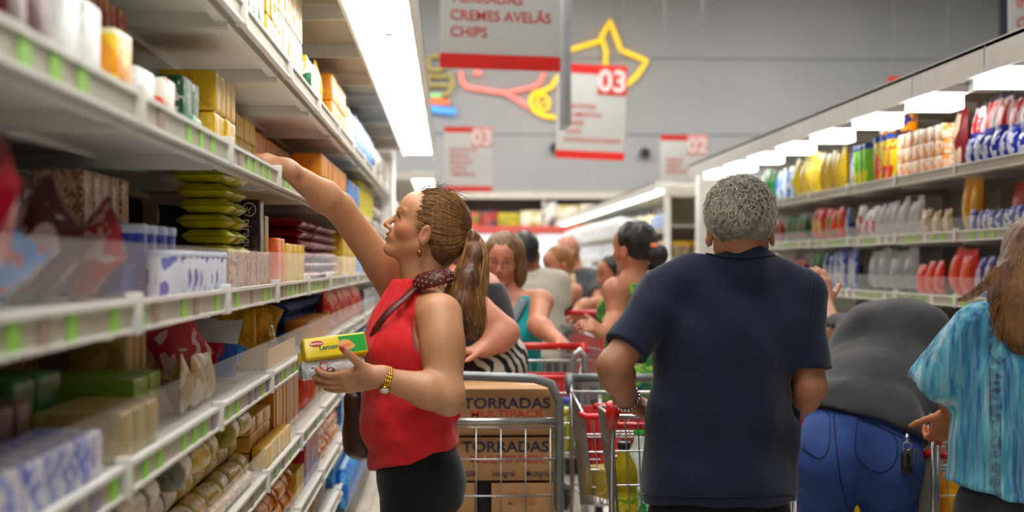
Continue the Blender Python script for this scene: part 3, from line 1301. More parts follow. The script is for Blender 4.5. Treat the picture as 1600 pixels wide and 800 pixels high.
MB().box((0, 0, 0), (0.62, 0.03, 2.3), bev=0.003).build('panel_board', WHITE, t)
MB().tube([(0.6, 0.0, 0), (0.6, 0.0, 2.3)], 0.018, 8).build('corner_post', WHITE, t)

# far gondolas behind the cross aisle
for i in range(16):
    y0 = 16.45 + i * BAY
    bay(1, y0, {2: (2.36, 0.35), 1: (2.36, 0.02), 0: (2.36, -0.32), -1: (2.36, -0.7)}, RBACK, 'far right gondola bay beyond the cross aisle, %s along' % ORD[i], 'far right gondola bays', {}, {},
        (2.22, 2.44, 0.80, 0.02), (2.225, 2.43, 0.05, 0.85, 0.0, TUBE), zt=2.28)
for i in range(8):
    y0 = 14.6 + i * BAY
    bay(-1, y0, {2: (-0.5, 0.35), 1: (-0.5, 0.02), 0: (-0.5, -0.4)}, LBACK, 'far left gondola bay beyond the cross aisle, %s along' % ORD[i], 'far left gondola bays', {}, {},
        (-0.12, -0.34, 0.80, 0.02), (-0.125, -0.33, 0.05, 0.9, 0.0, TUBE), zt=2.28)
# end cap facing the camera
t = empty('end_cap_shelf', (2.33, 16.4, 0), 'end cap shelving of the far right gondola facing the cross aisle', 'shelving')
MB().box((0, 0, 0), (1.1, 0.02, 2.22)).build('back_panel', plain('end_cap_beige', '#a39a84', 0.7), t)
MB().box((-0.02, -0.45, 2.12), (1.12, 0.05, 2.24), bev=0.01).build('canopy', plain('canopy_cream', '#cfcabb', 0.5), t)
MB().box((-0.02, -0.4, 0), (0.0, 0.0, 2.12)).build('side_panel', WHITE, t)
MB().box((1.1, -0.4, 0), (1.12, 0.0, 2.12)).build('side_panel', WHITE, t)
for z in (0.25, 0.66, 1.06, 1.46, 1.80):
    MB().box((0, -0.4, z), (1.1, 0.0, z + 0.03)).build('shelf', plain('end_cap_shelf_grey', '#8a877e', 0.6), t)
# ------------------------------------------------------------------ goods
def m_box(w, d, h, mats, seam=True):
    mb = MB()
    mb.box((-w / 2, -d / 2, 0), (w / 2, d / 2, h), 0, bev=min(w, d, h) * 0.09)
    return mb


def m_roll(r, l, end=1):
    """biscuit roll lying along y with gathered film ends"""
    mb = MB()
    pr = [(r * 0.25, -l / 2 + 0.004), (r * 0.86, -l / 2), (r, -l / 2 + 0.006)]
    mb.lathe(pr, (0, 0, r), 16, end, 'y')
    mb.lathe([(r, -l / 2 + 0.006), (r * 1.0, -l / 4), (r * 0.985, 0), (r, l / 4), (r, l / 2 - 0.006)], (0, 0, r), 16, 0, 'y')
    mb.lathe([(r, l / 2 - 0.006), (r * 0.86, l / 2), (r * 0.25, l / 2 - 0.004)], (0, 0, r), 16, end, 'y')
    for i in range(8):
        a = i * math.pi / 4
        for s_ in (-1, 1):
            mb.tube([(0, s_ * l / 2, r), (r * 0.8 * math.cos(a), s_ * (l / 2 + 0.001), r + r * 0.8 * math.sin(a))], 0.0016, 4, end)
    return mb


def m_bag(w, d, h, seed=0, crimp=0.06, top=1, nx=9, nz=11, lean=0.0):
    """filled film bag standing up: width w (y), thickness d (x)"""
    rg = random.Random(seed)
    mb = MB()
    ph = [rg.uniform(0, 6) for _ in range(6)]
    for s_ in (-1, 1):
        vs, fs = [], []
        for j in range(nz + 1):
            v_ = j / nz
            for i in range(nx + 1):
                u = i / nx * 2 - 1
                body = max(0, (v_ - crimp) / (1 - 2 * crimp))
                t_ = 0 if v_ <= crimp or v_ >= 1 - crimp else (math.sin(math.pi * body) ** 0.45) * (1 - abs(u) ** 2.6)
                t_ *= (1.15 - 0.5 * body)
                wr = 0.07 * math.sin(9 * u + ph[0] + 4 * v_) * math.sin(11 * v_ + ph[1]) + 0.05 * math.sin(17 * u * v_ + ph[2])
                x = s_ * (d / 2 * t_ * (1 + wr) + 0.0012)
                shrink = 1 - 0.1 * math.sin(math.pi * body) * (1 if 0 < body < 1 else 0)
                y = u * w / 2 * shrink
                z = v_ * h * (1 + 0.015 * math.sin(5 * u + ph[3]))
                if (j == 0 or j == nz) and i % 2:
                    z += 0.003 if j == 0 else -0.003
                vs.append((x + lean * v_ * h, y, z))
        for j in range(nz):
            for i in range(nx):
                a = j * (nx + 1) + i
                q = (a, a + 1, a + nx + 2, a + nx + 1)
                fs.append(q if s_ > 0 else q[::-1])
        mb.add(vs, fs, 0, True)
        o = len(mb.v) - len(vs)
        for fi in range(len(mb.f) - len(fs), len(mb.f)):
            zc = sum(mb.v[k][2] for k in mb.f[fi]) / 4
            if zc > h * (1 - crimp) or zc < h * crimp:
                mb.m[fi] = top
    return mb


def m_flat(w, d, h, seed=0):
    """soft pillow packet lying flat, crimped at both y ends"""
    rg = random.Random(seed)
    mb = MB()
    nx, ny = 6, 10
    ph = rg.uniform(0, 6)
    for s_ in (-1, 1):
        vs, fs = [], []
        for j in range(ny + 1):
            v_ = j / ny * 2 - 1
            for i in range(nx + 1):
                u = i / nx * 2 - 1
                e = max(0, 1 - abs(v_) ** 12) ** 0.6 * (1 - abs(u) ** 7) ** 0.6
                if abs(v_) > 0.93:
                    e = 0
                z = h / 2 + s_ * (h / 2 * e * (1 + 0.06 * math.sin(7 * u + 5 * v_ + ph)) + 0.001)
                vs.append((u * w / 2, v_ * d / 2, z))
        for j in range(ny):
            for i in range(nx):
                a = j * (nx + 1) + i
                q = (a, a + 1, a + nx + 2, a + nx + 1)
                fs.append(q if s_ > 0 else q[::-1])
        mb.add(vs, fs, 0, True)
    return mb


def m_tin(r, h):
    mb = MB()
    mb.lathe([(r * 0.97, 0), (r, 0.004), (r, h * 0.86), (r * 0.98, h * 0.875)], n=20)
    mb.lathe([(r * 1.04, h * 0.875), (r * 1.05, h * 0.89), (r * 1.05, h * 0.98), (r * 0.98, h)], n=20, mi=1)
    return mb


def m_bottle(r, h):
    mb = MB()
    mb.lathe([(r * 0.8, 0), (r, 0.008), (r, h * 0.55), (r * 0.93, h * 0.6), (r, h * 0.66), (r * 0.75, h * 0.8), (r * 0.34, h * 0.88), (r * 0.34, h * 0.92)], n=16)
    mb.lathe([(r * 0.4, h * 0.92), (r * 0.42, h * 0.93), (r * 0.42, h * 0.995), (r * 0.35, h)], n=14, mi=1)
    return mb


KIND = {}


def kind(key, name, mb, mats):
    KIND[key] = (name, mb.mesh(name, mats))


WH = plain('film_white', '#e6e2da', 0.35)


def bx(key, name, w, d, h, *wr, **kw):
    kind(key, name, m_box(w, d, h, None), [wrap(key, *wr, **kw)])


YG = '#d9b41c'
bx('yellow_box', 'biscuit_box', 0.13, 0.085, 0.095, '#d8b21a', '#c79a14', '#8c2a1a', sc=5, t2=0.6, t3=0.68, rough=0.3)
bx('yellow_white_box', 'cracker_box', 0.12, 0.075, 0.14, '#e9c53a', '#f4f0e4', '#b23a22', sc=4, t2=0.5, t3=0.66, rough=0.25)
bx('white_gold_box', 'rusk_box', 0.12, 0.085, 0.15, '#efe9d8', '#e0b030', '#c8741c', sc=4, t2=0.52, t3=0.64, rough=0.22)
bx('green_box', 'wafer_box', 0.12, 0.1, 0.09, '#0f7a48', '#0c5c38', '#e2e8df', sc=4, t2=0.55, t3=0.66)
bx('dark_green_box', 'wafer_box', 0.1, 0.1, 0.16, '#0e5a3a', '#e8e6de', '#d3a21c', sc=4, t2=0.58, t3=0.68)
bx('orange_box', 'cookie_box', 0.12, 0.11, 0.11, '#e39a14', '#d88410', '#c8391c', sc=4, t2=0.6, t3=0.72)
bx('red_yellow_box', 'cookie_box', 0.11, 0.09, 0.1, '#c8241c', '#e8b81c', '#e8b81c', sc=3, t2=0.56, t3=0.66)
bx('amber_box', 'cereal_box', 0.11, 0.085, 0.26, '#e8a012', '#f2d048', '#3f6a80', sc=3, t2=0.6, t3=0.7, band=(0.92, 1.1, '#f0e6c0'))
bx('red_brown_box', 'cereal_box', 0.1, 0.05, 0.26, '#a03a22', '#c8a070', '#5c6a4c', sc=4, t2=0.5, t3=0.6)
bx('white_orange_box', 'cereal_box', 0.11, 0.07, 0.15, '#e9e2d6', '#e2561c', '#e9e2d6', sc=2, t2=0.52, t3=0.7)
bx('white_round_box', 'tub', 0.11, 0.11, 0.16, '#e9e9e6', '#d5dada', '#7f9a98', sc=3, t2=0.6, t3=0.74)
bx('blue_box', 'rusk_box', 0.12, 0.1, 0.17, '#1c5fb0', '#3d9ad8', '#e6eef4', sc=4, t2=0.52, t3=0.62)
bx('blue_white_box', 'rusk_box', 0.12, 0.08, 0.12, '#dfe6ee', '#3f7fd0', '#c05a9c', sc=4, t2=0.48, t3=0.66)
bx('crimson_box', 'cookie_box', 0.16, 0.1, 0.1, '#43070c', '#641018', '#8c5a50', sc=3, t2=0.6, t3=0.72)
bx('tan_pack_box', 'cookie_box', 0.1, 0.08, 0.12, '#93614a', '#c9a890', '#e8dccb', sc=5, t2=0.48, t3=0.58)
bx('kraft_box', 'cracker_box', 0.12, 0.1, 0.16, '#8f7136', '#a98a4a', '#7a2a20', sc=3, t2=0.55, t3=0.72)
bx('kraft_tall', 'cracker_box', 0.12, 0.07, 0.2, '#96803e', '#b69c5c', '#b08070', sc=3, t2=0.55, t3=0.66)
bx('green_tub', 'margarine_tub', 0.14, 0.15, 0.13, '#0d5f1c', '#158a24', '#a8c49c', sc=2, t2=0.52, t3=0.66)
bx('lime_flat', 'wafer_pack', 0.2, 0.13, 0.05, '#6c8a34', '#86a344', '#b8c080', sc=2, t2=0.55, t3=0.72)
bx('blue_brown_box', 'cookie_box', 0.12, 0.1, 0.12, '#2c3350', '#6a4032', '#7d8fae', sc=3, t2=0.5, t3=0.62)
bx('blue_white_pack', 'snack_bar_box', 0.1, 0.08, 0.07, '#3558c8', '#dfe0e6', '#b06a5c', sc=3, t2=0.52, t3=0.62)
bx('yellow_slim', 'stick_box', 0.05, 0.05, 0.19, '#d49c10', '#c98c0c', '#e2b83a', sc=2, t2=0.62, t3=0.7)
bx('yellow_long', 'stick_box', 0.16, 0.17, 0.045, '#c8960e', '#d8aa20', '#b87a10', sc=2, t2=0.6, t3=0.7)
bx('brown_bag_box', 'cracker_box', 0.1, 0.09, 0.24, '#2c1210', '#3a1a14', '#8a5a48', sc=2, t2=0.6, t3=0.74, rough=0.25)
bx('small_yellow', 'wafer_pack', 0.07, 0.045, 0.1, '#e0a81a', '#d8c030', '#b02a1c', sc=3, t2=0.52, t3=0.64)
bx('small_orange', 'wafer_pack', 0.07, 0.06, 0.12, '#e2661a', '#e8902a', '#c0241c', sc=3, t2=0.55, t3=0.66)
bx('red_blue_slim', 'wafer_pack', 0.06, 0.05, 0.17, '#b82430', '#2f7fc0', '#8fa8c0', sc=2, t2=0.5, t3=0.66)
bx('purple_box', 'wafer_pack', 0.12, 0.14, 0.07, '#7a2aa0', '#d8c8dc', '#9a50b8', sc=2, t2=0.55, t3=0.7)
bx('orange_white_tray', 'snack_tray', 0.16, 0.12, 0.075, '#efe4cf', '#f0a020', '#e86a1c', sc=3, t2=0.5, t3=0.6)
bx('orange_round_box', 'snack_tin', 0.13, 0.14, 0.14, '#1e2f6e', '#f09a18', '#f0a81c', sc=1.6, t2=0.5, t3=0.56)
bx('beige_pack', 'cracker_box', 0.14, 0.1, 0.08, '#9c8a4c', '#b8a468', '#d8cba0', sc=2, t2=0.55, t3=0.7)
bx('glass_grey_box', 'boxed_glassware', 0.25, 0.28, 0.2, '#b9bcc0', '#e6e8ea', '#7c8288', sc=4, t2=0.5, t3=0.56)
bx('yellow_brown_case', 'carton', 0.2, 0.2, 0.17, '#9c8a6c', '#6b5a50', '#c8b498', sc=3, t2=0.5, t3=0.62, band=(0.7, 1.1, '#d8a818'))
bx('dark_white_box', 'jar_box', 0.11, 0.11, 0.15, '#e0dcd4', '#2c2220', '#a0542c', sc=3, t2=0.5, t3=0.62)

kind('yellow_roll', 'biscuit_roll', m_roll(0.034, 0.17), [wrap('yroll', '#c7a83a', '#d8cdb0', '#a82c22', 4, 0.5, 0.6, crinkle=0.5), plain('roll_end_olive', '#a8a02c', 0.4, vs=40)])
kind('grey_roll', 'biscuit_roll', m_roll(0.034, 0.17), [wrap('groll', '#cfc4b0', '#e2d6c4', '#a8502c', 4, 0.5, 0.6, crinkle=0.5), plain('roll_end_grey', '#8a8878', 0.45, vs=40)])
kind('orange_roll', 'biscuit_roll', m_roll(0.033, 0.15), [wrap('oroll', '#d87c14', '#e2a83a', '#a8502c', 4, 0.5, 0.66, crinkle=0.5), plain('roll_end_orange', '#c8740e', 0.4, vs=40)])
kind('thin_white_roll', 'biscuit_roll', m_roll(0.016, 0.17), [wrap('troll', '#d9b890', '#efe6da', '#b85a4c', 4, 0.5, 0.6, crinkle=0.5), plain('roll_end_pale', '#e2dccd', 0.4, vs=40)])


def bag(key, name, w, d, h, *wr, **kw):
    top = kw.pop('top', None)
    lean = kw.pop('lean', 0)
    for v_ in range(2):
        kind('%s%d' % (key, v_), name, m_bag(w, d, h, seed=hash(key) % 50 + v_ if False else len(KIND) + v_, lean=lean), [wrap(key, *wr, **kw), plain('crimp_' + (top or wr[0]).strip('#'), top or wr[0], 0.35)])


bag('red_white_bag', 'sweets_bag', 0.17, 0.08, 0.2, '#b0303a', '#d8b8b0', '#7a1a28', sc=2.4, t2=0.5, t3=0.62)
bag('blue_red_bag', 'sweets_bag', 0.16, 0.07, 0.18, '#2a7ac8', '#c02a3c', '#e8e4dc', sc=2, t2=0.5, t3=0.66)
bag('maroon_white_bag', 'sweets_bag', 0.17, 0.09, 0.17, '#571019', '#e8c8c8', '#f2e6e4', sc=1.6, t2=0.52, t3=0.62)
bag('silver_blue_bag', 'chocolate_bag', 0.22, 0.07, 0.2, '#1c4ea0', '#c0202c', '#3f8fd0', sc=2, t2=0.56, t3=0.66, top='#c9c6c8', band=(0.6, 1.0, '#c9c4c8'))
bag('yellow_bag', 'snack_bag', 0.15, 0.07, 0.2, '#d8a80e', '#e8c224', '#a8741c', sc=2.4, t2=0.54, t3=0.7)
bag('brown_gold_bag', 'snack_bag', 0.16, 0.06, 0.19, '#6a4a2c', '#b88a14', '#d8c8b0', sc=2.4, t2=0.52, t3=0.66)
bag('yellow_snack', 'snack_bag', 0.17, 0.1, 0.27, '#e8d022', '#d8b010', '#e8e4b0', sc=2, t2=0.55, t3=0.63)
bag('yellow_slim_bag', 'pasta_bag', 0.1, 0.06, 0.26, '#d8b81c', '#c8a010', '#9c1c20', sc=2.4, t2=0.56, t3=0.66)
bag('blue_white_bag', 'snack_bag', 0.16, 0.09, 0.25, '#dfe8ee', '#3f7fc8', '#2a5aa8', sc=2, t2=0.52, t3=0.66)
bag('green_white_bag', 'snack_bag', 0.13, 0.08, 0.25, '#1c9a44', '#d8dcc0', '#f0f0e8', sc=2, t2=0.56, t3=0.66)
bag('tri_colour_bag', 'coffee_bag', 0.16, 0.1, 0.33, '#e2dce2', '#c81c2c', '#e2e2ea', sc=2, t2=0.5, t3=0.62, band=(0.3, 0.52, '#1c2f9c'), top='#2a2030')
bag('maroon_tall_bag', 'coffee_bag', 0.16, 0.1, 0.32, '#6a1c24', '#d8c0a8', '#8c2a30', sc=1.6, t2=0.56, t3=0.72)
bag('blue_white_row', 'sachet', 0.1, 0.07, 0.13, '#1f2f9c', '#d8dcec', '#2a3cb0', sc=2.4, t2=0.52, t3=0.7)
bag('red_big_bag', 'cookie_bag', 0.26, 0.12, 0.26, '#c81c20', '#b0141c', '#e2c8a0', sc=2, t2=0.58, t3=0.78)
bag('pasta_yellow', 'pasta_bag', 0.14, 0.08, 0.3, '#e2a412', '#efc040', '#c8781c', sc=2, t2=0.56, t3=0.72)
bag('red_yellow_bag', 'snack_bag', 0.14, 0.08, 0.2, '#d0241c', '#e2b81c', '#e8e0d8', sc=2.4, t2=0.54, t3=0.62)
bag('orange_green_bag', 'snack_bag', 0.14, 0.08, 0.22, '#e2561a', '#3f9a2c', '#efe2c8', sc=2, t2=0.6, t3=0.66)
bag('white_red_bag', 'rice_bag', 0.15, 0.09, 0.2, '#e6e2de', '#c8202c', '#efc02c', sc=2.4, t2=0.56, t3=0.68)
bag('white_bag', 'flour_bag', 0.12, 0.09, 0.24, '#d9d8d6', '#c2c2c4', '#efefef', sc=2, t2=0.6, t3=0.66)
bag('green_bag', 'snack_bag', 0.13, 0.07, 0.2, '#1c6a2c', '#a8301c', '#4a9a44', sc=2.4, t2=0.58, t3=0.66)
bag('red_green_bag', 'snack_bag', 0.13, 0.07, 0.19, '#9c1c18', '#2c5c24', '#c8702c', sc=2.4, t2=0.56, t3=0.66)
bag('blue_silver_bag', 'snack_bag', 0.14, 0.07, 0.26, '#1f3f94', '#c0c4cc', '#d8c04c', sc=2.6, t2=0.5, t3=0.66)
bag('silver_bag', 'flour_bag', 0.26, 0.14, 0.3, '#b2b6b8', '#9ca0a2', '#c8cccc', sc=1.4, t2=0.55, t3=0.66, top='#1c4030')
bag('orange_bag', 'pasta_bag', 0.14, 0.09, 0.2, '#e2401a', '#e8682c', '#e2c8c0', sc=2, t2=0.55, t3=0.68)
bag('purple_bag', 'pasta_bag', 0.12, 0.08, 0.2, '#3f2c8c', '#c8b8c8', '#c83c30', sc=2, t2=0.55, t3=0.66)
bag('tan_bag', 'cracker_bag', 0.17, 0.07, 0.15, '#b89a64', '#e2d6bc', '#8c3024', sc=2.4, t2=0.52, t3=0.66)
kind('olive_flat', 'biscuit_packet', m_flat(0.15, 0.16, 0.032, 2), [wrap('olivef', '#b0a824', '#c0bc48', '#8a7420', 3, 0.55, 0.72, crinkle=0.6)])
kind('crimson_flat', 'biscuit_packet', m_flat(0.15, 0.17, 0.033, 4), [wrap('crimf', '#7a0c18', '#961824', '#c8a0a0', 3, 0.56, 0.74, crinkle=0.6)])
kind('gold_stick', 'chocolate_stick', m_flat(0.045, 0.15, 0.03, 3), [wrap('gstick', '#c8a010', '#dcb82c', '#9c6a10', 3, 0.55, 0.7, crinkle=0.8, rough=0.25)])
kind('blue_flat', 'biscuit_packet', m_flat(0.13, 0.15, 0.045, 6), [wrap('bluef', '#14357c', '#2a62b8', '#c8d0e0', 3, 0.54, 0.68, crinkle=0.6)])
kind('orange_tin', 'round_tin', m_tin(0.05, 0.09), [wrap('otin', '#d88a10', '#e2a020', '#b8601c', 2, 0.6, 0.7), plain('tin_lid_orange', '#dc8c14', 0.4)])
kind('green_tin', 'snack_canister', m_tin(0.05, 0.24), [wrap('gtin', '#7cc42c', '#e2d022', '#d8e8e0', 2, 0.56, 0.64), plain('tin_lid_blue', '#2444a8', 0.4)])
kind('multi_tin', 'snack_canister', m_tin(0.06, 0.26), [wrap('mtin', '#e2d040', '#d84a3c', '#8cc4c0', 2.6, 0.5, 0.6), plain('tin_lid_blue', '#2444a8', 0.4)])
kind('yellow_tin', 'food_tin', m_tin(0.04, 0.11), [wrap('ytin', '#c8b81c', '#6aa02c', '#e2dcc0', 2.6, 0.52, 0.64), plain('tin_lid_yellow', '#c8b020', 0.4)])
kind('dark_jar', 'jar', m_tin(0.04, 0.13), [wrap('djar', '#3a2a26', '#d8d4cc', '#8c4a2c', 2.6, 0.5, 0.6), plain('tin_lid_white', '#e2e0da', 0.4)])
kind('white_cup', 'plastic_cup', m_tin(0.04, 0.09), [wrap('wcup', '#dfe2ee', '#2c3ca8', '#c8a8b0', 2.2, 0.54, 0.66), plain('tin_lid_pale', '#c8d0e6', 0.4)])
kind('blue_cup', 'plastic_cup', m_tin(0.045, 0.1), [wrap('bcup', '#232c96', '#2f46b8', '#d8dcec', 2.2, 0.56, 0.66), plain('tin_lid_pale', '#c8d0e6', 0.4)])
kind('blue_bottle', 'drink_bottle', m_bottle(0.035, 0.2), [wrap('bbot', '#1c6ac0', '#5aa8e0', '#dfeef4', 2.6, 0.52, 0.64, rough=0.15), plain('cap_light_blue', '#a8d0ec', 0.4)])

NPROD = [0]


def dims(me):
    a = np.empty(len(me.vertices) * 3)
    me.vertices.foreach_get('co', a)
    a = a.reshape(-1, 3)
    return a.min(0), a.max(0)


DIM = {}


def place(key, x, y, z, rz=0.0, rot=None, label=None, group=None, cat=None, sc=1.0):
    name, me = KIND[key]
    o = bpy.data.objects.new(name, me)
    COL.objects.link(o)
    o.location = (x, y, z)
    o.rotation_euler = rot or (0, 0, rz)
    if sc != 1.0:
        o.scale = (sc, sc, sc) if not hasattr(sc, '__len__') else sc
    setp(o, label, cat or name.replace('_', ' '), group)
    NPROD[0] += 1
    return o


USED = {}


def run(side, shelf, y0, y1, key, desc, layers=1, back=0.015, gap=0.004, rows=1, jit=0.004, rj=2.0, sc=1.0, rz=0.0, step=None, drop=0.0, table=None, shname=None, cat=None, skiptop=0.0):
    """fill a shelf from y0 to y1 with packets standing along the front edge"""
    tb = table or (LX if side < 0 else RX)
    xf, h = tb[shelf]
    z0 = EYE + h + 0.043
    keys = [k for k in (key + '0', key + '1') if k in KIND] or [key]
    nm = keys[0]
    if nm not in DIM:
        DIM[nm] = dims(KIND[nm][1])
    lo, hi = DIM[nm]
    sv = sc if hasattr(sc, '__len__') else (sc, sc, sc)
    w = (hi[0] - lo[0]) * sv[0]
    d = (hi[1] - lo[1]) * sv[1]
    hh = (hi[2] - lo[2]) * sv[2]
    if abs(rz) > 1.0:
        w, d = d, w
    pitch = step or d + gap
    n = max(1, int((y1 - y0 + gap) / pitch))
    sn = shname or {(-1, 6): 'left top shelf', (-1, 5): 'left second shelf', (-1, 4): 'left third shelf', (-1, 3): 'left fourth shelf', (-1, 2): 'left fifth shelf', (-1, 1): 'left sixth shelf', (-1, 0): 'left lowest shelf',
          (1, 3): 'right top shelf', (1, 2): 'right second shelf', (1, 1): 'right third shelf', (1, 0): 'right fourth shelf', (1, -1): 'right lowest shelf'}[(side, shelf)]
    hd, _, tl_ = desc.partition(' at ') if ' at ' in desc else (desc, '', '')
    grp = '%s on the %s' % (hd + ('es' if hd.endswith('x') else '' if hd.endswith('s') else 's'), sn)
    USED[(desc, sn)] = USED.get((desc, sn), 0)
    rg = random.Random(int(y0 * 100) + shelf * 7 + side)
    for r in range(rows):
        for l in range(layers):
            for i in range(n):
                if l == layers - 1 and layers > 1 and rg.random() < skiptop:
                    continue
                x = xf + side * (back + w / 2 + r * (w + 0.006)) + side * rg.uniform(0, jit)
                y = y0 + d / 2 + i * pitch + rg.uniform(-0.001, 0.001)
                lab = desc + ' on %s, %s along' % (sn, ORD[(USED[(desc, sn)] + i) % 32])
                if layers > 1:
                    lab += ', %s layer' % ORD[l]
                if rows > 1:
                    lab += ', %s row' % ORD[r]
                sc2 = sc
                rj2 = rj
                if len(keys) == 2:
                    q_ = rg.uniform(0.93, 1.07)
                    sc2 = (sv[0] * q_, sv[1] * rg.uniform(0.9, 1.05), sv[2] * rg.uniform(0.9, 1.06))
                    rj2 = rj * 1.6
                    x += side * rg.uniform(0, 0.018)
                place(keys[(i + l + r) % len(keys)], x, y, z0 + l * (hh + 0.002), rz + math.radians(rg.uniform(-rj2, rj2)), None, lab, grp, cat, sc2)
    USED[(desc, sn)] += n
    return y0 + n * pitch


# ---- left gondola, top shelf
run(-1, 6, 2.2, 3.3, 'green_box', 'green boxed packet', 3, rows=1)
run(-1, 6, 3.34, 4.0, 'dark_green_box', 'green and white packet', 2, rows=1)
run(-1, 6, 4.02, 4.2, 'yellow_box', 'glossy yellow biscuit box', 3, rows=2)
run(-1, 6, 4.22, 5.08, 'white_gold_box', 'white and gold packet', 2, rows=2)
run(-1, 6, 5.14, 5.7, 'yellow_white_box', 'yellow and white packet', 1, rows=2, sc=(1, 1, 1.0))
run(-1, 6, 5.14, 5.3, 'green_box', 'bright green packet', 1, back=0.0, sc=(0.25, 1.2, 0.9))
run(-1, 6, 5.86, 6.1, 'yellow_slim_bag', 'tall yellow bag', 1, sc=0.9)
run(-1, 6, 6.3, 7.2, 'orange_box', 'amber packet', 2)
run(-1, 6, 7.25, 7.8, 'yellow_white_box', 'yellow packet far along', 1, sc=1.3)
run(-1, 6, 7.85, 9.8, 'blue_box', 'blue packet up high', 1, sc=1.2)
run(-1, 6, 9.9, 11.8, 'dark_white_box', 'dark and white jar box', 1, sc=1.3)
# ---- second shelf
run(-1, 5, 1.3, 1.75, 'white_round_box', 'white tub', 1, sc=(1, 1, 0.8))
run(-1, 5, 1.76, 2.0, 'crimson_box', 'crimson packet', 1, sc=(1, 1, 1.1))
run(-1, 5, 2.02, 2.3, 'white_round_box', 'white tub beside the amber box', 1, sc=(1, 1, 0.7))
run(-1, 5, 2.02, 3.1, 'red_brown_box', 'tall red and brown box', 1, back=0.15, sc=(1, 1, 0.92))
run(-1, 5, 2.36, 2.5, 'amber_box', 'small amber cereal box', 1, sc=(1, 1.3, 0.4))
run(-1, 5, 2.52, 2.72, 'white_round_box', 'white round tub', 1, sc=(1, 1.2, 0.42))
run(-1, 5, 2.74, 2.92, 'white_orange_box', 'white and orange box', 1, sc=(1, 1.5, 0.5))
run(-1, 5, 3.2, 3.5, 'dark_green_box', 'yellow and green packet', 1, back=0.06, sc=(1, 1, 0.85))
run(-1, 5, 3.02, 3.2, 'green_box', 'flat green packet', 1, sc=(1, 1.4, 0.4))
run(-1, 5, 3.56, 3.94, 'yellow_box', 'yellow boxed pack', 2, back=0.05)
run(-1, 5, 4.35, 5.3, 'yellow_box', 'small dark yellow box', 3, back=0.17, sc=0.74, gap=0.008)
run(-1, 5, 4.5, 4.75, 'yellow_box', 'low yellow box under the reaching arm', 1, sc=(0.5, 1, 0.45), back=0.0)
run(-1, 5, 5.35, 5.7, 'yellow_box', 'yellow packet right of the hand', 1, back=0.12)
run(-1, 5, 5.4, 7.6, 'orange_box', 'orange box at the back', 2, back=0.2)
run(-1, 5, 5.75, 6.15, 'red_yellow_box', 'red and yellow packet', 1, back=0.04)
run(-1, 5, 6.2, 7.7, 'orange_box', 'amber boxed packet', 2, back=0.02, sc=(1, 1, 0.85))
run(-1, 5, 7.75, 8.7, 'blue_box', 'blue packet', 1)
run(-1, 5, 8.8, 10.4, 'yellow_tin', 'yellow and green tin', 2)
run(-1, 5, 10.45, 11.7, 'dark_jar', 'dark jar with pale lid', 2)
# ---- third shelf
run(-1, 4, 1.3, 2.95, 'crimson_box', 'dark crimson box at the back', 2, back=0.26)
run(-1, 4, 2.95, 3.4, 'tan_pack_box', 'tan printed pack', 2, back=0.2)
run(-1, 4, 2.86, 3.3, 'blue_cup', 'deep blue cup', 1, back=0.07, sc=(1, 1, 1.35))
run(-1, 4, 2.84, 3.5, 'white_cup', 'white and blue cup', 1, back=0.0, sc=(0.8, 0.8, 0.95))
for i, (y_, x_, key_, rot_, sc_, lb) in enumerate((
        (1.30, -0.62, 'red_white_bag0', (0.2, 0.3, 0.1), 1.25, 'red and white sweets bag nearest the camera, left third shelf'),
        (1.50, -0.62, 'red_white_bag1', (-0.25, 0.25, 0.9), 1.15, 'second red and white sweets bag from the camera, left third shelf'),
        (1.68, -0.60, 'maroon_white_bag1', (0.3, 0.3, -0.7), 1.0, 'maroon bag between the red and white bags, left third shelf'),
        (1.86, -0.60, 'red_white_bag0', (0.5, 0.3, 0.6), 0.95, 'third red and white sweets bag, left third shelf'),
        (2.02, -0.66, 'blue_red_bag0', (-0.5, 0.3, 0.9), 1.0, 'upper blue and red bag leaning on left third shelf'),
        (2.16, -0.60, 'blue_red_bag1', (0.9, 0.5, -0.9), 0.85, 'lower blue and red bag lying on left third shelf'),
        (2.36, -0.60, 'maroon_white_bag0', (-0.9, 0.4, 1.0), 1.1, 'shiny maroon bag with white tip lying over the third shelf guard'),
        (2.60, -0.64, 'red_white_bag1', (0.9, 0.2, 0.8), 0.8, 'small red bag behind the maroon bag, left third shelf'))):
    place(key_, x_, y_, EYE - 0.104 + 0.07, 0, (rot_[0], rot_[1], rot_[2]), lb, 'sweets bags on the left third shelf', 'bag', sc_)
run(-1, 4, 3.72, 4.12, 'olive_flat', 'olive foil packet', 8, back=0.03, rj=6, jit=0.015, sc=(0.85, 1.15, 0.98))
run(-1, 4, 3.62, 4.25, 'tan_pack_box', 'small tan sachet', 1, back=0.0, sc=(0.25, 0.5, 0.75), rj=8)
run(-1, 4, 4.3, 4.42, 'brown_bag_box', 'dark brown cracker pack', 1, back=0.03)
run(-1, 4, 4.44, 4.56, 'kraft_tall', 'cream edged cracker pack', 1, back=0.03, sc=1.0)
run(-1, 4, 4.6, 4.85, 'small_orange', 'small orange pack', 1, sc=(1, 1, 1.15))
run(-1, 4, 4.87, 5.5, 'small_yellow', 'small yellow pack', 1, sc=(1, 1, 1.25), rj=8)
run(-1, 4, 4.7, 5.5, 'yellow_bag', 'big yellow bag behind', 1, back=0.2)
run(-1, 4, 5.55, 7.4, 'crimson_flat', 'crimson foil packet', 6, back=0.03, jit=0.01)
run(-1, 4, 7.45, 8.5, 'small_yellow', 'golden pack', 2)
run(-1, 4, 8.55, 9.3, 'blue_box', 'blue boxed pack', 1)
run(-1, 4, 9.35, 9.7, 'small_orange', 'orange wafer pack', 2)
run(-1, 4, 9.75, 11.7, 'dark_white_box', 'mixed jar box', 1)
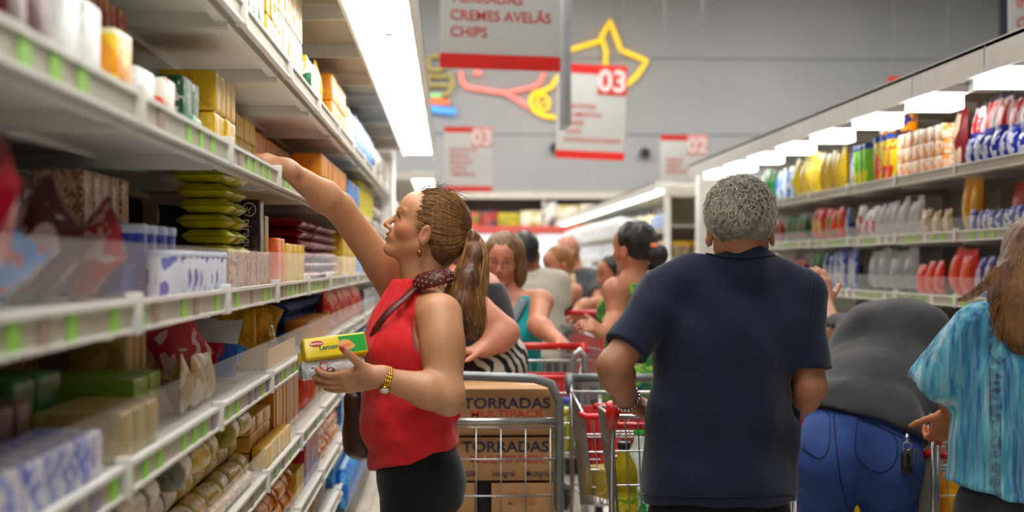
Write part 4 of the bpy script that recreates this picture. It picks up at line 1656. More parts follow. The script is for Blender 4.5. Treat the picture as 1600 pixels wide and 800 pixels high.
# ---- fourth shelf
run(-1, 3, 1.2, 2.0, 'blue_brown_box', 'navy and brown box', 1, back=0.2)
run(-1, 3, 1.2, 2.35, 'blue_white_pack', 'blue and white bar box', 1, back=0.0, rows=1)
run(-1, 3, 1.6, 2.35, 'blue_brown_box', 'navy and brown box behind the bar boxes', 1, back=0.12, sc=0.9)
run(-1, 3, 2.38, 2.75, 'green_tub', 'dark green tub', 1, back=0.16)
run(-1, 3, 2.3, 3.3, 'kraft_box', 'kraft cracker box', 1, back=0.32)
run(-1, 3, 2.4, 2.75, 'beige_pack', 'beige cracker pack', 1, back=0.0)
run(-1, 3, 2.8, 3.1, 'lime_flat', 'flat lime wafer pack', 2, back=0.06)
run(-1, 3, 3.12, 3.4, 'kraft_tall', 'tall kraft cracker box', 1, back=0.14)
run(-1, 3, 3.15, 3.62, 'tan_bag', 'tan cracker bag', 1, back=0.01, sc=0.8, rj=12)
run(-1, 3, 3.45, 4.6, 'brown_gold_bag', 'brown and gold bag at the back', 1, back=0.2)
run(-1, 3, 4.3, 5.6, 'yellow_bag', 'yellow snack bag at the back', 1, back=0.22, sc=0.95, rj=15)
run(-1, 3, 5.9, 6.9, 'orange_tin', 'orange round tin', 1, back=0.02)
run(-1, 3, 6.1, 8.5, 'blue_flat', 'blue foil packet', 3, back=0.12, rj=8)
run(-1, 3, 7.0, 9.5, 'red_yellow_bag', 'red snack bag far along', 1)
run(-1, 3, 9.6, 11.7, 'dark_white_box', 'small jar box', 1)
for i in range(16):
    a = 4.62 + (i % 8) * 0.085
    place('gold_stick', -0.60 - 0.05 * (i // 8), a, EYE - 0.355 + 0.13 + 0.03 * (i // 8), 0, (math.radians(78 + 26 * math.sin(i * 2.1)), 0.4 * math.sin(i * 1.3), 0.2 + 0.5 * math.sin(i * 1.7)),
          'gold foil chocolate stick standing loose in the fourth left shelf tray, %s one' % ORD[i], 'gold chocolate sticks in the tray', None, 1.15)
place('silver_blue_bag0', -0.635, 4.02, EYE - 0.355 + 0.045, 0, (0.0, 0.25, 1.3), 'silver and blue chocolate bag standing in the left fourth shelf, before gold sticks', None, sc=0.85)
place('red_white_bag0', -0.62, 3.74, EYE - 0.355 + 0.1, 0, (0.6, 0.3, -1.0), 'red and white bag leaning beside the silver blue bag', None, sc=0.8)
place('blue_red_bag1', -0.57, 4.12, EYE - 0.355 + 0.075, 0, (0.9, 0.0, -1.2), 'red and blue bag lying beside the silver blue bag', None, sc=0.8)
t = MB().box((-0.001, 0, 0), (0.001, 0.8, 0.06)).box((-0.12, 0, 0), (0.0, 0.002, 0.075)).box((-0.12, 0, 0), (0.0, 0.8, 0.002)).build('display_tray', plain('tray_yellow', '#e0b020', 0.4), None, (-0.53, 4.55, EYE - 0.312))
setp(t, 'open yellow display tray holding gold chocolate sticks', 'tray')
# ---- fifth shelf
for r in range(3):
    for l in range(3):
        for i in range(10):
            y = 2.5 + i * 0.185
            if l == 2 and i in (0, 3, 7):
                continue
            key = 'grey_roll' if (i < 5) else 'yellow_roll'
            nmn = 'grey ended' if i < 5 else 'yellow ended'
            place(key, -0.575 - r * 0.072 - (0.036 if l % 2 else 0), y, EYE - 0.63 + 0.043 + l * 0.06, math.radians(5 * math.sin(i * 3 + r + l)), None,
                  '%s biscuit roll, left fifth shelf, %s along, %s layer, %s row' % (nmn, ORD[i], ORD[l], ORD[r]), 'biscuit rolls on the left fifth shelf')
for i in range(10):
    place('thin_white_roll', -0.535, 2.45 + i * 0.178, EYE - 0.63 + 0.045, 0, None, 'thin pale biscuit roll along the guard of the left fifth shelf, %s along' % ORD[i], 'thin rolls by the guard')
run(-1, 2, 4.4, 5.0, 'yellow_long', 'flat yellow packet', 3, back=0.05)
run(-1, 2, 4.7, 5.1, 'yellow_slim', 'upright yellow packet', 1, back=0.2, rows=2)
run(-1, 2, 5.05, 5.9, 'yellow_slim', 'upright golden packet', 1, back=0.05, rows=3)
run(-1, 2, 4.4, 5.1, 'small_yellow', 'yellow printed pack', 1, back=0.0, sc=(0.6, 0.7, 0.6))
run(-1, 2, 5.4, 6.3, 'orange_tin', 'orange tin standing high', 2, back=0.2, sc=1.1)
run(-1, 2, 5.95, 6.6, 'orange_bag', 'orange bag', 1, back=0.02)
run(-1, 2, 6.65, 8.4, 'tan_bag', 'cream and yellow bag', 1)
run(-1, 2, 8.5, 10.4, 'blue_box', 'dark blue pack', 1)
run(-1, 2, 10.5, 11.7, 'dark_white_box', 'plain jar box', 1)
# ---- sixth shelf
run(-1, 1, 4.3, 5.5, 'orange_roll', 'orange biscuit roll', 2, rows=2, rj=12)
run(-1, 1, 5.5, 5.75, 'small_yellow', 'loose yellow pack', 1)
run(-1, 1, 5.8, 6.4, 'red_blue_slim', 'slim red and blue pack', 1, rows=2)
run(-1, 1, 6.45, 7.7, 'orange_roll', 'golden biscuit roll', 3, rows=1, rj=8)
run(-1, 1, 7.75, 9.6, 'blue_box', 'blue low pack', 1)
run(-1, 1, 9.65, 11.7, 'tan_pack_box', 'brown low pack', 2, step=0.11)
# ---- lowest shelf
run(-1, 0, 5.2, 6.2, 'red_green_bag', 'dark red bag', 1)
run(-1, 0, 6.25, 7.2, 'brown_gold_bag', 'brown bag', 1)
run(-1, 0, 7.25, 9.0, 'blue_box', 'low blue pack', 1)
run(-1, 0, 9.1, 11.7, 'purple_box', 'purple and white pack', 2)
tb = {9: (-0.46, -1.22)}
run(-1, 9, 7.4, 9.0, 'blue_bottle', 'blue drink bottle', 1, rows=2, table=tb, shname='plinth of the left gondola')
run(-1, 9, 9.1, 9.7, 'purple_box', 'violet wafer pack', 2, table=tb, shname='plinth of the left gondola')
run(-1, 9, 9.75, 10.5, 'small_orange', 'orange low pack', 1, table=tb, shname='plinth of the left gondola')

# ---- right gondola
def rr(x, bk=0.0):
    """aisle depth at which goods standing bk behind the right shelf front show at picture column x"""
    return (2.40 + bk) * 2400 / (x - 700)


RU = [
    (3, 1680, 1515, 'tri_colour_bag', 'red, blue and white coffee bag', 1, 0.1, 1.0),
    (3, 1680, 1512, 'blue_white_row', 'blue and white sachet', 1, 0.0, 1.0),
    (3, 1512, 1490, 'maroon_tall_bag', 'tall maroon and cream bag', 1, 0.05, 0.95),
    (3, 1490, 1408, 'orange_white_tray', 'orange and white tray pack', 3, 0.02, 1.0),
    (3, 1405, 1368, 'multi_tin', 'multicoloured snack canister', 1, 0.02, 1.0),
    (3, 1365, 1340, 'green_tin', 'green snack canister', 1, 0.02, 1.0),
    (3, 1339, 1326, 'blue_silver_bag', 'blue and yellow slim bag', 1, 0.02, 0.8),
    (3, 1325, 1281, 'yellow_slim_bag', 'slim yellow bag', 1, 0.02, 1.0),
    (3, 1280, 1238, 'yellow_snack', 'plump yellow snack bag', 1, 0.02, 1.0),
    (3, 1237, 1213, 'blue_white_bag', 'blue and white snack bag', 1, 0.02, 1.0),
    (3, 1212, 1186, 'green_white_bag', 'green and white bag', 1, 0.02, 1.0),
    (2, 1760, 1556, 'red_big_bag', 'big red cookie bag', 1, 0.1, 0.85),
    (2, 1700, 1516, 'blue_white_row', 'blue and white sachet', 1, 0.0, 0.75),
    (2, 1540, 1496, 'pasta_yellow', 'leaning yellow pasta bag', 1, 0.05, 0.88),
    (2, 1492, 1446, 'tan_bag', 'yellow noodle bag', 1, 0.04, 0.85),
    (2, 1445, 1376, 'white_bag', 'white flour bag', 1, 0.05, 0.85),
    (2, 1374, 1336, 'white_red_bag', 'white, red and yellow bag', 1, 0.02, 0.95),
    (2, 1334, 1322, 'blue_silver_bag', 'blue and gold bag', 1, 0.02, 0.75),
    (2, 1320, 1292, 'orange_green_bag', 'orange bag with green foot', 1, 0.02, 0.95),
    (2, 1291, 1266, 'red_yellow_bag', 'red and yellow bag', 1, 0.02, 1.05),
    (2, 1264, 1226, 'green_bag', 'dark green bag', 1, 0.04, 0.95),
    (2, 1225, 1186, 'red_green_bag', 'red and green bag', 1, 0.04, 0.95),
    (1, 1760, 1528, 'purple_bag', 'purple pasta bag', 1, 0.02, 1.0),
    (1, 1526, 1478, 'orange_bag', 'tall orange pasta bag', 1, 0.02, 1.25),
    (1, 1476, 1432, 'orange_bag', 'orange pasta bag', 1, 0.02, 0.85),
    (1, 1431, 1346, 'silver_bag', 'large silver flour bag', 1, 0.04, 0.85),
    (1, 1345, 1288, 'blue_silver_bag', 'blue and silver bag', 1, 0.02, 0.95),
    (1, 1287, 1262, 'green_bag', 'bright green bag', 1, 0.02, 1.15),
    (1, 1261, 1186, 'red_green_bag', 'dark red bag', 1, 0.04, 1.0),
    (0, 1760, 1500, 'orange_bag', 'orange bag below', 1, 0.02, 1.0),
    (0, 1500, 1400, 'red_yellow_bag', 'red bag below', 1, 0.02, 1.0),
    (0, 1400, 1230, 'green_bag', 'green bag below', 1, 0.02, 1.0),
    (-1, 1900, 1400, 'yellow_snack', 'yellow bag low down', 1, 0.02, 1.0),
    (-1, 1400, 1250, 'green_bag', 'green bag low down', 1, 0.02, 1.0),
]
for (s_, x1, x0, key, desc, ly, bk, sc) in RU:
    run(1, s_, rr(x1, bk) + 0.01, rr(x0, bk), key, desc, ly, back=bk, sc=sc, rj=5, gap=0.006)
# second layer behind on top shelf: orange boxes on the canisters
run(1, 3, rr(1405), rr(1372), 'orange_round_box', 'orange and navy tin on top of the canisters', 1, back=0.02, table={3: (2.38, 0.412 + 0.255)})
# nearer stretch of right gondola, beyond the right frame edge
run(1, 3, 4.4, 5.6, 'yellow_snack', 'yellow bag by the right frame edge', 1)
run(1, 2, 4.2, 5.2, 'red_big_bag', 'large red bag near the frame edge', 1)

# ---- far gondolas and end cap
FT = {2: (2.36, 0.35), 1: (2.36, 0.02), 0: (2.36, -0.32), -1: (2.36, -0.7)}
for (s_, a, b_, key, desc) in ((2, 16.5, 18.0, 'blue_white_box', 'pale blue pack'), (2, 18.1, 20, 'yellow_white_box', 'yellow pack'), (1, 16.5, 20, 'white_gold_box', 'white and gold pack'), (0, 16.5, 20, 'dark_white_box', 'white jar box'),
                               (2, 21.2, 31.5, 'glass_grey_box', 'boxed glassware'), (1, 21.2, 31.5, 'glass_grey_box', 'grey boxed glassware'), (0, 21.2, 31.5, 'glass_grey_box', 'silver boxed glassware')):
    run(1, s_, a, b_, key, desc, 1, table=FT, sc=1.25, shname='far right gondola, %s shelf' % {2: 'upper', 1: 'middle', 0: 'lower'}[s_])
FL = {2: (-0.5, 0.35), 1: (-0.5, 0.02)}
run(-1, 2, 14.7, 21, 'dark_white_box', 'mixed pale box', 1, table=FL, sc=1.6, shname='far left gondola, upper shelf', step=0.24)
run(-1, 1, 14.7, 21, 'blue_white_box', 'mixed blue box', 1, table=FL, sc=1.6, shname='far left gondola, middle shelf', step=0.24)
for zi, z in enumerate((0.28, 0.69, 1.09, 1.49)):
    for j in range(5):
        place('yellow_brown_case', 2.33 + 0.13 + j * 0.215, 16.2, z, 0, None, 'yellow topped brown carton on end cap, shelf %s from the floor, %s from left' % (ORD[zi], ORD[j]), 'cartons on the end cap', 'carton')
# tall green and orange banner strip between far gondola sections
t = empty('post_banner', (2.30, 20.6, 0.0), 'narrow upright banner post in orange, beige and green on the far gondola', 'banner')
MB().box((-0.02, -0.08, 0), (0.04, 0.08, 1.35)).build('lower_strip', plain('banner_green', '#7c9a78', 0.6), t)
MB().box((-0.02, -0.08, 1.35), (0.04, 0.08, 1.85)).build('upper_strip', plain('banner_orange', '#d08a78', 0.6), t)
# lettering on the brown pack in the third shelf
lm2 = plain('pack_lettering_cream', '#d9d0c4', 0.5)
for o in [o for o in bpy.data.objects if o.get('label', '').startswith('dark brown cracker pack')]:
    link('lettering', text_mesh('piraquê', 0.034, lm2, 0.0003), o, (0.004, -0.0475, 0.185), (math.pi / 2, math.pi / 2, 0))
    mb = MB()
    mb.tube([(0.02 + 0.018 * math.cos(a * 0.52), -0.048, 0.212 + 0.018 * math.sin(a * 0.52)) for a in range(12)], 0.0018, 5, closed=True)
    mb.tube([(0.012, -0.048, 0.22), (0.02, -0.048, 0.208), (0.028, -0.048, 0.22)], 0.0015, 5)
    mb.tube([(0.02, -0.048, 0.208), (0.02, -0.048, 0.2)], 0.0015, 5)
    mb.build('emblem', lm2, o)
print('products', NPROD[0])
# ------------------------------------------------------------------ people
def torso(pel, chest, neck, shL, shR, fwd, w, d, inf=0.0, k=0.05, sr=0.05, hz=(0.13, 0.15, 0.17)):
    up = nrm(np.array(chest) - pel)
    side = nrm(np.array(shL, float) - shR)
    f1 = nrm(np.array(fwd, float) - up * np.dot(fwd, up))
    s1 = np.cross(up, f1)
    R = [s1, f1, up]
    f2 = nrm(np.array(fwd, float) - side * np.dot(fwd, side))
    mid = np.array(pel) * 0.48 + np.array(chest) * 0.52
    i = inf
    o = [U(ell(pel, (w[0] + i, d[0] + i, hz[0]), R), k), U(ell(mid, (w[1] + i, d[1] + i, hz[1]), R), k), U(ell(chest, (w[2] + i, d[2] + i, hz[2]), R), k)]
    cs = (np.array(shL) + shR) / 2
    o.append(U(ecap(cs + (shL - cs) * 0.85, cs + (shR - cs) * 0.85, sr + i, sr + i, f2, 0.95), k))
    for sh in (shL, shR):
        o.append(U(cap(np.array(neck) - up * 0.03, cs + (sh - cs) * 0.72 + up * 0.012, 0.048 + i, 0.036 + i), 0.045))
    return o


def arm(sh, el, wr, r=(0.05, 0.04, 0.036, 0.025), inf=0.0, k=0.025, delt=True):
    sh, el, wr = [np.array(x, float) for x in (sh, el, wr)]
    o = []
    if delt:
        o.append(U(ell(sh, r[0] * 1.12 + inf), k))
    o.append(U(cap(sh, el, r[0] + inf, r[1] + inf), k))
    m = el + (wr - el) * 0.28
    o.append(U(cap(el, m, r[1] * 0.96 + inf, r[2] * 1.12 + inf), 0.02))
    o.append(U(cap(m, wr, r[2] * 1.12 + inf, r[3] + inf), 0.02))
    return o


def legs_ops(pel, hips, knees, ankles, r=(0.1, 0.07, 0.055), inf=0.0, butt=None):
    o = []
    for h_, k_, a_ in zip(hips, knees, ankles):
        o.append(U(cap(h_, k_, r[0] + inf, r[1] + inf), 0.03))
        o.append(U(cap(k_, a_, r[1] + inf, r[2] + inf), 0.03))
    return o


def shoe(loc, rz, mat, parent, sc=1.0):
    o = [U(ell((0, 0.05, 0.035), (0.045, 0.11, 0.04)), 0.01), U(ell((0, -0.05, 0.05), (0.037, 0.06, 0.05)), 0.03), U(cap((0, -0.05, 0.05), (0, -0.05, 0.1), 0.036, 0.034), 0.02), I(plane((0, 0, 0.0), (0, 0, -1)))]
    v, q = surface(o, 0.01)
    ob = link('shoe', np_mesh('shoe', v, q, mat), parent)
    ob.location = (loc[0] - parent.location[0], loc[1] - parent.location[1], 0.0)
    ob.rotation_euler = (0, 0, rz)
    return ob


def head_frame_curls(H, n, seed, rfun, path, m=8):
    rg = np.random.RandomState(seed)
    out = []
    while len(out) < n:
        a = nrm(rg.normal(size=3))
        p = path(a, rg)
        if p is not None:
            out.append(p)
    return np.array(out)


def on_scalp(H, a, rad=(0.099, 0.079, 0.089), c=(-0.012, 0, 0.02), off=0.0):
    """point on hair surface in direction a (head frame f, w, u)"""
    r = np.array(rad) + off
    a = np.asarray(a, float)
    s_ = 1 / np.sqrt(((a / r) ** 2).sum(-1, keepdims=True))
    q = a * s_ + np.array(c)
    return H.C + H.sc * (q[..., :1] * H.f + q[..., 1:2] * H.w + q[..., 2:3] * H.u)


def head_for(px, py, Y, f, u=(0, 0, 1), sc=1.0):
    return Head(P(px, py, Y), f, u, sc)


from mathutils.bvhtree import BVHTree


def on_surface(ob, px, py, lift=0.001):
    """point on the garment's surface under a picture position, lifted slightly outwards"""
    if 'bvh' not in GLINE or GLINE['bvh'][0] != ob.name:
        me = ob.data
        off = Vector(ob.parent.location)
        GLINE['bvh'] = (ob.name, BVHTree.FromPolygons([v.co + off for v in me.vertices], [p.vertices[:] for p in me.polygons]))
    o = Vector((0, 0, EYE))
    d = (Vector(P(px, py, 4.0)) - o).normalized()
    h, n, _, _ = GLINE['bvh'][1].ray_cast(o, d)
    if h is None:
        return None
    return np.array(h + n * lift)


def seam(ob, pts, r, mat, name='seam', n=14):
    q = interp([vec(a, b, 0) for a, b in pts], n)
    w = [on_surface(ob, a[0], a[1]) for a in q]
    w = [x for x in w if x is not None]
    if len(w) < 3:
        return
    par = ob.parent
    mb = MB()
    mb.tube([x - np.array(par.location[:]) for x in w], r, 5)
    return mb.build(name, mat, par)


def interp(pts, n):
    pts = np.asarray(pts, float)
    t = np.linspace(0, len(pts) - 1, n)
    out = np.empty((n, 3))
    m = len(pts)
    for j, x in enumerate(t):
        i = min(int(x), m - 2)
        f = x - i
        p0, p1, p2, p3 = pts[max(i - 1, 0)], pts[i], pts[i + 1], pts[min(i + 2, m - 1)]
        out[j] = 0.5 * ((2 * p1) + (-p0 + p2) * f + (2 * p0 - 5 * p1 + 4 * p2 - p3) * f * f + (-p0 + 3 * p1 - 3 * p2 + p3) * f ** 3)
    return out


# =================================================================== 1. woman in the red halter top
Z0 = 4.45
rw = empty('person', (P(655, 720, Z0)[0], Z0, 0), 'woman in red sleeveless top reaching to a shelf with two packs in hand', 'person')
Hd = head_for(668, 353, 4.45, (-0.93, -0.08, 0.34), (0.34, 0.0, 0.94), 1.0)
pel, chest, neck = P(642, 725, 4.45), P(655, 555, 4.46), P(660, 450, 4.46)
shN, shF = P(686, 495, 4.30), P(632, 462, 4.63)
elN, wrN = P(697, 618, 4.22), P(586, 588, 4.17)
elF, wrF = P(530, 324, 4.50), P(447, 263, 4.34)
SK = skin_mat('tan_woman', '#b68662', 0.5)
ops = torso(pel, chest, neck, shN, shF, (-1, 0, 0), (0.16, 0.15, 0.145), (0.1, 0.1, 0.1), sr=0.038)
ops += Hd.ops(True)
ops += [U(cap(P(664, 462, 4.46), Hd.L(-0.02, 0, -0.06), 0.058, 0.053), 0.022), U(cap(P(650, 452, 4.46), Hd.L(0.03, 0, -0.075), 0.038, 0.036), 0.025)]
ops += arm(shN, elN, wrN, (0.057, 0.05, 0.043, 0.026))
ops += [U(ell(P(692, 540, 4.26), (0.06, 0.058, 0.09)), 0.03), U(ell(elN + vec(0.012, 0, -0.022), 0.032), 0.02)]
ops += arm(shF, elF, wrF, (0.054, 0.043, 0.04, 0.026))
ops += [U(cap(shF, P(600, 412, 4.6), 0.058, 0.052), 0.03)]
# near hand holding the packs: fingers to the left, palm up behind the packs
hn, tipsN = hand(wrN, (-0.97, 0.1, -0.2), (0.0, 0.78, 0.62), (0, -0.6, 0.8), curls=[(14, 22, 18), (12, 20, 16), (10, 18, 14), (8, 16, 12)], sc=0.98, thumb=(0.42, 0.95, 0.05), tcurl=4)
ops += hn
hf, tipsF = hand(wrF, (-0.86, 0.3, 0.36), (0.1, 0.2, -1), (0.0, -1, 0.1), curl=(12, 22, 18), sc=0.95, thumb=(0.8, 0.5, 0.2))
ops += hf


def rw_tint(v):
    c = Hd.tint((0.86, 0.38, 0.33), (1.0, 0.7, 0.66), (0.42, 0.3, 0.24))(v)
    # nail polish on the near thumb tip and fingers
    for tp in tipsN:
        p = tp[0] - tp[2] * 0.006
        m = ((v - p) ** 2).sum(1) < 0.0078 ** 2
        c[m] = (0.85, 0.12, 0.16)
    q = tipsN[-1]
    m = (((v - (q[0] + vec(0, -0.006, 0.004))) ** 2).sum(1) < 0.0098 ** 2)
    c[m] = (0.85, 0.12, 0.16)
    return c


sdf_obj('body', ops, 0.0042, SK, rw, tint=rw_tint)
Hd.eyes(rw)
mb = MB()
for g in (1, -1):
    mb.tube([Hd.L(0.0865, g * 0.019, -0.0055) - np.array(rw.location[:]), Hd.L(0.0895, g * 0.027, -0.002) - np.array(rw.location[:]), Hd.L(0.0885, g * 0.036, -0.002) - np.array(rw.location[:]), Hd.L(0.081, g * 0.0445, -0.006) - np.array(rw.location[:])], [0.0007, 0.0013, 0.0014, 0.0008], 6)
    for k in range(9):
        y_ = 0.024 + 0.0024 * k
        b0 = Hd.L(0.0895 - 0.0002 * k * k * 0.4, g * y_, -0.002) - np.array(rw.location[:])
        mb.tube([b0, b0 + Hd.f * 0.005 + Hd.u * 0.001 + Hd.w * g * 0.0015, b0 + Hd.f * 0.0075 + Hd.u * 0.0035 + Hd.w * g * 0.0025], [0.0004, 0.0003, 0.0001], 4)
mb.build('eyelashes', plain('lash_brown', '#1c110c', 0.6), rw)

# red halter top
RED = cloth_mat('red', '#cf2226', 0.8, var=0.06)


def red_disp(p):
    ang = np.arctan2(p[..., 1] - 4.46, p[..., 0] - P(655, 500, 4.46)[0])
    zt = (p[..., 2] - 1.08) / 0.3
    fade = np.clip(zt, 0, 1)
    fold = np.sin(ang * 34 + 1.3 * np.sin(p[..., 2] * 9)) * 0.0042 * fade
    low = vnoise(p * np.array((8, 8, 26)) + p[..., 0:1] * 8 + np.array((0, 0, 3))) * 0.011 * np.clip((1.06 - p[..., 2]) / 0.15, 0, 1)
    drape = vnoise(p * np.array((14, 14, 4))) * 0.007 + vnoise(p * np.array((24, 24, 12)) + p[..., 2:3] * 10) * 0.004
    hem = np.exp(-((p[..., 2] - 0.885 + 0.0) / 0.012) ** 2) * 0.004
    return fold + low + drape + hem


top = torso(P(642, 725, 4.45), P(652, 550, 4.46), neck, shN, shF, (-1, 0, 0), (0.165, 0.17, 0.155), (0.11, 0.112, 0.11), inf=0.010, sr=0.03)[:3]
top += [U(ell(P(618, 548, 4.36), (0.085, 0.08, 0.085)), 0.05), U(ell(P(612, 545, 4.54), (0.085, 0.08, 0.085)), 0.05)]
top += [U(ell(P(620, 655, 4.45), (0.105, 0.135, 0.12)), 0.05), U(ell(P(650, 695, 4.45), (0.122, 0.17, 0.1)), 0.04)]
top += [U(cap(P(643, 600, 4.45), P(648, 690, 4.45), 0.118, 0.12), 0.04)]
top += [U(cap(P(625, 520, 4.44), P(652, 455, 4.455), 0.09, 0.07), 0.045)]
top += [U(cap(P(640, 500, 4.42), P(660, 440, 4.46), 0.085, 0.064), 0.03)]
top += [U(cap(P(712, 470, 4.40), P(702, 640, 4.40), 0.018, 0.03), 0.04)]
top += [S(ell(shN + vec(0.0, -0.02, -0.01), (0.083, 0.115, 0.125)), 0.012)]
top += [S(cap(shN + vec(0, -0.05, 0.02), P(686, 560, 4.2), 0.07, 0.055), 0.012)]
top += [S(ell(shF + vec(-0.02, 0.05, 0.03), (0.085, 0.09, 0.12)), 0.012)]
top += [I(plane(P(655, 713, 4.45), nrm((0.24, 0, -1)))), I(plane(P(650, 436, 4.46), nrm((-0.1, 0, 1))))]
top += [S(cap(P(664, 470, 4.46), Hd.L(-0.02, 0, -0.06), 0.062, 0.057), 0.004)]
sdf_obj('halter_top', top, 0.0048, RED, rw, red_disp)
# gathered neck band
nb = MB()
ring = []
for i in range(28):
    a = 2 * math.pi * i / 28
    c0 = P(653, 438, 4.455)
    ring.append(c0 + vec(0.06 * math.cos(a), 0.058 * math.sin(a), 0.012 * math.cos(a)) - np.array(rw.location[:]))
nb.tube(ring, 0.009, 8, closed=True)
nb.build('neck_band', RED, rw)

# black trousers
BLK = cloth_mat('black_trousers', '#0d0d10', 0.9, var=0.1)
hipL, hipR = P(652, 760, 4.38), P(650, 760, 4.53)
tr = [U(ell(P(655, 735, 4.45), (0.125, 0.175, 0.13)), 0.04), U(ell(P(672, 760, 4.40), (0.1, 0.095, 0.11)), 0.04), U(ell(P(672, 760, 4.52), (0.1, 0.095, 0.11)), 0.04)]
kL, kR = P(634, 935, 4.36), P(640, 935, 4.55)
aL, aR = vec(kL[0] + 0.03, 4.36, 0.09), vec(kR[0] + 0.02, 4.55, 0.09)
tr += legs_ops(None, (hipL, hipR), (kL, kR), (aL, aR), (0.105, 0.066, 0.05))
tr += [I(plane(P(655, 690, 4.45), (-0.2, 0, 1)))]
sdf_obj('trousers', tr, 0.008, BLK, rw, lambda p: vnoise(p * np.array((16, 16, 30))) * 0.004)
for a in (aL, aR):
    shoe(a + vec(-0.02, 0, 0), math.pi / 2, BLACKP, rw)

# hair: cap volume pulled back, strands to the tie, pony tail
HA = hair_mat('auburn', '#26150c', '#6e4526', 0.4)
HA2 = hair_mat('auburn_light', '#4a2c16', '#b08048', 0.36)
hc = [U(ell(Hd.L(-0.02, 0, 0.022), (0.099, 0.082, 0.09), Hd.R), 0.01), U(ell(Hd.L(-0.055, 0, -0.03), (0.062, 0.068, 0.08), Hd.R), 0.03), U(ell(Hd.L(-0.03, 0, 0.04), (0.085, 0.072, 0.066), Hd.R), 0.02),
      I(plane(Hd.L(0.078, 0, 0.06), Hd.f * 1.0 - Hd.u * 0.5), 0.01), S(ell(Hd.L(0.03, 0.07, -0.045), (0.04, 0.05, 0.045), Hd.R), 0.012), S(ell(Hd.L(0.03, -0.07, -0.045), (0.04, 0.05, 0.045), Hd.R), 0.012), I(plane(Hd.L(-0.03, 0, -0.088), -Hd.u + Hd.f * 0.2), 0.01)]
tie = P(722, 356, 4.45)
tl = np.array(((tie - Hd.C) @ Hd.f, (tie - Hd.C) @ Hd.w, (tie - Hd.C) @ Hd.u))


def hair_groove(p):
    q = p - tie
    a = np.arctan2(q @ Hd.w, np.maximum(1e-3, np.abs(q @ Hd.f)))
    b = np.arctan2(q @ Hd.u, np.abs(q @ Hd.f) + 1e-3)
    return (np.sin(a * 46 + 2 * np.sin(b * 7)) * 0.0010 + vnoise(p * 30) * 0.0012)


sdf_obj('hair', hc, 0.0045, HA, rw, hair_groove)
rg = np.random.RandomState(4)
paths = []
dt = nrm(tl - np.array((-0.02, 0, 0.022)))
while len(paths) < 1700:
    a = nrm(rg.normal(size=3))
    if a @ dt > 0.93:
        continue
    q = a * np.array((0.1, 0.083, 0.091)) + np.array((-0.02, 0, 0.022))
    # keep on the hairy side of the hairline
    if (q[0] - 0.078) - (q[2] - 0.06) * 0.5 > 0.004 * rg.rand():
        continue
    if q[2] < -0.03 and q[0] > -0.015 or q[2] < -0.075:
        continue
    ts = np.linspace(0, rg.uniform(0.7, 1), 9)
    th = math.acos(np.clip(a @ dt, -1, 1))
    sl = (np.sin((1 - ts) * th)[:, None] * a + np.sin(ts * th)[:, None] * dt) / math.sin(th)
    off = 0.001 + 0.003 * rg.rand() + 0.0015 * np.sin(ts * 6 + rg.rand() * 6)
    low = 0.021 * np.clip(-sl[:, 2] / 0.6, 0, 1) * np.clip(0.3 - sl[:, 0], 0, 1)
    pts = on_scalp(Hd, sl, (0.099, 0.082, 0.091), (-0.02, 0, 0.022), (off + low)[:, None])
    k_ = ts[:, None] ** 6
    pts = pts * (1 - k_) + (tie + rg.normal(size=3) * 0.006) * k_
    paths.append(pts)
strands('hair_strands', paths, 0.0012, 0.0009, HA2, rw)
# pony tail
pc = np.array([P(724, 354, 4.45), P(739, 372, 4.43), P(742, 402, 4.41), P(732, 440, 4.40), P(727, 478, 4.39), P(736, 508, 4.385), P(742, 532, 4.38)])
pr = [0.013, 0.022, 0.034, 0.05, 0.054, 0.04, 0.01]
po = [U(cap(pc[i], pc[i + 1], pr[i] * 0.9, pr[i + 1] * 0.9), 0.015) for i in range(5)]
sdf_obj('pony_tail', po, 0.0045, HA, rw, lambda p: vnoise(p * np.array((110, 110, 7))) * 0.003 + vnoise(p * np.array((30, 30, 2))) * 0.002)


def interp(pts, n):
    pts = np.asarray(pts, float)
    t = np.linspace(0, len(pts) - 1, n)
    out = np.empty((n, 3))
    m = len(pts)
    for j, x in enumerate(t):
        i = min(int(x), m - 2)
        f = x - i
        p0, p1, p2, p3 = pts[max(i - 1, 0)], pts[i], pts[i + 1], pts[min(i + 2, m - 1)]
        out[j] = 0.5 * ((2 * p1) + (-p0 + p2) * f + (2 * p0 - 5 * p1 + 4 * p2 - p3) * f * f + (-p0 + 3 * p1 - 3 * p2 + p3) * f ** 3)
    return out


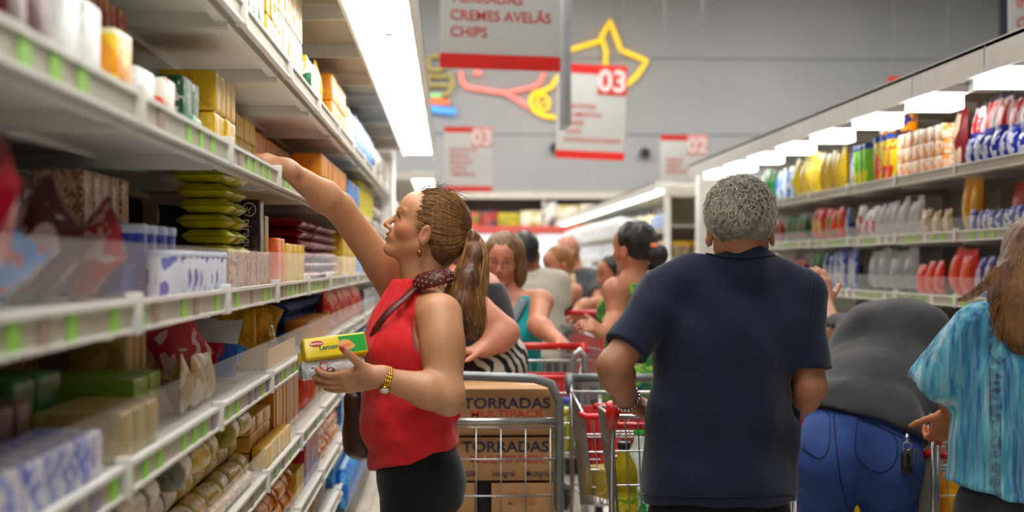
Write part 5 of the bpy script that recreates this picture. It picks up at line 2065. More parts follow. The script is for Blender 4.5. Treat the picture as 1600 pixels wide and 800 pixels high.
pcs = interp(pc, 16)
prs = np.interp(np.linspace(0, 6, 16), range(7), pr)
paths = []
for i in range(1100):
    a = rg.uniform(0, 2 * math.pi)
    rr_ = math.sqrt(rg.uniform(0.2, 1.0))
    ln = rg.uniform(0.72, 1.0)
    tt = np.linspace(0, ln, 14)
    c = np.stack([np.interp(tt * 15, range(16), pcs[:, k]) for k in range(3)], 1)
    r_ = np.interp(tt * 15, range(16), prs) * rr_ * (1.1 + 0.12 * np.sin(tt * 7 + a * 3))
    w_ = a + 0.5 * np.sin(tt * 3 + i)
    c[:, 0] += np.cos(w_) * r_
    c[:, 1] += np.sin(w_) * r_ * 0.8
    c[:, 0] += 0.004 * np.sin(tt * 9 + i * 0.7) * tt
    paths.append(c)
strands('pony_strands', paths, 0.0012, 0.0006, HA2, rw)
paths = []
for i in range(46):
    s0 = on_scalp(Hd, nrm(np.array((rg.uniform(-0.2, 0.9), rg.uniform(-0.6, 0.6), rg.uniform(0.6, 1)))), (0.101, 0.083, 0.093), (-0.02, 0, 0.022), 0.0)
    tt = np.linspace(0, 1, 9)[:, None]
    dr = nrm(s0 - Hd.C)
    tg = -Hd.f + rg.normal(size=3) * 0.45
    paths.append(s0 + tg * 0.06 * tt * rg.uniform(0.5, 1.4) + dr * 0.02 * np.sin(tt * 3.0) * rg.uniform(0.3, 1.2))
for i in range(36):
    a = rg.uniform(-0.6, 0.6)
    s0 = Hd.L(0.05 + rg.uniform(-0.004, 0.012), rg.uniform(-0.05, 0.06), 0.085 + rg.uniform(-0.015, 0.01))
    tt = np.linspace(0, 1, 9)[:, None]
    paths.append(s0 + (Hd.u * 0.022 - Hd.f * 0.05) * tt * rg.uniform(0.7, 1.5) + Hd.u * 0.013 * np.sin(tt * 3.1) + rg.normal(size=3) * 0.006 * tt)
strands('loose_hairs', paths, 0.0007, 0.0004, HA, rw)
# hair tie with beads
mb = MB()
tn = nrm(pc[1] - pc[0])
a1 = nrm(np.cross(tn, (0, 1, 0)))
a2 = np.cross(tn, a1)
mb.tube([tie + 0.016 * (math.cos(a * 0.6283) * a1 + math.sin(a * 0.6283) * a2) - np.array(rw.location[:]) for a in range(10)], 0.006, 6, closed=True)
mb.build('hair_tie', BLACKP, rw)
mb = MB()
for i in range(9):
    a = i * 0.7
    c = tie + 0.022 * (math.cos(a) * a1 + math.sin(a) * a2) - np.array(rw.location[:])
    mb.lathe([(0.0005, -0.004), (0.0035, -0.002), (0.004, 0), (0.0035, 0.002), (0.0005, 0.004)], c, 8)
mb.build('silver_bead', plain('silver', '#d0d0d4', 0.2, 1.0), rw)
# earring
GOLD = plain('gold', '#d8a83a', 0.22, 1.0, var=0.1, vs=60)
er = P(655, 398, 4.365) - np.array(rw.location[:])
er = Hd.L(0.008, 0.093, -0.062) - np.array(rw.location[:])
mb = MB()
mb.tube([er, er + vec(0, 0, -0.012)], 0.0012, 5)
mb.lathe([(0.001, -0.011), (0.006, -0.008), (0.0085, 0), (0.006, 0.008), (0.001, 0.011)], er + vec(0, 0, -0.022), 10)
mb.build('earring', plain('amber_bead', '#8a4a12', 0.2, 0.5), rw)
# watch
wd = nrm(wrN - elN)
wc = wrN - wd * 0.03
s1 = nrm(np.cross(wd, (0, 0, 1)))
s2 = np.cross(s1, wd)
mb = MB()
for j in range(20):
    a0, a1_ = 2 * math.pi * j / 20, 2 * math.pi * (j + 0.78) / 20
    for off in (-0.006, 0.0, 0.006):
        mb.tube([wc + wd * off + 0.0335 * (math.cos(a) * s1 + 1.0 * math.sin(a) * s2) - np.array(rw.location[:]) for a in (a0, (a0 + a1_) / 2, a1_)], 0.0034, 6)
mb.build('watch_bracelet', GOLD, rw)
mb = MB()
wf = wc + (-s2 * 0.5 * 0 - s1 * 0) - np.array(rw.location[:])
fd = nrm(s2 * -0.75 + s1 * (-1 if s1[1] > 0 else 1) * 0.66)
c1 = wf + fd * 0.034
mb.tube([c1, c1 + fd * 0.007], 0.0145, 16)
mb.build('watch_case', GOLD, rw)
mb = MB()
mb.tube([c1 + fd * 0.0068, c1 + fd * 0.0078], 0.0118, 16)
mb.build('watch_dial', plain('watch_dial_white', '#e8e4d8', 0.2), rw)

# shoulder bag: studded strap, narrow strap, brown body
MAR = plain('maroon_leather', '#5c1c1c', 0.45, var=0.12, vs=30, bmp=0.2)
bagt = empty('shoulder_bag', P(556, 700, 4.60), 'maroon leather shoulder bag with a studded strap, worn by the woman in red', 'bag')
bl = np.array(bagt.location[:])


def ribbon(mb, pts, wid, nrms, th=0.004, mi=0):
    pts = np.asarray(pts)
    m = len(pts)
    V = []
    for i in range(m):
        t = pts[min(i + 1, m - 1)] - pts[max(i - 1, 0)]
        t = nrm(t)
        n_ = nrm(nrms[i])
        w_ = nrm(np.cross(t, n_)) * wid[i] / 2
        V += [pts[i] + w_ + n_ * th / 2, pts[i] - w_ + n_ * th / 2, pts[i] - w_ - n_ * th / 2, pts[i] + w_ - n_ * th / 2]
    F = []
    for i in range(m - 1):
        for k in range(4):
            k2 = (k + 1) % 4
            F.append((i * 4 + k, (i + 1) * 4 + k, (i + 1) * 4 + k2, i * 4 + k2))
    F.append((0, 1, 2, 3))
    F.append(tuple((m - 1) * 4 + k for k in (3, 2, 1, 0)))
    mb.add(V, F, mi, True)


sp = interp([P(646, 448, 4.375), P(660, 440, 4.355), P(680, 434, 4.345), P(698, 431, 4.355), P(708, 442, 4.39), P(712, 465, 4.43)], 16)
sn = [nrm((-0.25, -1, 0.45)) for _ in range(9)] + [nrm((0.1 * i, -0.9, 0.5)) for i in range(7)]
mb = MB()
ribbon(mb, sp - bl, [0.03, 0.042] + [0.05] * 10 + [0.045] * 4, sn, 0.007)
mb.build('wide_strap', MAR, bagt)
mb = MB()
for i in range(1, 13):
    t = nrm(sp[min(i + 1, 15)] - sp[i - 1])
    w_ = nrm(np.cross(t, sn[i]))
    for j in (-1, 0, 1) if i % 2 else (-0.5, 0.5):
        c = sp[i] + w_ * 0.0165 * j + sn[i] * 0.0045 - bl
        mb.tube([c - sn[i] * 0.001, c + sn[i] * 0.0018, c + sn[i] * 0.0032], [0.0034, 0.0026, 0.0006], 8)
mb.build('strap_stud', plain('stud_metal', '#c0b8b0', 0.2, 1.0), bagt)
ns = interp([P(648, 449, 4.362), P(632, 466, 4.328), P(614, 481, 4.305), P(599, 497, 4.30), P(584, 520, 4.32), P(571, 560, 4.38), P(562, 600, 4.46), P(558, 640, 4.53), P(558, 668, 4.57)], 26)
mb = MB()
ribbon(mb, ns - bl, [0.022] * 26, [nrm((-0.45 - 0.02 * i, -0.9, 0.2)) for i in range(26)], 0.004)
mb.build('narrow_strap', MAR, bagt)
bo = [U(rbox(P(563, 658, 4.58) , (0.045, 0.09, 0.1), 0.03), 0.01), U(ell(P(570, 680, 4.58), (0.06, 0.085, 0.075)), 0.03)]
sdf_obj('bag_body', bo, 0.006, plain('brown_leather', '#3c1c18', 0.35, var=0.15, vs=20, bmp=0.3), bagt, lambda p: vnoise(p * 40) * 0.003)

# packs in her hand
dirp = nrm(P(566, 546, 4.14) - P(486, 556, 4.20))
YB = [plain('pack_yellow', '#e8c80e', 0.25, var=0.05), plain('pack_green', '#1f9a34', 0.3), plain('pack_logo_red', '#cc2a24', 0.3), plain('pack_white', '#eef0ea', 0.3), plain('cracker_tan', '#d89a48', 0.5), plain('pack_orange', '#e06a1c', 0.4)]


def oriented(t, ax, up):
    ax = nrm(ax)
    y_ = nrm(np.cross(up, ax))
    z_ = np.cross(ax, y_)
    t.rotation_euler = Matrix((ax, y_, z_)).transposed().to_euler()


hb = empty('biscuit_box', (P(474, 550, 4.225) + P(568, 540, 4.275)) / 2, 'yellow and green lemon biscuit pack, upper one in the red-top woman\'s hand', 'biscuit pack')
oriented(hb, P(568, 540, 4.275) - P(474, 551, 4.225), (0.0, 0.42, 1))
mb = MB()
mb.box((-0.088, -0.03, -0.03), (0.088, 0.026, 0.03), 0, bev=0.005)
mb.build('carton', YB[0], hb)
fmb = MB()
fmb.add([(0.028, -0.0308, -0.024), (0.085, -0.0308, -0.024), (0.085, -0.0308, 0.024), (0.01, -0.0308, 0.024), (0.016, -0.0308, 0.0)], [(0, 1, 2, 3, 4)])
fmb.add([(0.01, -0.026, 0.0306), (0.085, -0.026, 0.0306), (0.085, 0.022, 0.0306), (0.03, 0.022, 0.0306)], [(0, 1, 2, 3)])
fmb.build('green_print', YB[1], hb)
mb = MB()
for (cx, cz, rx, rz_) in ((-0.052, 0.010, 0.019, 0.0085),):
    n = 18
    mb.add([(cx + rx * math.cos(2 * math.pi * i / n) ** 1, -0.0312, cz + rz_ * math.sin(2 * math.pi * i / n)) for i in range(n)], [tuple(range(n))])
mb.build('logo_patch', YB[2], hb)
link('logo_lettering', text_mesh('Bauducco', 0.0085, YB[3], 0.0002, 0.0003, 'CENTER', 'logo_lettering'), hb, (-0.052, -0.0316, 0.0075), (math.pi / 2, 0, 0))
link('lettering', text_mesh('Lemon', 0.019, plain('pack_blue_green', '#1d6f6a', 0.3), 0.0004, 0.0003, 'CENTER'), hb, (-0.02, -0.0316, -0.009), (math.pi / 2, 0, 0))
mb = MB()
for (cx, cz, s_) in ((0.026, 0.003, 1.0), (0.036, -0.006, 0.9)):
    n = 14
    mb.add([(cx + 0.021 * s_ * math.cos(2 * math.pi * i / n) * (1 - 0.15 * (i % 2)), -0.0314 - 0.0006 * (s_ < 1), cz + 0.011 * s_ * math.sin(2 * math.pi * i / n)) for i in range(n)], [tuple(range(n))])
mb.build('cracker_print', YB[4], hb)
mb = MB()
mb.add([(0.012, -0.0322, -0.004), (0.03, -0.0322, -0.008), (0.05, -0.0322, -0.002), (0.032, -0.0322, 0.001)], [(0, 1, 2, 3)])
mb.build('filling_print', YB[5], hb)
hr = empty('biscuit_roll', (P(474, 579, 4.235) + P(564, 569, 4.255)) / 2, 'silver and white biscuit roll, lower pack in the red-top woman\'s hand', 'biscuit pack')
oriented(hr, P(566, 568, 4.27) - P(474, 579, 4.225), (0, 0, 1))
mb = m_roll(0.027, 0.178)
mb.v = [(p[1], -p[0], p[2] - 0.027) for p in mb.v]
mb.build('wrapper', [wrap('heldroll', '#c9ccd0', '#dfe2e4', '#2c2c30', 5, 0.5, 0.64, rough=0.22, crinkle=0.7), plain('foil_end', '#b9bcc0', 0.25, 0.6)], hr)
mb = MB()
for (cx, mi_) in ((-0.028, 0), (0.066, 0)):
    n = 14
    mb.add([(cx + 0.013 * math.cos(2 * math.pi * i / n), -0.0275 * math.cos(0.013 / 0.027 * math.sin(2 * math.pi * i / n) + 0.35), 0.0275 * math.sin(0.013 / 0.027 * math.sin(2 * math.pi * i / n) + 0.35)) for i in range(n)], [tuple(range(n))], 0, True)
mb.build('round_print', plain('print_coral', '#d2503c', 0.4), hr)
mb = MB()
n = 12
mb.add([(-0.01 + 0.012 * math.cos(2 * math.pi * i / n), -0.0273 * math.cos(0.4 * math.sin(2 * math.pi * i / n) - 0.25), 0.0273 * math.sin(0.4 * math.sin(2 * math.pi * i / n) - 0.25)) for i in range(n)], [tuple(range(n))], 0, True)
mb.build('cookie_print', plain('print_brown', '#7a3c20', 0.5), hr)
hy = empty('biscuit_box', P(472, 566, 4.33), 'dark yellow pack end, behind the two packs in the woman\'s hand', 'biscuit pack')
oriented(hy, P(560, 560, 4.22) - P(474, 572, 4.26), (0.1, 0.5, 1))
MB().box((-0.008, -0.018, -0.026), (0.13, 0.02, 0.022), bev=0.004).build('carton', plain('pack_mustard', '#b8920e', 0.3), hy)

# =================================================================== 2. man in the navy T-shirt
Zm = 4.1
nm_ = empty('person', (P(1130, 760, Zm)[0], Zm, 0), 'grey-haired man in navy T-shirt seen from behind, pushing a trolley', 'person')
Hm = head_for(1156, 349, 4.08, (0.05, 0.97, -0.22), (0, 0.25, 1), 1.03)
pel, chest, neck = P(1124, 745, 4.13), P(1142, 540, 4.13), P(1156, 405, 4.08)
shL, shR = P(1040, 460, 4.1), P(1252, 466, 4.1)
elL, wrL = P(958, 572, 4.02), P(980, 624, 4.24)
elR, wrR = P(1266, 605, 4.06), P(1228, 650, 4.3)
SKM = skin_mat('tan_man', '#9a684a', 0.55)
ops = torso(pel, chest, neck, shL, shR, (0, 1, 0), (0.17, 0.165, 0.18), (0.12, 0.13, 0.13), sr=0.045)
ops += Hm.ops(False, True)
ops += [U(cap(P(1156, 430, 4.09), Hm.L(-0.025, 0, -0.05), 0.064, 0.061), 0.025)]
ops += arm(shL, elL, wrL, (0.048, 0.042, 0.041, 0.03)) + arm(shR, elR, wrR, (0.048, 0.042, 0.041, 0.03))
hl, tL = hand(wrL, (0.75, 0.3, -0.35), (-0.25, 0.35, -0.85), (-0.2, 0.9, 0), curl=(35, 55, 40), sc=1.05, thumb=(0.6, 0.6, 0.5))
ops += hl
hr2, tR = hand(wrR, (-0.35, 0.8, -0.4), (0, 0.3, -1), (-0.6, 0.6, 0), curl=(40, 60, 40), sc=1.05)
ops += hr2
sdf_obj('body', ops, 0.0055, SKM, nm_, tint=Hm.tint(ch=(1.05, 0.8, 0.72)))
Hm.eyes(nm_)
NAVY = cloth_mat('navy', '#141c33', 0.85, var=0.12)


def navy_disp(p):
    z = p[..., 2]
    x = p[..., 0] - P(1140, 500, 4.1)[0]
    dg = np.sin((x * 1.0 + z * 0.55) * 34 + 2 * vnoise(p * 5)) * 0.0055 * np.clip((z - 0.75) / 0.3, 0, 1)
    dg2 = np.sin((-x + z * 0.6) * 30 + 2.4 * vnoise(p * 6 + 5)) * 0.005 * np.clip((x + 0.05) / 0.2, 0, 1)
    vt = vnoise(p * np.array((11, 11, 2.2)) + 9) * 0.013 * np.clip((1.35 - z) / 0.4, 0, 1)
    tot = dg + dg2 + vt
    for e in (slL, slR):
        tot = tot * (1 - 0.92 * np.exp(-((p - e) ** 2).sum(-1) / 0.11 ** 2))
    return tot + vnoise(p * 26) * 0.0012


tsh = torso(pel, chest, neck, shL, shR, (0, 1, 0), (0.175, 0.17, 0.19), (0.13, 0.135, 0.14), inf=0.014, sr=0.045)
tsh += [U(ecap(P(1140, 520, 4.12), P(1124, 770, 4.13), 0.198, 0.207, (0, 1, 0), 0.68), 0.05)]
slL = shL + (elL - shL) * 0.74
slR = shR + (elR - shR) * 0.80
tsh += [U(cap(P(1150, 404, 4.09), P(1052, 436, 4.1), 0.052, 0.048), 0.05), U(cap(P(1162, 404, 4.09), P(1252, 440, 4.1), 0.052, 0.048), 0.05)]
tsh += [U(cap(shL, slL + (elL - shL) * 0.15, 0.072, 0.061), 0.035), U(cap(shR, slR + (elR - shR) * 0.15, 0.068, 0.059), 0.035)]
vL, vR = nrm(elL - shL), nrm(elR - shR)
# sleeve ends cut square across each arm, with a hollow round the arm
tsh2 = tsh + [S(hcut(slL + vec(-0.012, 0, 0), vL, 0.088), 0.002), S(hcut(slR + vec(0.012, 0, 0), vR, 0.072), 0.002),
              S(cap(slL + vL * 0.03, slL + vL * 0.1, 0.047, 0.05), 0.003), S(cap(slR + vR * 0.03, slR + vR * 0.1, 0.046, 0.05), 0.003),
              I(plane(P(1124, 782, 4.13), (0, 0, -1))), U(cap(P(1156, 425, 4.08), P(1156, 382, 4.07), 0.086, 0.076), 0.03), I(plane(P(1156, 388, 4.01), nrm((0, 0.25, 1))))]
sdf_obj('t_shirt', tsh2, 0.0055, NAVY, nm_, navy_disp)
ts_ob = [o for o in bpy.data.objects if o.name.startswith('t_shirt') and o.parent == nm_][0]
SEAMN = cloth_mat('navy_seam', '#0b1122', 0.9)
seam(ts_ob, [(1098, 396), (1118, 399), (1156, 403), (1192, 400), (1212, 397)], 0.0028, SEAMN, 'collar_seam', 24)
seam(ts_ob, [(1012, 428), (1020, 460), (1022, 500), (1012, 540)], 0.0018, SEAMN, 'shoulder_seam', 20)
seam(ts_ob, [(1272, 436), (1266, 470), (1262, 510), (1258, 545)], 0.0018, SEAMN, 'shoulder_seam', 20)
seam(ts_ob, [(1005, 772), (1060, 776), (1124, 777), (1190, 775), (1240, 771)], 0.0018, SEAMN, 'hem_seam', 30)
DKT = cloth_mat('charcoal_trousers', '#15161a', 0.9)
tr = [U(ell(P(1124, 800, 4.13), (0.185, 0.125, 0.14)), 0.04)]
hp = (P(1070, 830, 4.13), P(1178, 830, 4.13))
kn = (vec(hp[0][0] - 0.01, 4.12, 0.5), vec(hp[1][0] + 0.01, 4.2, 0.5))
an = (vec(hp[0][0] - 0.02, 4.05, 0.09), vec(hp[1][0] + 0.02, 4.12, 0.09))
tr += legs_ops(None, hp, kn, an, (0.105, 0.075, 0.06)) + [I(plane(P(1124, 765, 4.13), (0, 0, 1)))]
sdf_obj('trousers', tr, 0.009, DKT, nm_, lambda p: vnoise(p * np.array((16, 16, 26))) * 0.004)
for a in an:
    shoe(a, 0, BLACKP, nm_, 1.1)
# curly grey hair
GH = hair_mat('grey', '#2c2a27', '#7d776c', 0.5, (90, 90, 90))
GH2 = hair_mat('silver', '#55514a', '#d2cabb', 0.45, (70, 70, 70))
hc = [U(ell(Hm.L(-0.016, 0, 0.026), np.array((0.098, 0.08, 0.09)) * 1.03, Hm.R), 0.01), U(ell(Hm.L(-0.05, 0, -0.02), np.array((0.06, 0.068, 0.07)) * 1.03, Hm.R), 0.025),
      I(plane(Hm.L(0.05, 0, 0.05), Hm.f - Hm.u * 0.5), 0.01), I(plane(Hm.L(-0.05, 0, -0.062), -Hm.u - Hm.f * 0.1), 0.012)]
for g in (1, -1):
    hc.append(S(ell(Hm.L(0.012, g * 0.084, -0.03), (0.032, 0.026, 0.036), Hm.R), 0.008))
sdf_obj('hair', hc, 0.0045, GH, nm_, lambda p: vnoise(p * 60) * 0.006 + vnoise(p * 130) * 0.003)
paths = []
while len(paths) < 1900:
    a = nrm(rg.normal(size=3))
    q = a * np.array((0.1, 0.083, 0.093)) + np.array((-0.016, 0, 0.026))
    if q[2] < -0.05 or (q[0] - 0.05) - (q[2] - 0.05) * 0.5 > 0 or (q[2] < 0.0 and q[0] > -0.02):
        continue
    s0 = on_scalp(Hm, a, (0.099, 0.082, 0.092), (-0.016, 0, 0.026), 0.0)
    nn_ = nrm(s0 - Hm.C)
    dn = nrm(-Hm.u * 0.9 + Hm.w * (0.5 * np.sign(a[1]) + rg.normal() * 0.8) - Hm.f * 0.3 + rg.normal(size=3) * 0.35)
    dn = nrm(dn - nn_ * (dn @ nn_))
    sd = np.cross(nn_, dn)
    ln = rg.uniform(0.02, 0.034)
    cr = rg.uniform(0.0025, 0.006)
    ph = rg.uniform(0, 6)
    tt = np.linspace(0, 1, 10)
    fr = rg.uniform(3.0, 6.5)
    paths.append(s0 + dn * (tt * ln)[:, None] + sd * (cr * np.sin(fr * tt + ph))[:, None] + nn_ * (0.001 + 0.004 * np.sin(tt * 3.0) * rg.uniform(0.4, 1.3))[:, None])
strands('hair_curls', paths, 0.0017, 0.0007, GH2, nm_)
# metal bracelet
wd = nrm(wrL - elL)
wc = wrL - wd * 0.012
s1 = nrm(np.cross(wd, (0, 0, 1)))
s2 = np.cross(s1, wd)
mb = MB()
for j in range(22):
    a0 = 2 * math.pi * j / 22
    a1_ = 2 * math.pi * (j + 0.8) / 22
    for off in (-0.005, 0.005):
        mb.tube([wc + wd * off + 0.036 * (math.cos(a) * s1 + math.sin(a) * s2) - np.array(nm_.location[:]) for a in (a0, (a0 + a1_) / 2, a1_)], 0.0042, 6)
mb.build('bracelet', plain('silver', '#d0d0d4', 0.2, 1.0), nm_)

# =================================================================== 3. bending man in charcoal T-shirt
bm_ = empty('person', (P(1345, 760, 4.8)[0], 4.8, 0), 'man in charcoal T-shirt and blue jeans bending forward over a trolley', 'person')
pel, chest = P(1345, 672, 4.78), P(1392, 560, 5.08)
neck = P(1425, 540, 5.3)
shL, shR = P(1345, 515, 5.28), P(1462, 575, 5.2)
elL, wrL = P(1300, 524, 5.5), P(1288, 474, 5.72)
elR, wrR = P(1468, 640, 5.3), P(1470, 690, 5.45)
SKB = skin_mat('pink_man', '#a8755a', 0.5)
Hb = head_for(1440, 560, 5.42, (0.15, 0.75, -0.65), (0.1, 0.7, 0.7), 1.0)
ops = torso(pel, chest, neck, shL, shR, (0.1, 0.35, -0.9), (0.15, 0.15, 0.16), (0.1, 0.1, 0.11)) + Hb.ops(False, False)
ops += [U(cap(neck, Hb.L(-0.02, 0, -0.05), 0.06, 0.058), 0.03)] + arm(shL, elL, wrL, (0.055, 0.047, 0.042, 0.03)) + arm(shR, elR, wrR, (0.055, 0.047, 0.042, 0.03))
hl, _t = hand(wrL, (-0.05, 0.3, 1), (-0.3, 1, -0.2), (1, 0, 0), curl=(25, 35, 25), sc=1.05)
ops += hl
hl, _t = hand(wrR, (0, 0.5, -0.8), (0, 1, 0.4), (-1, 0, 0), curl=(30, 40, 30), sc=1.05)
ops += hl
sdf_obj('body', ops, 0.008, SKB, bm_, tint=ones_tint)
CH = cloth_mat('charcoal_tee', '#37373a', 0.9, var=0.1)


def ch_disp(p):
    q = p - P(1430, 640, 4.9)
    r = np.sqrt((q * q).sum(-1))
    fold = np.sin(r * 75 + 3 * vnoise(p * 8)) * 0.009 * np.exp(-(r / 0.17) ** 2)
    return fold + vnoise(p * np.array((9, 9, 12))) * 0.012 + vnoise(p * 14 + 4) * 0.004 + vnoise(p * 30) * 0.0012


ts = torso(pel, chest, neck, shL, shR, (0.1, 0.35, -0.9), (0.185, 0.19, 0.195), (0.13, 0.14, 0.145), inf=0.014, k=0.1)
ts += [U(ell(P(1345, 655, 4.8), (0.195, 0.145, 0.13)), 0.05), U(ell(P(1400, 505, 5.12), (0.17, 0.16, 0.09)), 0.06), U(cap(P(1350, 610, 4.9), P(1430, 655, 4.86), 0.12, 0.09), 0.05), U(cap(P(1455, 590, 5.1), P(1440, 640, 4.9), 0.11, 0.075), 0.05)]
s2l = shL + (elL - shL) * 0.62
ts += [U(cap(shL, s2l, 0.068, 0.07), 0.04), U(cap(shR, shR + (elR - shR) * 0.6, 0.07, 0.075), 0.04), S(cap(s2l + nrm(elL - shL) * 0.1, elL + nrm(elL - shL) * 0.1, 0.085, 0.1), 0.004), S(cap(s2l - nrm(elL - shL) * .05, elL, 0.056, 0.06), 0.004),
       I(plane(P(1345, 650, 4.66), nrm((-0.34, -0.2, -1)))), S(ell(Hb.C, 0.11), 0.01)]
sdf_obj('t_shirt', ts, 0.0065, CH, bm_, ch_disp)
m, nt, b = newmat('denim_blue')
v = coords(nt)
f = noise(nt, v, 5, 4, 0.6)
g = noise(nt, coords(nt, 'Object', (900, 900, 120)), 1.0, 2)
col = ramp(nt, f, [(0.3, srgb('#112a62')), (0.7, srgb('#1f4288'))])
nt.links.new(mixrgb(nt, 0.3, col, ramp(nt, g, [(0.4, srgb('#0c1e48')), (0.6, srgb('#3c64a8'))])), b.inputs['Base Color'])
b.inputs['Roughness'].default_value = 0.85
DEN = m
hp = (P(1292, 740, 4.78), P(1388, 745, 4.78))
jn = [U(ell(P(1342, 690, 4.78), (0.2, 0.145, 0.15)), 0.04), U(ell(P(1292, 725, 4.72), (0.105, 0.12, 0.13)), 0.04), U(ell(P(1390, 730, 4.72), (0.105, 0.12, 0.13)), 0.04)]
kn = (vec(hp[0][0] - 0.01, 4.8, 0.5), vec(hp[1][0] + 0.01, 4.8, 0.5))
an = (vec(hp[0][0] - 0.02, 4.76, 0.09), vec(hp[1][0] + 0.03, 4.76, 0.09))
jn += legs_ops(None, hp, kn, an, (0.098, 0.075, 0.06)) + [I(plane(P(1342, 615, 4.66), nrm((0.3, 0.2, 1))))]
sdf_obj('jeans', jn, 0.007, DEN, bm_, lambda p: vnoise(p * np.array((14, 14, 24))) * 0.005 + 0.0)
jo = bpy.data.objects[[o.name for o in bpy.data.objects if o.name.startswith('jeans') and o.parent == bm_][0]]
STI = plain('denim_seam', '#0c1a44', 0.8)
seam(jo, [(1304, 618), (1303, 650), (1306, 690), (1312, 740), (1322, 790)], 0.0025, STI, n=24)
seam(jo, [(1250, 660), (1275, 640), (1296, 650), (1294, 700), (1280, 716), (1254, 700)], 0.0018, STI, 'pocket_seam', 30)
seam(jo, [(1340, 655), (1396, 680), (1398, 722), (1372, 738), (1338, 712), (1340, 655)], 0.0018, STI, 'pocket_seam', 36)
seam(jo, [(1250, 632), (1300, 640), (1350, 655), (1410, 684)], 0.0018, STI, 'waist_seam', 24)
BL0 = np.array(bm_.location[:])
for a in an:
    shoe(a, 0, BLACKP, bm_, 1.1)
# bunch of keys clipped to the belt
kt = empty('key_bunch', P(1418, 682, 4.6), 'bunch of keys hanging at the hip of the bending man', 'keys')
kl = np.array(kt.location[:])
mb = MB()
mb.tube([P(1417, 678, 4.6) - kl, P(1417, 692, 4.595) - kl], 0.006, 8)
mb.tube([P(1417 + 6 * math.cos(a * 0.63), 697 + 7 * math.sin(a * 0.63), 4.595) - kl for a in range(10)], 0.0018, 6, closed=True)
mb.build('clip', plain('silver', '#d0d0d4', 0.2, 1.0), kt)
MB().box((-0.02, -0.012, -0.115), (0.014, 0.006, -0.045), bev=0.006).build('leather_fob', BLACKP, kt)
for i, dx in enumerate((-0.012, 0.006, 0.02)):
    mb = MB()
    mb.box((dx - 0.005, -0.016 - 0.003 * i, -0.055), (dx + 0.005, -0.013 - 0.003 * i, -0.035), bev=0.001)
    mb.box((dx - 0.0025, -0.016 - 0.003 * i, -0.09), (dx + 0.0025, -0.014 - 0.003 * i, -0.055))
    for j in range(3):
        mb.box((dx + 0.0025, -0.016 - 0.003 * i, -0.086 + j * 0.008), (dx + 0.005, -0.014 - 0.003 * i, -0.083 + j * 0.008))
    mb.build('key', plain('brass_dark', '#8a7a5a', 0.35, 0.9), kt)

# =================================================================== 4. woman in the turquoise tie-dye blouse
tw = empty('person', (P(1592, 760, 4.2)[0], 4.2, 0), 'long-haired woman in a turquoise striped blouse at the right edge', 'person')
Ht = head_for(1624, 402, 4.22, (-0.35, 0.93, -0.1), (0, 0.1, 1), 0.98)
pel, chest, neck = P(1592, 780, 4.22), P(1598, 600, 4.22), P(1605, 470, 4.22)
shL, shR = P(1520, 515, 4.2), P(1700, 505, 4.2)
elL, wrL = P(1482, 600, 4.28), P(1486, 645, 4.5)
elR, wrR = P(1745, 640, 4.25), P(1700, 680, 4.5)
SKT = skin_mat('tan_two', '#a8663f', 0.5)
ops = torso(pel, chest, neck, shL, shR, (-0.1, 1, 0), (0.15, 0.14, 0.155), (0.1, 0.1, 0.11)) + Ht.ops(True, True)
ops += [U(cap(neck, Ht.L(-0.02, 0, -0.05), 0.052, 0.05), 0.03)] + arm(shL, elL, wrL, (0.048, 0.041, 0.038, 0.026)) + arm(shR, elR, wrR, (0.048, 0.041, 0.038, 0.026))
hl, _t = hand(wrL, (-0.15, 0.3, -0.6), (-0.2, 0.8, -0.3), (-1, 0.2, 0), curl=(40, 60, 40), sc=0.95)
ops += hl
sdf_obj('body', ops, 0.006, SKT, tw, tint=Ht.tint())
Ht.eyes(tw)
m, nt, b = newmat('tie_dye_turquoise')
v1 = coords(nt, 'Object', (26, 26, 1.3))
v2 = coords(nt, 'Object', (15, 15, 0.9))
v3 = coords(nt, 'Object', (40, 40, 55))
v4 = coords(nt, 'Object', (70, 70, 5))
n1 = noise(nt, v1, 1.0, 3, 0.6, 0.6)
n2 = noise(nt, v2, 1.0, 2, 0.5, 0.5)
col = ramp(nt, n1, [(0.34, srgb('#1c4a80')), (0.43, srgb('#23749a')), (0.5, srgb('#3390a8')), (0.57, srgb('#5aa8b8')), (0.63, srgb('#a4b4c0'))])
blk = ramp(nt, n2, [(0.585, (0, 0, 0)), (0.61, (1, 1, 1))])
n3 = noise(nt, v3, 1.0, 2)
blkc = ramp(nt, n3, [(0.45, srgb('#1c2c3c')), (0.62, srgb('#4a8aa0'))])
col = mixrgb(nt, blk, col, blkc)
n4 = noise(nt, v4, 1.0, 2)
col = mixrgb(nt, 0.35, col, ramp(nt, n4, [(0.4, srgb('#1f5c90')), (0.6, srgb('#88b8c4'))]))
nt.links.new(col, b.inputs['Base Color'])
b.inputs['Roughness'].default_value = 0.85
TD = m


def tw_disp(p):
    return vnoise(p * np.array((16, 16, 3))) * 0.009 + vnoise(p * np.array((34, 34, 10))) * 0.002


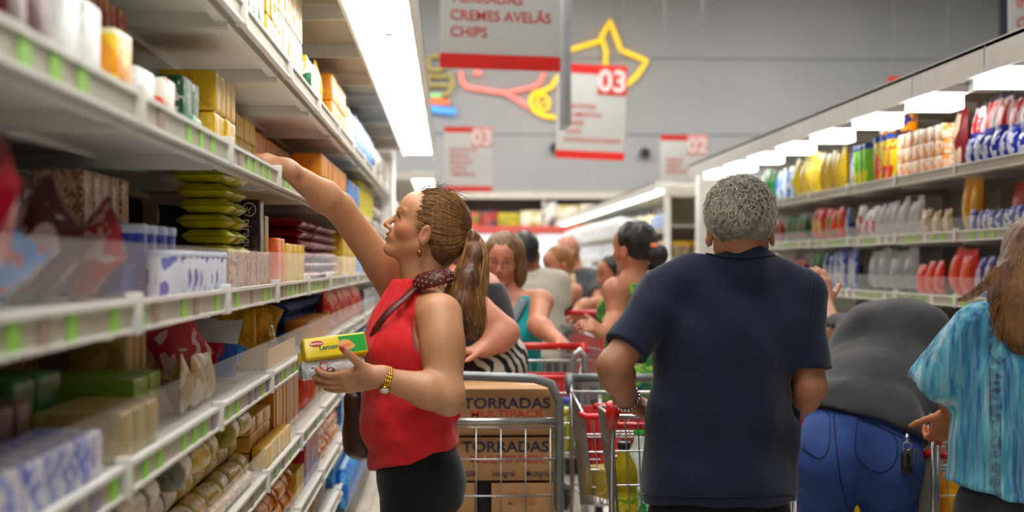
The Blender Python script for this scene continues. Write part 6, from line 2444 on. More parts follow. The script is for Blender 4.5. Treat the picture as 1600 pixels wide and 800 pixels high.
ts = torso(pel, chest, neck, shL, shR, (-0.1, 1, 0), (0.19, 0.17, 0.165), (0.13, 0.13, 0.12), inf=0.012, sr=0.042)
ts += [U(ecap(P(1600, 590, 4.22), P(1588, 790, 4.22), 0.178, 0.2, (0, 1, 0), 0.7), 0.05)]
s3 = P(1470, 585, 4.24)
ts += [U(cap(shL, s3 + nrm(s3 - shL) * 0.03, 0.062, 0.074), 0.035), U(cap(shR, shR + (elR - shR) * 0.7, 0.06, 0.075), 0.035), I(plane(P(1545, 768, 4.22), nrm((-0.28, 0, -1)))),
       S(cap(s3 + nrm(s3 - shL) * 0.075, s3 + nrm(s3 - shL) * 0.25, 0.075, 0.11), 0.004), S(cap(s3 - nrm(s3 - shL) * 0.05, s3 + nrm(s3 - shL) * 0.2, 0.05, 0.062), 0.004), S(cap(neck, Ht.L(-0.02, 0, -0.04), 0.06, 0.062), 0.01), I(plane(P(1605, 462, 4.2), (0, 0, 1)))]
sdf_obj('blouse', ts, 0.006, TD, tw, tw_disp)
GJ = cloth_mat('grey_denim', '#30343c', 0.9, var=0.25)
hp = (P(1540, 850, 4.22), P(1640, 850, 4.22))
jn = [U(ell(P(1592, 800, 4.22), (0.182, 0.132, 0.15)), 0.04)]
an = (vec(hp[0][0], 4.2, 0.09), vec(hp[1][0], 4.2, 0.09))
jn += legs_ops(None, hp, (vec(hp[0][0], 4.24, 0.5), vec(hp[1][0], 4.24, 0.5)), an, (0.1, 0.07, 0.055)) + [I(plane(P(1590, 735, 4.22), (0, 0, 1)))]
sdf_obj('jeans', jn, 0.009, GJ, tw, lambda p: vnoise(p * 18) * 0.003)
for a in an:
    shoe(a, 0, BLACKP, tw)
HB = hair_mat('brown_long', '#2c1a10', '#70492a', 0.55, (50, 50, 4))
HB2 = hair_mat('brown_long_light', '#452a18', '#946a40', 0.5, (50, 50, 4))
hc = [U(ell(Ht.L(-0.014, 0, 0.02), np.array((0.102, 0.09, 0.096)), Ht.R), 0.01), U(ecap(Ht.L(-0.01, 0, -0.0), P(1606, 470, 4.18), 0.1, 0.1, (0, 1, 0), 0.95), 0.06), U(ecap(P(1606, 450, 4.17), P(1600, 530, 4.11), 0.092, 0.05, (0, 1, 0), 0.7), 0.06),
      S(ell(Ht.L(0.12, 0, -0.05), (0.09, 0.066, 0.12), Ht.R), 0.02)]
twh = sdf_obj('hair', hc, 0.0055, HB, tw, lambda p: vnoise(p * np.array((90, 90, 7))) * 0.003 + vnoise(p * np.array((30, 30, 3))) * 0.003)
offv = Vector(tw.location)
bvh_t = BVHTree.FromPolygons([v.co + offv for v in twh.data.vertices], [p.vertices[:] for p in twh.data.polygons])
crown = Ht.L(-0.02, 0, 0.1)
paths = []
tries = 0
while len(paths) < 1500 and tries < 9000:
    tries += 1
    x1 = rg.uniform(-1, 1)
    top_ = crown + vec(x1 * 0.05, 0, -0.01 * rg.rand())
    midp = Ht.C + vec(x1 * 0.098, 0, -0.03)
    lowp = vec(P(1604, 480, 4.15)[0] + x1 * 0.1 + rg.normal() * 0.006, 0, P(1604, 478, 4.15)[2])
    endp = vec(P(1600, 500, 4.1)[0] + x1 * 0.075 + rg.normal() * 0.008, 0, P(1600, 525, 4.1)[2] - 0.04 * rg.rand() + 0.03 * abs(x1))
    sk_ = rg.rand()
    ln = interp([top_, midp, lowp, endp], 14) if sk_ < 0.6 else interp([midp + vec(0, 0, 0.05 * rg.rand()), (midp + lowp) / 2, lowp, endp], 14)
    ok = True
    last = None
    for q in ln:
        h_, n_, _i, _d = bvh_t.ray_cast(Vector((q[0], 3.6, q[2])), Vector((0, 1, 0)))
        if h_ is None:
            if last is None:
                ok = False
                break
            q[1] = last
        else:
            q[1] = h_.y - 0.0015 - 0.003 * rg.rand()
            last = q[1]
    if ok:
        paths.append(ln)
for i in range(40):
    a0 = P(1548 - rg.uniform(0, 10), 440 + rg.uniform(-10, 10), 4.12)
    paths.append(interp([a0 + vec(0.03, 0, 0.03), a0, P(1530 - rg.uniform(0, 14), 455 + rg.uniform(-6, 8), 4.1), P(1505 - rg.uniform(-5, 12), 466 + rg.uniform(-3, 6), 4.1)], 14))
strands('hair_strands', paths, 0.0014, 0.0007, HB2, tw)


# =================================================================== figures further back
def figure(label, Hf, facing, top_mat, bot_mat, skin, arms, pel=None, chest=None, neck=None, shw=0.18, w=(0.165, 0.15, 0.16), d=(0.12, 0.12, 0.12), top='tank', bottom='trousers', res=0.009, hair=None, hairf=None, bust=True, tdisp=None, asc=1.0, sleeve=0.55):
    f = nrm((facing[0], facing[1], 0))
    lf = np.cross((0, 0, 1), f)
    C = Hf.C
    if neck is None:
        neck = C + vec(0, 0, -0.15) - f * 0.03
    if chest is None:
        chest = C + vec(0, 0, -0.36) - f * 0.02
    if pel is None:
        pel = C + vec(0, 0, -0.68) - f * 0.02
    base = empty('person', (pel[0], pel[1], 0), label, 'person')
    shc = np.array(neck) + vec(0, 0, -0.06)
    sL, sR = shc + lf * shw, shc - lf * shw
    ops = torso(pel, chest, neck, sL, sR, f, w, d, sr=0.042) + Hf.ops(bust, res < 0.0085)
    ops += [U(cap(neck, Hf.L(-0.02, 0, -0.05), 0.054, 0.052), 0.03)]
    for side, sh in (('L', sL), ('R', sR)):
        el, wr, hd, pn = arms[side]
        ops += arm(sh, el, wr, tuple(x * asc for x in (0.05, 0.044, 0.04, 0.027)))
        hh, _x = hand(wr, hd, pn, (0, 0, 1) if abs(hd[2]) < 0.7 else f, curl=(35, 45, 35))
        ops += hh
    sdf_obj('body', ops, res, skin, base, tint=Hf.tint())
    if res < 0.0085:
        Hf.eyes(base)
    tp = torso(pel, chest, neck, sL, sR, f, tuple(x + 0.004 for x in w), tuple(x + 0.004 for x in d), inf=0.012, sr=0.042)
    if bust and top != 'shirt':
        tp += [U(ell(chest + f * 0.07 + lf * 0.065 * g, 0.075), 0.04) for g in (1, -1)]
    if top == 'tank':
        for sh in (sL, sR):
            tp.append(S(ell(sh + nrm(sh - shc) * 0.03, (0.09, 0.09, 0.12)), 0.01))
        tp.append(S(ell(np.array(neck) + f * 0.06 + vec(0, 0, -0.02), (0.085, 0.085, 0.1)), 0.01))
        tp.append(I(plane(np.array(neck) + vec(0, 0, -0.03), (0, 0, 1))))
    else:
        for sh, side in ((sL, 'L'), (sR, 'R')):
            el = np.array(arms[side][0])
            e = sh + (el - sh) * sleeve
            v_ = nrm(el - sh)
            tp += [U(cap(sh, e, 0.062, 0.068), 0.035), S(cap(e + v_ * 0.09, e + v_ * 0.2, 0.08, 0.1), 0.004)]
        tp += [S(cap(neck, Hf.L(-0.02, 0, -0.03), 0.058, 0.06), 0.008), I(plane(np.array(neck) + vec(0, 0, 0.03), (0, 0, 1)))]
    tp.append(I(plane(np.array(pel) + vec(0, 0, 0.05 if bottom == 'skirt' else -0.06), (0, 0, -1))))
    sdf_obj('dress' if bottom == 'dress' else 'top', tp, res, top_mat, base, tdisp or (lambda p: vnoise(p * np.array((13, 13, 5))) * 0.006))
    hips = (pel + lf * 0.08 + vec(0, 0, -0.08), pel - lf * 0.08 + vec(0, 0, -0.08))
    kn = tuple(vec(h_[0], h_[1], 0.48) + f * 0.02 for h_ in hips)
    an = tuple(vec(h_[0], h_[1], 0.09) - f * 0.03 for h_ in hips)
    if bottom in ('skirt', 'dress'):
        sk = [U(ell(np.array(pel) + vec(0, 0, -0.02), (0.19, 0.18, 0.15)), 0.04), U(ecap(np.array(pel) + vec(0, 0, -0.1), vec(pel[0], pel[1], 0.55), 0.18, 0.22, f, 0.85), 0.05), I(plane(vec(0, 0, 0.5), (0, 0, -1))), I(plane(np.array(pel) + vec(0, 0, 0.07), (0, 0, 1)))]
        sdf_obj('skirt', sk, res, bot_mat, base, lambda p: vnoise(p * np.array((16, 16, 2.5))) * 0.012)
        lg = legs_ops(None, (kn[0] + vec(0, 0, 0.1), kn[1] + vec(0, 0, 0.1)), kn, an, (0.06, 0.055, 0.038))
        sdf_obj('lower_legs', lg, 0.012, skin, base, tint=ones_tint)
    else:
        lg = [U(ell(np.array(pel) + vec(0, 0, -0.04), (0.175, 0.14, 0.14)), 0.04)] + legs_ops(None, hips, kn, an, (0.095, 0.07, 0.055)) + [I(plane(np.array(pel) + vec(0, 0, 0.04), (0, 0, 1)))]
        sdf_obj('trousers', lg, 0.011, bot_mat, base)
    for a in an:
        shoe(a, math.atan2(-f[0], f[1]), BLACKP, base)
    if hair:
        hops, hm_ = hair
        sdf_obj('hair', hops, max(0.006, res * 0.8), hm_, base, hairf or (lambda p: vnoise(p * np.array((70, 70, 14))) * 0.004))
    return base


def cap_hair(H, s=1.0, extra=(), cut=0.5, px_=0.05, low=-0.07):
    return [U(ell(H.L(-0.016, 0, 0.024), np.array((0.1, 0.084, 0.092)) * s, H.R), 0.01), U(ell(H.L(-0.05, 0, -0.02), np.array((0.062, 0.07, 0.075)) * s, H.R), 0.025),
            I(plane(H.L(px_, 0, 0.05), H.f - H.u * cut), 0.01), I(plane(H.L(0, 0, low), -H.u), 0.01)] + list(extra)


# 5. woman with glasses, turquoise tank
Hg = head_for(787, 403, 7.3, (-0.22, -0.95, -0.22), (0, -0.2, 1), 1.04)
pk = skin_mat('rosy', '#c08468', 0.5)
el, wr = P(840, 508, 7.1), P(872, 532, 6.95)
hg = [U(ell(Hg.L(-0.016, 0, 0.03), (0.108, 0.096, 0.094), Hg.R), 0.01), U(ell(Hg.L(-0.02, 0.075, -0.06), (0.06, 0.034, 0.085), Hg.R), 0.03), U(ell(Hg.L(-0.02, -0.075, -0.06), (0.06, 0.034, 0.085), Hg.R), 0.03), U(ell(Hg.L(-0.06, 0, -0.05), (0.06, 0.085, 0.1), Hg.R), 0.03),
      S(ell(Hg.L(0.1, 0.0, -0.035), (0.085, 0.058, 0.1), Hg.R), 0.015)]
TQ = cloth_mat('turquoise', '#17a2a6', 0.8)
gw = figure('woman with glasses and brown hair in a turquoise tank top, facing the camera', Hg, (-0.3, -0.95), TQ, cloth_mat('grey_trousers', '#4a4a4c'), pk,
            {'L': (el, wr, (0.6, -0.5, -0.3), (0, -0.3, -1)), 'R': (P(742, 500, 7.2), P(748, 555, 7.0), (0.3, -0.8, -0.3), (0, -0.3, -1))}, res=0.0075, hair=(hg, hair_mat('brown_mid', '#3c2415', '#7d5a3a', 0.5, (40, 40, 10))),
            w=(0.18, 0.17, 0.175), d=(0.14, 0.14, 0.13), shw=0.175, asc=1.05)
gl0 = np.array(gw.location[:])
mb = MB()
for g in (1, -1):
    mb.tube([Hg.L(0.106, g * 0.033 + 0.021 * math.cos(a * 0.5236), -0.006 + 0.015 * math.sin(a * 0.5236)) - gl0 for a in range(12)], 0.0016, 5, closed=True)
    mb.tube([Hg.L(0.104, g * 0.054, -0.002) - gl0, Hg.L(0.0, g * 0.08, -0.01) - gl0], 0.0015, 5)
mb.tube([Hg.L(0.108, 0.012, -0.003) - gl0, Hg.L(0.111, 0, 0.0) - gl0, Hg.L(0.108, -0.012, -0.003) - gl0], 0.0016, 5)
mb.build('glasses', BLACKP, gw)
fgl = nrm((-0.3, -0.95, 0))
lace = []
cN = Hg.C + vec(0, 0, -0.15)
for g in (1, -1):
    lf_ = np.cross((0, 0, 1), fgl)
    lace.append(interp([cN + lf_ * 0.11 * g + fgl * 0.05 + vec(0, 0, -0.04), cN + lf_ * 0.08 * g + fgl * 0.115 + vec(0, 0, -0.13), cN + lf_ * 0.035 * g + fgl * 0.155 + vec(0, 0, -0.22)], 8))
mb = MB()
for l_ in lace:
    ribbon(mb, l_ - gl0, [0.045] * 8, [fgl + vec(0, 0, 0.3)] * 8, 0.004)
mb.build('grey_lace', plain('lace_grey', '#6f7f84', 0.8, var=0.2, vs=80), gw)

# 6. person in black tank and zebra skirt
Hz = head_for(712, 396, 6.22, (-0.8, 0.5, -0.2), (0, 0, 1), 0.98)
m, nt, b = newmat('zebra_print')
wv = N(nt, 'ShaderNodeTexWave', wave_type='BANDS', bands_direction='DIAGONAL')
wv.inputs['Scale'].default_value = 8.0
wv.inputs['Distortion'].default_value = 7.0
wv.inputs['Detail'].default_value = 2.0
wv.inputs['Detail Scale'].default_value = 1.3
nt.links.new(coords(nt), wv.inputs[0])
nt.links.new(ramp(nt, wv.outputs['Fac'], [(0.46, srgb('#1c1c20')), (0.52, srgb('#c9c8c2'))]), b.inputs['Base Color'])
b.inputs['Roughness'].default_value = 0.85
ZB = m
pl_ = P(752, 556, 6.17)
figure('person in a dark tank top and zebra print skirt behind the woman in red', Hz, (-0.9, 0.35), cloth_mat('dark_grey_tank', '#26262a'), ZB, skin_mat('pale_pink', '#cc8f78', 0.5),
            {'L': (P(788, 520, 6.02), P(756, 545, 5.97), (-0.9, -0.1, -0.1), (0, 0, -1)), 'R': (P(716, 505, 6.36), P(696, 545, 6.3), (-1, 0, 0), (0, 0, -1))}, pel=pl_, chest=P(734, 478, 6.17), neck=P(734, 431, 6.17),
            shw=0.16, bottom='skirt', w=(0.18, 0.17, 0.165), d=(0.155, 0.14, 0.14), hair=(cap_hair(Hz, 1.02), hair_mat('brown_mid', '#3c2415', '#7d5a3a')), asc=1.32, res=0.008)

# 7. man in cream shirt seen from behind
Hc_ = head_for(820, 392, 9.0, (0.1, 0.98, -0.1), (0, 0, 1), 1.0)
figure('dark-haired man in a cream short-sleeved shirt seen from behind', Hc_, (0.15, 1.0), cloth_mat('cream_shirt', '#b8b1a2', var=0.05), cloth_mat('grey_trousers', '#4a4a4c'), skin_mat('brown', '#83502f', 0.5),
       {'L': (P(800, 490, 9.1), P(800, 530, 9.2), (0, 0.3, -1), (0, 1, 0)), 'R': (P(874, 480, 9.0), P(868, 520, 9.1), (0, 0.3, -1), (0, 1, 0))}, chest=P(838, 468, 9.0), pel=P(842, 555, 9.0), neck=P(832, 424, 9.0), top='shirt', bust=False, shw=0.165,
       w=(0.15, 0.165, 0.17), hair=(cap_hair(Hc_, 1.03), hair_mat('black', '#0a0a0b', '#2a2826', 0.35)), sleeve=0.7)

# 8. ginger-haired person in profile
Ho = head_for(872, 410, 10.3, (-0.9, -0.35, -0.3), (-0.2, 0, 1), 1.05)
figure('auburn-haired shopper in profile behind the cream shirt, looking down', Ho, (-0.9, -0.4), cloth_mat('dark_dress', '#2a2a30'), cloth_mat('dark_dress', '#2a2a30'), skin_mat('rosy', '#c08468'),
       {'L': (P(856, 480, 10.1), P(848, 520, 10.0), (-0.5, 0, -1), (0, 1, 0)), 'R': (P(884, 480, 10.5), P(868, 520, 10.5), (-0.5, 0, -1), (0, 1, 0))}, chest=P(880, 482, 10.35), pel=P(882, 560, 10.4), neck=P(880, 442, 10.32), shw=0.15,
       hair=(cap_hair(Ho, 1.0, [U(ell(Ho.L(-0.1, 0, 0.02), 0.04), 0.02)]), hair_mat('ginger', '#5c3418', '#a8703c', 0.45)))

# 9. balding man in grey shirt with tan strap
Hk = head_for(887, 392, 11.4, (-0.45, -0.85, -0.3), (0, 0, 1), 1.05)
bk = figure('balding man in a grey shirt with a tan strap, far down the aisle', Hk, (-0.4, -0.9), cloth_mat('mid_grey_shirt', '#55585c'), cloth_mat('grey_trousers', '#4a4a4c'), skin_mat('rosy', '#c08468'),
            {'L': (P(935, 468, 11.2), P(925, 500, 11.0), (-0.3, -0.5, -1), (0, 1, 0)), 'R': (P(872, 468, 11.3), P(880, 500, 11.0), (-0.3, -0.5, -1), (0, 1, 0))}, chest=P(908, 462, 11.4), pel=P(906, 535, 11.4), neck=P(902, 422, 11.4), top='shirt', bust=False, shw=0.175,
            hair=([U(ell(Hk.L(-0.03, 0, -0.01), (0.085, 0.083, 0.06), Hk.R), 0.01), I(plane(Hk.L(0, 0, 0.03), Hk.u), 0.01), I(plane(Hk.L(0.02, 0, 0), Hk.f), 0.01)], hair_mat('grey', '#3f3c38', '#9d978b', 0.5, (90, 90, 90))))
mb = MB()
kl_ = np.array(bk.location[:])
ribbon(mb, np.array([P(893, 428, 11.2), P(895, 445, 11.14), P(898, 465, 11.12), P(900, 490, 11.2)]) - kl_, [0.05] * 4, [vec(-0.2, -1, 0)] * 4, 0.006)
mb.build('tan_strap', plain('tan_canvas', '#b39a6a', 0.8), bk)

# 10. short person in black tank
Hs = head_for(957, 426, 9.6, (-0.9, -0.3, -0.15), (0, 0, 1), 0.98)
figure('dark-haired shopper in a black tank leaning on a far red trolley handle', Hs, (-0.95, -0.2), cloth_mat('black_tank', '#101012'), cloth_mat('dark_dress', '#2a2a30'), skin_mat('rosy2', '#b87a58'),
       {'L': (P(915, 478, 9.3), P(897, 492, 9.2), (-1, 0, -0.1), (0, 0, -1)), 'R': (P(925, 482, 9.8), P(905, 495, 9.6), (-1, 0, -0.1), (0, 0, -1))}, chest=P(962, 485, 9.6), pel=P(968, 565, 9.6), neck=P(960, 455, 9.6), shw=0.15,
       hair=(cap_hair(Hs, 1.03, low=-0.05), hair_mat('black', '#0a0a0b', '#2a2826')), w=(0.15, 0.14, 0.15))

# 11. woman with bun in green print dress
Hu = head_for(990, 384, 7.2, (-0.75, 0.62, -0.1), (0, 0, 1), 1.03)
m, nt, b = newmat('green_floral_print')
v = coords(nt)
n1 = noise(nt, v, 16, 3, 0.6, 1.0)
vz = N(nt, 'ShaderNodeTexVoronoi')
vz.inputs['Scale'].default_value = 22
nt.links.new(v, vz.inputs[0])
col = ramp(nt, n1, [(0.3, srgb('#14306a')), (0.42, srgb('#1f5a2c')), (0.52, srgb('#3f8a34')), (0.62, srgb('#a0b02c')), (0.75, srgb('#4a7a8a'))])
nt.links.new(col, b.inputs['Base Color'])
b.inputs['Roughness'].default_value = 0.85
GF = m
bun = [U(ell(Hu.L(-0.125, 0.0, -0.055), (0.05, 0.045, 0.055), Hu.R), 0.015)]
buw = figure('woman with a black bun and orange hair tie in a green print dress', Hu, (-0.75, 0.65), GF, GF, skin_mat('tan_three', '#b88062'),
             {'L': (P(962, 500, 7.05), P(945, 522, 6.95), (-0.5, -0.3, 0.3), (-1, 0, 0)), 'R': (P(1030, 500, 7.3), P(1010, 540, 7.4), (-0.5, 0.5, 0), (0, 0, -1))}, chest=P(990, 490, 7.2), pel=P(998, 590, 7.2), neck=P(990, 433, 7.2), shw=0.155, bottom='dress', res=0.0078,
             hair=(cap_hair(Hu, 1.06, bun, cut=0.3, px_=0.045), hair_mat('black', '#0a0a0b', '#2a2826')))
ul = np.array(buw.location[:])
mb = MB()
cc = Hu.L(-0.115, 0, -0.012)
mb.tube([cc + 0.027 * (math.cos(a * 0.5236) * Hu.w + math.sin(a * 0.5236) * nrm(Hu.f * 0.8 + Hu.u * 0.4)) * (1 + 0.12 * (a % 2)) - ul for a in range(12)], 0.013, 8, closed=True)
mb.build('scrunchie', plain('scrunchie_orange', '#f07a3c', 0.8), buw)
# ------------------------------------------------------------------ trolleys
def trolley(loc, rz, label, child_seat=True, rim_red=True, L=0.85, W=0.52, group=None, hz=1.02, wires=True, hred=True, seat_mat=None, depth=0.42, rimz=0.96):
    """origin on the floor under the handle; the trolley runs along +y"""
    t = empty('shopping_trolley', loc, label, 'trolley', group, rz)
    h = W / 2
    # handle with end caps
    mb = MB()
    mb.tube([(-h - 0.01, 0, hz), (h + 0.01, 0, hz)], 0.0165, 12)
    mb.build('handle', REDP if hred else GREYT, t)
    for s_ in (-1, 1):
        mb = MB()
        mb.tube([(s_ * (h + 0.005), -0.006, hz + 0.012), (s_ * (h + 0.005), 0.01, hz - 0.02), (s_ * (h + 0.005), 0.03, hz - 0.06)], [0.02, 0.02, 0.014], 12)
        mb.build('handle_end', REDP if hred else GREYT, t)
    mb = MB()
    r = 0.0085
    for s_ in (-1, 1):
        x = s_ * h
        mb.tube([(x, 0.02, hz - 0.02), (x, 0.07, hz - 0.12), (x, 0.09, 0.6), (x, 0.1, 0.3)], r, 8)
        mb.tube([(x, 0.1, 0.3), (x * 0.98, 0.1, 0.16), (x * 0.9, L, 0.14)], r, 8)
        mb.tube([(x, 0.1, 0.45), (x * 0.8, L * 0.8, 0.5)], r * 0.8, 8)
    mb.tube([(-h * 0.9, L, 0.14), (h * 0.9, L, 0.14)], r, 8)
    mb.build('frame', STEEL, t)
    # basket rim
    mb = MB()
    z1, z0 = rimz, rimz - depth
    rim = [(-h, 0.07, z1), (h, 0.07, z1), (h * 0.88, L, z1 - 0.04), (-h * 0.88, L, z1 - 0.04)]
    mb.tube(rim, 0.0065, 8, closed=True)
    mb.build('rim', STEEL, t)
    if rim_red:
        mb = MB()
        mb.tube([(-h * 0.88 - 0.01, L - 0.03, z1 - 0.035), (-h * 0.86, L + 0.015, z1 - 0.04), (h * 0.86, L + 0.015, z1 - 0.04), (h * 0.88 + 0.01, L - 0.03, z1 - 0.035)], 0.012, 8)
        mb.build('red_bumper', REDP, t)
        mb = MB()
        mb.tube([(-h * 0.9, L - 0.05, 0.3), (-h * 0.86, L + 0.02, 0.3), (h * 0.86, L + 0.02, 0.3), (h * 0.9, L - 0.05, 0.3)], 0.013, 8)
        mb.build('red_bumper', REDP, t)
    # wires
    mb = MB()
    n = 14
    bot = [(-h * 0.86, 0.12, z0), (h * 0.86, 0.12, z0), (h * 0.72, L - 0.1, z0 + 0.06), (-h * 0.72, L - 0.1, z0 + 0.06)]
    for a in range(4):
        b2 = (a + 1) % 4
        m_ = n + 6 if a in (1, 3) else n
        for i in range(m_ + 1):
            u = i / m_
            p = [rim[a][k] * (1 - u) + rim[b2][k] * u for k in range(3)]
            q = [bot[a][k] * (1 - u) + bot[b2][k] * u for k in range(3)]
            mb.tube([p, q], 0.0022, 4, caps=False)
        for zf in (0.2, 0.4, 0.6, 0.8, 1.0):
            p = [rim[a][k] * (1 - zf) + bot[a][k] * zf for k in range(3)]
            q = [rim[b2][k] * (1 - zf) + bot[b2][k] * zf for k in range(3)]
            mb.tube([p, q], 0.003, 4, caps=False)
    for i in range(1, n):
        u = i / n
        mb.tube([[bot[0][k] * (1 - u) + bot[1][k] * u for k in range(3)], [bot[3][k] * (1 - u) + bot[2][k] * u for k in range(3)]], 0.0022, 4, caps=False)
    for i in range(1, 9):
        u = i / 9
        mb.tube([[bot[0][k] * (1 - u) + bot[3][k] * u for k in range(3)], [bot[1][k] * (1 - u) + bot[2][k] * u for k in range(3)]], 0.0022, 4, caps=False)
    o = mb.build('wire_basket', STEEL, t)
    o['kind'] = 'stuff'
    if child_seat:
        MB().box((-h * 0.8, 0.075, z0 + 0.12), (h * 0.8, 0.083, z1 - 0.05), bev=0.003).build('child_seat_flap', seat_mat or REDP, t)
    for (x, y) in ((-h * 0.95, 0.12), (h * 0.95, 0.12), (-h * 0.85, L - 0.06), (h * 0.85, L - 0.06)):
        w_ = MB().lathe([(0.02, -0.014), (0.058, -0.014), (0.062, -0.008), (0.062, 0.008), (0.058, 0.014), (0.02, 0.014)], (x, y, 0.062), 16, 0, 'x')
        wo = w_.build('castor_wheel', BLACKP, t)
        MB().box((x - 0.022, y - 0.012, 0.06), (x - 0.018, y + 0.02, 0.15)).box((x + 0.018, y - 0.012, 0.06), (x + 0.022, y + 0.02, 0.15)).box((x - 0.022, y - 0.012, 0.13), (x + 0.022, y + 0.03, 0.15)).build('castor_fork', GREYT, wo)
    return t


# the navy man's trolley
hl_ = P(955, 640, 4.33)
mt = trolley((hl_[0] + 0.27, 4.33, 0), 0.0, 'steel trolley with red handle in front of the man in navy', child_seat=False, hz=hl_[2] + 0.005, L=0.8, rimz=0.98, depth=0.5)
mtl = np.array(mt.location[:])
mb = MB()
a = P(1010, 663, 4.5)
mb.tube([P(952, 665, 4.42) - mtl, P(1040, 667, 4.42) - mtl], 0.011, 10)
mb.build('red_seat_bar', REDP, mt)


def bottle(px, py_bot, Y, r, hpx, label, body, capc, labc, liquid):
    c = P(px, py_bot, Y)
    top = P(px, py_bot - hpx, Y)
    h = top[2] - c[2]
    t = empty('bottle', c, label, 'bottle')
    prof = [(r * 0.7, 0), (r * 0.95, 0.006), (r, 0.02), (r * 0.96, h * 0.12), (r, h * 0.18), (r, h * 0.42), (r * 0.93, h * 0.46), (r * 0.93, h * 0.5), (r, h * 0.54), (r * 0.98, h * 0.66), (r * 0.8, h * 0.76), (r * 0.45, h * 0.86), (r * 0.4, h * 0.93)]
    MB().lathe(prof, n=24).build('bottle_body', body, t)
    MB().lathe([(r * 0.46, h * 0.925), (r * 0.48, h * 0.93), (r * 0.48, h * 0.99), (r * 0.4, h)], n=20).build('cap', capc, t)
    MB().lathe([(r * 1.01, h * 0.2), (r * 1.012, h * 0.21), (r * 1.012, h * 0.41), (r * 1.01, h * 0.42)], n=24).build('label_band', labc, t)
    return t


m, nt, b = newmat('cooking_oil_bottle')
b.inputs['Base Color'].default_value = (*srgb('#b8a81c'), 1)
b.inputs['Transmission Weight'].default_value = 0.6
b.inputs['Roughness'].default_value = 0.12
b.inputs['IOR'].default_value = 1.3
OIL = m
m, nt, b = newmat('clear_bottle')
b.inputs['Base Color'].default_value = (*srgb('#cfe0d6'), 1)
b.inputs['Alpha'].default_value = 0.55
b.inputs['Roughness'].default_value = 0.12
CLR = m
bottle(975, 835, 4.55, 0.041, 145, 'golden cooking oil bottle with dark cap in the navy man\'s trolley', OIL, plain('cap_dark_blue', '#101828', 0.4), wrap('oil_label', '#c8b82c', '#7c9a2c', '#e8e8d8', 3, 0.5, 0.62, crinkle=0), None)
bottle(1000, 830, 4.68, 0.042, 164, 'clear bottle with bright green cap beside the oil bottle', CLR, plain('cap_green', '#1fb43c', 0.4), wrap('water_label', '#9fc0a8', '#2c8a44', '#e8f0e8', 3, 0.5, 0.6, crinkle=0), None)

# trolley held by the woman with glasses
h1 = P(836, 541, 6.85)
ct = trolley((h1[0] - 0.02, 6.85, 0), math.pi - 0.06, 'steel trolley with a red handle held by the woman with glasses', hz=h1[2], L=0.55, W=0.46, rimz=h1[2] - 0.06)
mb = MB()
cl = P(905, 560, 6.7)
# grey hoop at the side of this trolley
hp_ = empty('trolley_hoop', (cl[0], cl[1], 0), 'grey tubular hoop standing between the two middle trolleys', 'trolley')
mb.tube([P(893, 640, 6.6) - vec(cl[0], cl[1], 0), P(893, 575, 6.6) - vec(cl[0], cl[1], 0), P(897, 555, 6.6) - vec(cl[0], cl[1], 0), P(906, 547, 6.6) - vec(cl[0], cl[1], 0), P(913, 556, 6.6) - vec(cl[0], cl[1], 0), P(916, 600, 6.6) - vec(cl[0], cl[1], 0), P(918, 720, 6.6) - vec(cl[0], cl[1], 0), vec(0.03, -0.1, 0.12)], 0.014, 10)
mb.build('hoop', STEEL, hp_)
MB().lathe([(0.02, -0.014), (0.06, -0.014), (0.062, 0.014), (0.02, 0.014)], (0.03, -0.1, 0.062), 16, 0, 'x').build('castor_wheel', BLACKP, hp_)
# shopping inside that trolley
gz = h1[2] - 0.42
for i, (dx, dy, key, desc, sc) in enumerate(((-0.15, -0.3, 'amber_box', 'yellow box', 0.9), (-0.03, -0.35, 'dark_jar', 'dark jar', 1.3), (0.06, -0.28, 'white_round_box', 'white tub', 1.0), (0.15, -0.4, 'green_tin', 'green canister', 0.9), (-0.12, -0.5, 'green_white_bag0', 'green bag', 0.8),
                                             (0.08, -0.5, 'yellow_tin', 'yellow tin', 1.6), (0.14, -0.2, 'white_bag0', 'white flour bag', 0.8), (-0.02, -0.62, 'red_yellow_bag1', 'red bag', 0.9))):
    place(key, ct.location.x + dx, 6.85 + dy * 0.6 - 0.05, gz, 0.3 * i, None, desc + ' standing in the trolley of the woman with glasses', None, None, sc)
# further trolley, red handle at right
h2 = P(925, 494, 9.0)
trolley((h2[0] + 0.05, 9.0, 0), math.pi + 0.15, 'steel trolley with red handle far down the aisle, under leaning arms', hz=h2[2] + 0.02, L=0.85, W=0.5, rimz=h2[2] - 0.05)
# a third one between, seen from its side with packs inside
h3 = P(925, 640, 5.9)
tt_ = trolley((P(905, 600, 6.25)[0] + 0.17, 5.9, 0), math.pi - 0.05, 'steel trolley with red bumper bars standing in the middle of the aisle', hz=0.98, L=0.6, W=0.46, rimz=0.93, hred=False)
for i, (dx, dy, key, desc, sc, zz_) in enumerate(((-0.1, -0.25, 'orange_bag0', 'orange and yellow bag', 1.0, 0.6), (0.02, -0.3, 'maroon_white_bag0', 'dark printed bag', 1.0, 0.6), (0.12, -0.32, 'silver_bag0', 'silver bag', 0.55, 0.62), (0.05, -0.45, 'brown_bag_box', 'dark brown box', 0.8, 0.6), (-0.12, -0.5, 'beige_pack', 'beige pack', 1.3, 0.6))):
    place(key, tt_.location.x + dx, 5.9 + dy, zz_, 0.5 * i, None, desc + ' lying in the middle aisle trolley', None, None, sc)

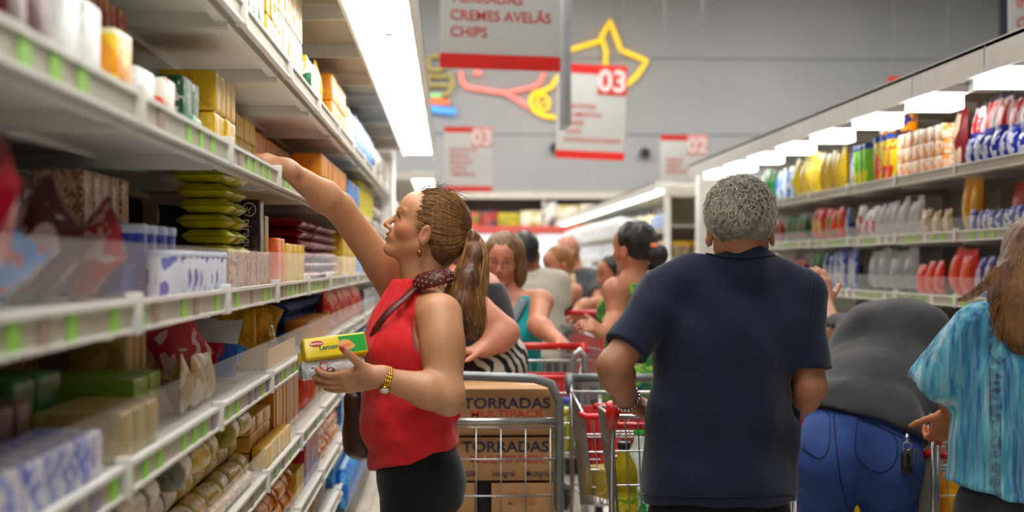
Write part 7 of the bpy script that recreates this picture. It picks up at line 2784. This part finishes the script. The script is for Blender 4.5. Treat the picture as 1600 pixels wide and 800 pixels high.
# right trolley with grey plastic seat, by the woman in turquoise
h4 = P(1462, 655, 4.62)
rt = trolley((h4[0] + 0.26, 4.62, 0), 0.0, 'trolley with grey plastic seat and red edge beside the turquoise blouse', hz=h4[2] - 0.02, L=0.72, rimz=0.95, seat_mat=plain('seat_grey', '#8c8478', 0.5), W=0.48, child_seat=False)
rl = np.array(rt.location[:])
mb = MB()
A, B_ = P(1438, 712, 4.72), P(1466, 704, 4.68)
mb.tube([A - rl, B_ - rl], 0.011, 8)
mb.tube([P(1470, 712, 4.68) - rl, P(1490, 712, 4.68) - rl], 0.011, 8)
mb.build('red_edge', REDP, rt)
mb = MB()
q0, q1 = P(1436, 716, 4.73) - rl, P(1462, 708, 4.68) - rl
zb = P(1440, 900, 4.7)[2]
mb.add([q0, q1, (q1[0], q1[1], zb), (q0[0], q0[1], zb), q0 + vec(0, 0.006, 0), q1 + vec(0, 0.006, 0), (q1[0], q1[1] + 0.006, zb), (q0[0], q0[1] + 0.006, zb)],
       [(0, 1, 2, 3), (7, 6, 5, 4), (0, 4, 5, 1), (1, 5, 6, 2), (2, 6, 7, 3), (3, 7, 4, 0)])
mb.build('grey_seat_panel', plain('seat_grey', '#8c8478', 0.5), rt)
mb = MB()
mb.tube([P(1459, 655, 4.6) - rl, P(1459, 900, 4.6) - rl], 0.01, 8)
mb.tube([P(1466, 660, 4.64) - rl, P(1465, 900, 4.64) - rl], 0.007, 8)
mb.tube([P(1463, 676, 4.6) - rl, P(1474, 674, 4.6) - rl], 0.005, 8)
mb.build('front_post', STEEL, rt)
for i, (px, py, key, desc, sc) in enumerate(((1432, 745, 'red_big_bag0', 'red bag', 0.9), (1478, 740, 'yellow_bag0', 'yellow bag', 0.9), (1500, 800, 'white_bag1', 'pale bag', 0.9))):
    c = P(px, py, 5.05)
    place(key, c[0], 5.0, 0.55, 0.4 * i, None, desc + ' in the trolley beside the turquoise blouse', None, None, sc)
for i, (px, key, desc) in enumerate(((1322, 'yellow_snack0', 'yellow bag'), (1334, 'red_big_bag1', 'red bag'))):
    c = P(px, 820, 5.6)
    place(key, c[0], 5.6 + 0.15 * i, 0.34, 1.57, None, desc + ' low in the trolley before the bending man', None, None, 0.8)
bt = trolley((P(1345, 700, 5.4)[0], 5.38, 0), 0.02, 'steel trolley the charcoal T-shirt man bends over', hz=0.98, L=0.85, rimz=0.9, child_seat=False, depth=0.55)

# ------------------------------------------------------------------ mesh-sided stock trolley with cartons
KR = plain('kraft_board', '#a97f52', 0.75, var=0.07, vs=4)
INKB = plain('ink_navy', '#2b2d4a', 0.7)
INKR = plain('ink_red', '#b03a30', 0.7)
Zc = 5.5
c0 = P(868, 800, Zc)
rc = empty('stock_trolley', (P(760, 700, Zc)[0], Zc - 0.04, 0), 'grey tubular stock trolley with mesh side loaded with cartons', 'trolley')
r0 = np.array(rc.location[:])
xl, xr = P(640, 600, Zc - 0.04)[0] - r0[0], P(874, 600, Zc - 0.04)[0] - r0[0]
zt, zm = P(800, 585, Zc - 0.04)[2], P(800, 658, Zc - 0.04)[2]
mb = MB()
mb.tube([(xl, 0, 0.14), (xl, 0, zt - 0.09), (xl + 0.03, 0, zt - 0.02), (xl + 0.09, 0, zt), (xr - 0.09, 0, zt - 0.015), (xr - 0.03, 0, zt - 0.035), (xr, 0, zt - 0.1), (xr, 0, 0.14)], 0.0165, 12)
mb.build('hoop_frame', GREYT, rc)
mb = MB()
mb.tube([(xl, 0, zm), (xr, 0, zm)], 0.013, 10)
mb.tube([(xl, 0.0, zm - 0.022), (xr, 0.0, zm - 0.022)], 0.004, 6)
mb.build('cross_bar', STEEL, rc)
mb = MB()
k = 0
x = xl + 0.06
while x < xr - 0.01:
    mb.tube([(x, 0, 0.16), (x, 0, zm)], 0.0028, 5)
    x += 0.088
for z in (P(800, 715, Zc)[2], P(800, 772, Zc)[2], 0.42, 0.28):
    mb.tube([(xl, -0.004, z), (xr, -0.004, z)], 0.0034, 5)
o = mb.build('wire_mesh', STEEL, rc)
MB().box((xl, -0.02, 0.13), (xr, 0.46, 0.16), bev=0.004).build('platform', GREYT, rc)
for (x, y) in ((xl + 0.06, 0.06), (xr - 0.06, 0.06), (xl + 0.06, 0.39), (xr - 0.06, 0.39)):
    MB().lathe([(0.02, -0.016), (0.06, -0.016), (0.062, 0.016), (0.02, 0.016)], (x, y, 0.062), 16, 0, 'x').build('castor_wheel', BLACKP, rc)


def carton(px0, px1, py0, py1, label, texts, y=Zc, dep=0.4, logo=False, mat=KR):
    A = P(px0, py1, y)
    B2 = P(px1, py0, y)
    w_, h_ = B2[0] - A[0], B2[2] - A[2]
    t = empty('carton', (A[0] + w_ / 2, y, A[2]), label, 'carton')
    MB().box((-w_ / 2, 0, 0), (w_ / 2, dep, h_ - 0.003), bev=0.003).build('board', mat, t)
    mb = MB()
    mb.box((-w_ / 2 + 0.004, dep / 2 - 0.025, h_ - 0.0028), (w_ / 2 - 0.004, dep / 2 + 0.025, h_ - 0.0022))
    mb.build('tape', plain('tape_tan', '#c7a070', 0.35), t)
    for (s_, px, py, hp_px, wpx, mt_, bold) in texts:
        p = P(px, py, y)
        me = text_mesh(s_, 0.1, mt_, 0.0022 if bold else 0.0006, 0.0004)
        lo, hi = dims(me)
        o = link('lettering', me, t, (p[0] - t.location.x, -0.0012, p[2] - t.location.z), (math.pi / 2, 0, 0))
        o.scale = (wpx / FPX * y / (hi[0] - lo[0]), hp_px / FPX * y / (hi[1] - lo[1]), 1)
    if logo:
        mb = MB()
        p = P(697, (py0 + py1) / 2 + 1, y)
        mb.tube([vec(p[0] - t.location.x, -0.0008, p[2] - t.location.z), vec(p[0] - t.location.x, 0.001, p[2] - t.location.z)], 0.045, 24)
        mb.build('red_logo', INKR, t)
    return t


carton(620, 868, 606, 657, 'top carton printed TORRADAS MULTIPACK on the stock trolley', [('TORRADAS', 724, 638, 17, 136, INKB, True), ('MULTIPACK', 734, 652, 12, 116, INKR, True)], logo=True)
MB_ = carton(622, 866, 682, 752, 'middle carton printed TORRADAS MULTIPACK behind the wire mesh', [('TORRADAS', 722, 706, 17, 136, INKB, True), ('MULTIPACK', 733, 723, 12, 118, INKR, True), ('Tradicional', 708, 744, 12, 36, INKB, False), ('Integral', 768, 744, 12, 36, INKB, False), ('Multigrãos', 822, 744, 12, 42, INKB, False)])
carton(622, 867, 658.5, 681, 'narrow carton flap between the two TORRADAS cartons', [])
carton(620, 742, 753.5, 850, 'lower left carton under the TORRADAS cartons', [('INTEGRAL', 690, 782, 9, 36, plain('ink_faded_red', '#a8684c', 0.7), False)])
carton(768, 866, 753.5, 850, 'lower right carton with faded red print on the stock trolley', [('TORRADAS', 792, 778, 9, 46, plain('ink_faded_red', '#a8684c', 0.7), False), ('MULTIPACK', 794, 789, 8, 42, plain('ink_faded_red', '#a8684c', 0.7), False)])
bz = P(800, 850, Zc)[2]
carton(620, 866, 851, 960, 'bottom carton on the platform of the stock trolley', [], mat=KR)
MB().box((P(742.5, 0, Zc)[0] - r0[0], 0.1, bz + 0.0), (P(767.5, 0, Zc)[0] - r0[0], 0.3, P(0, 754, Zc)[2] - 0.002)).build('dark_divider', BLACKP, rc)
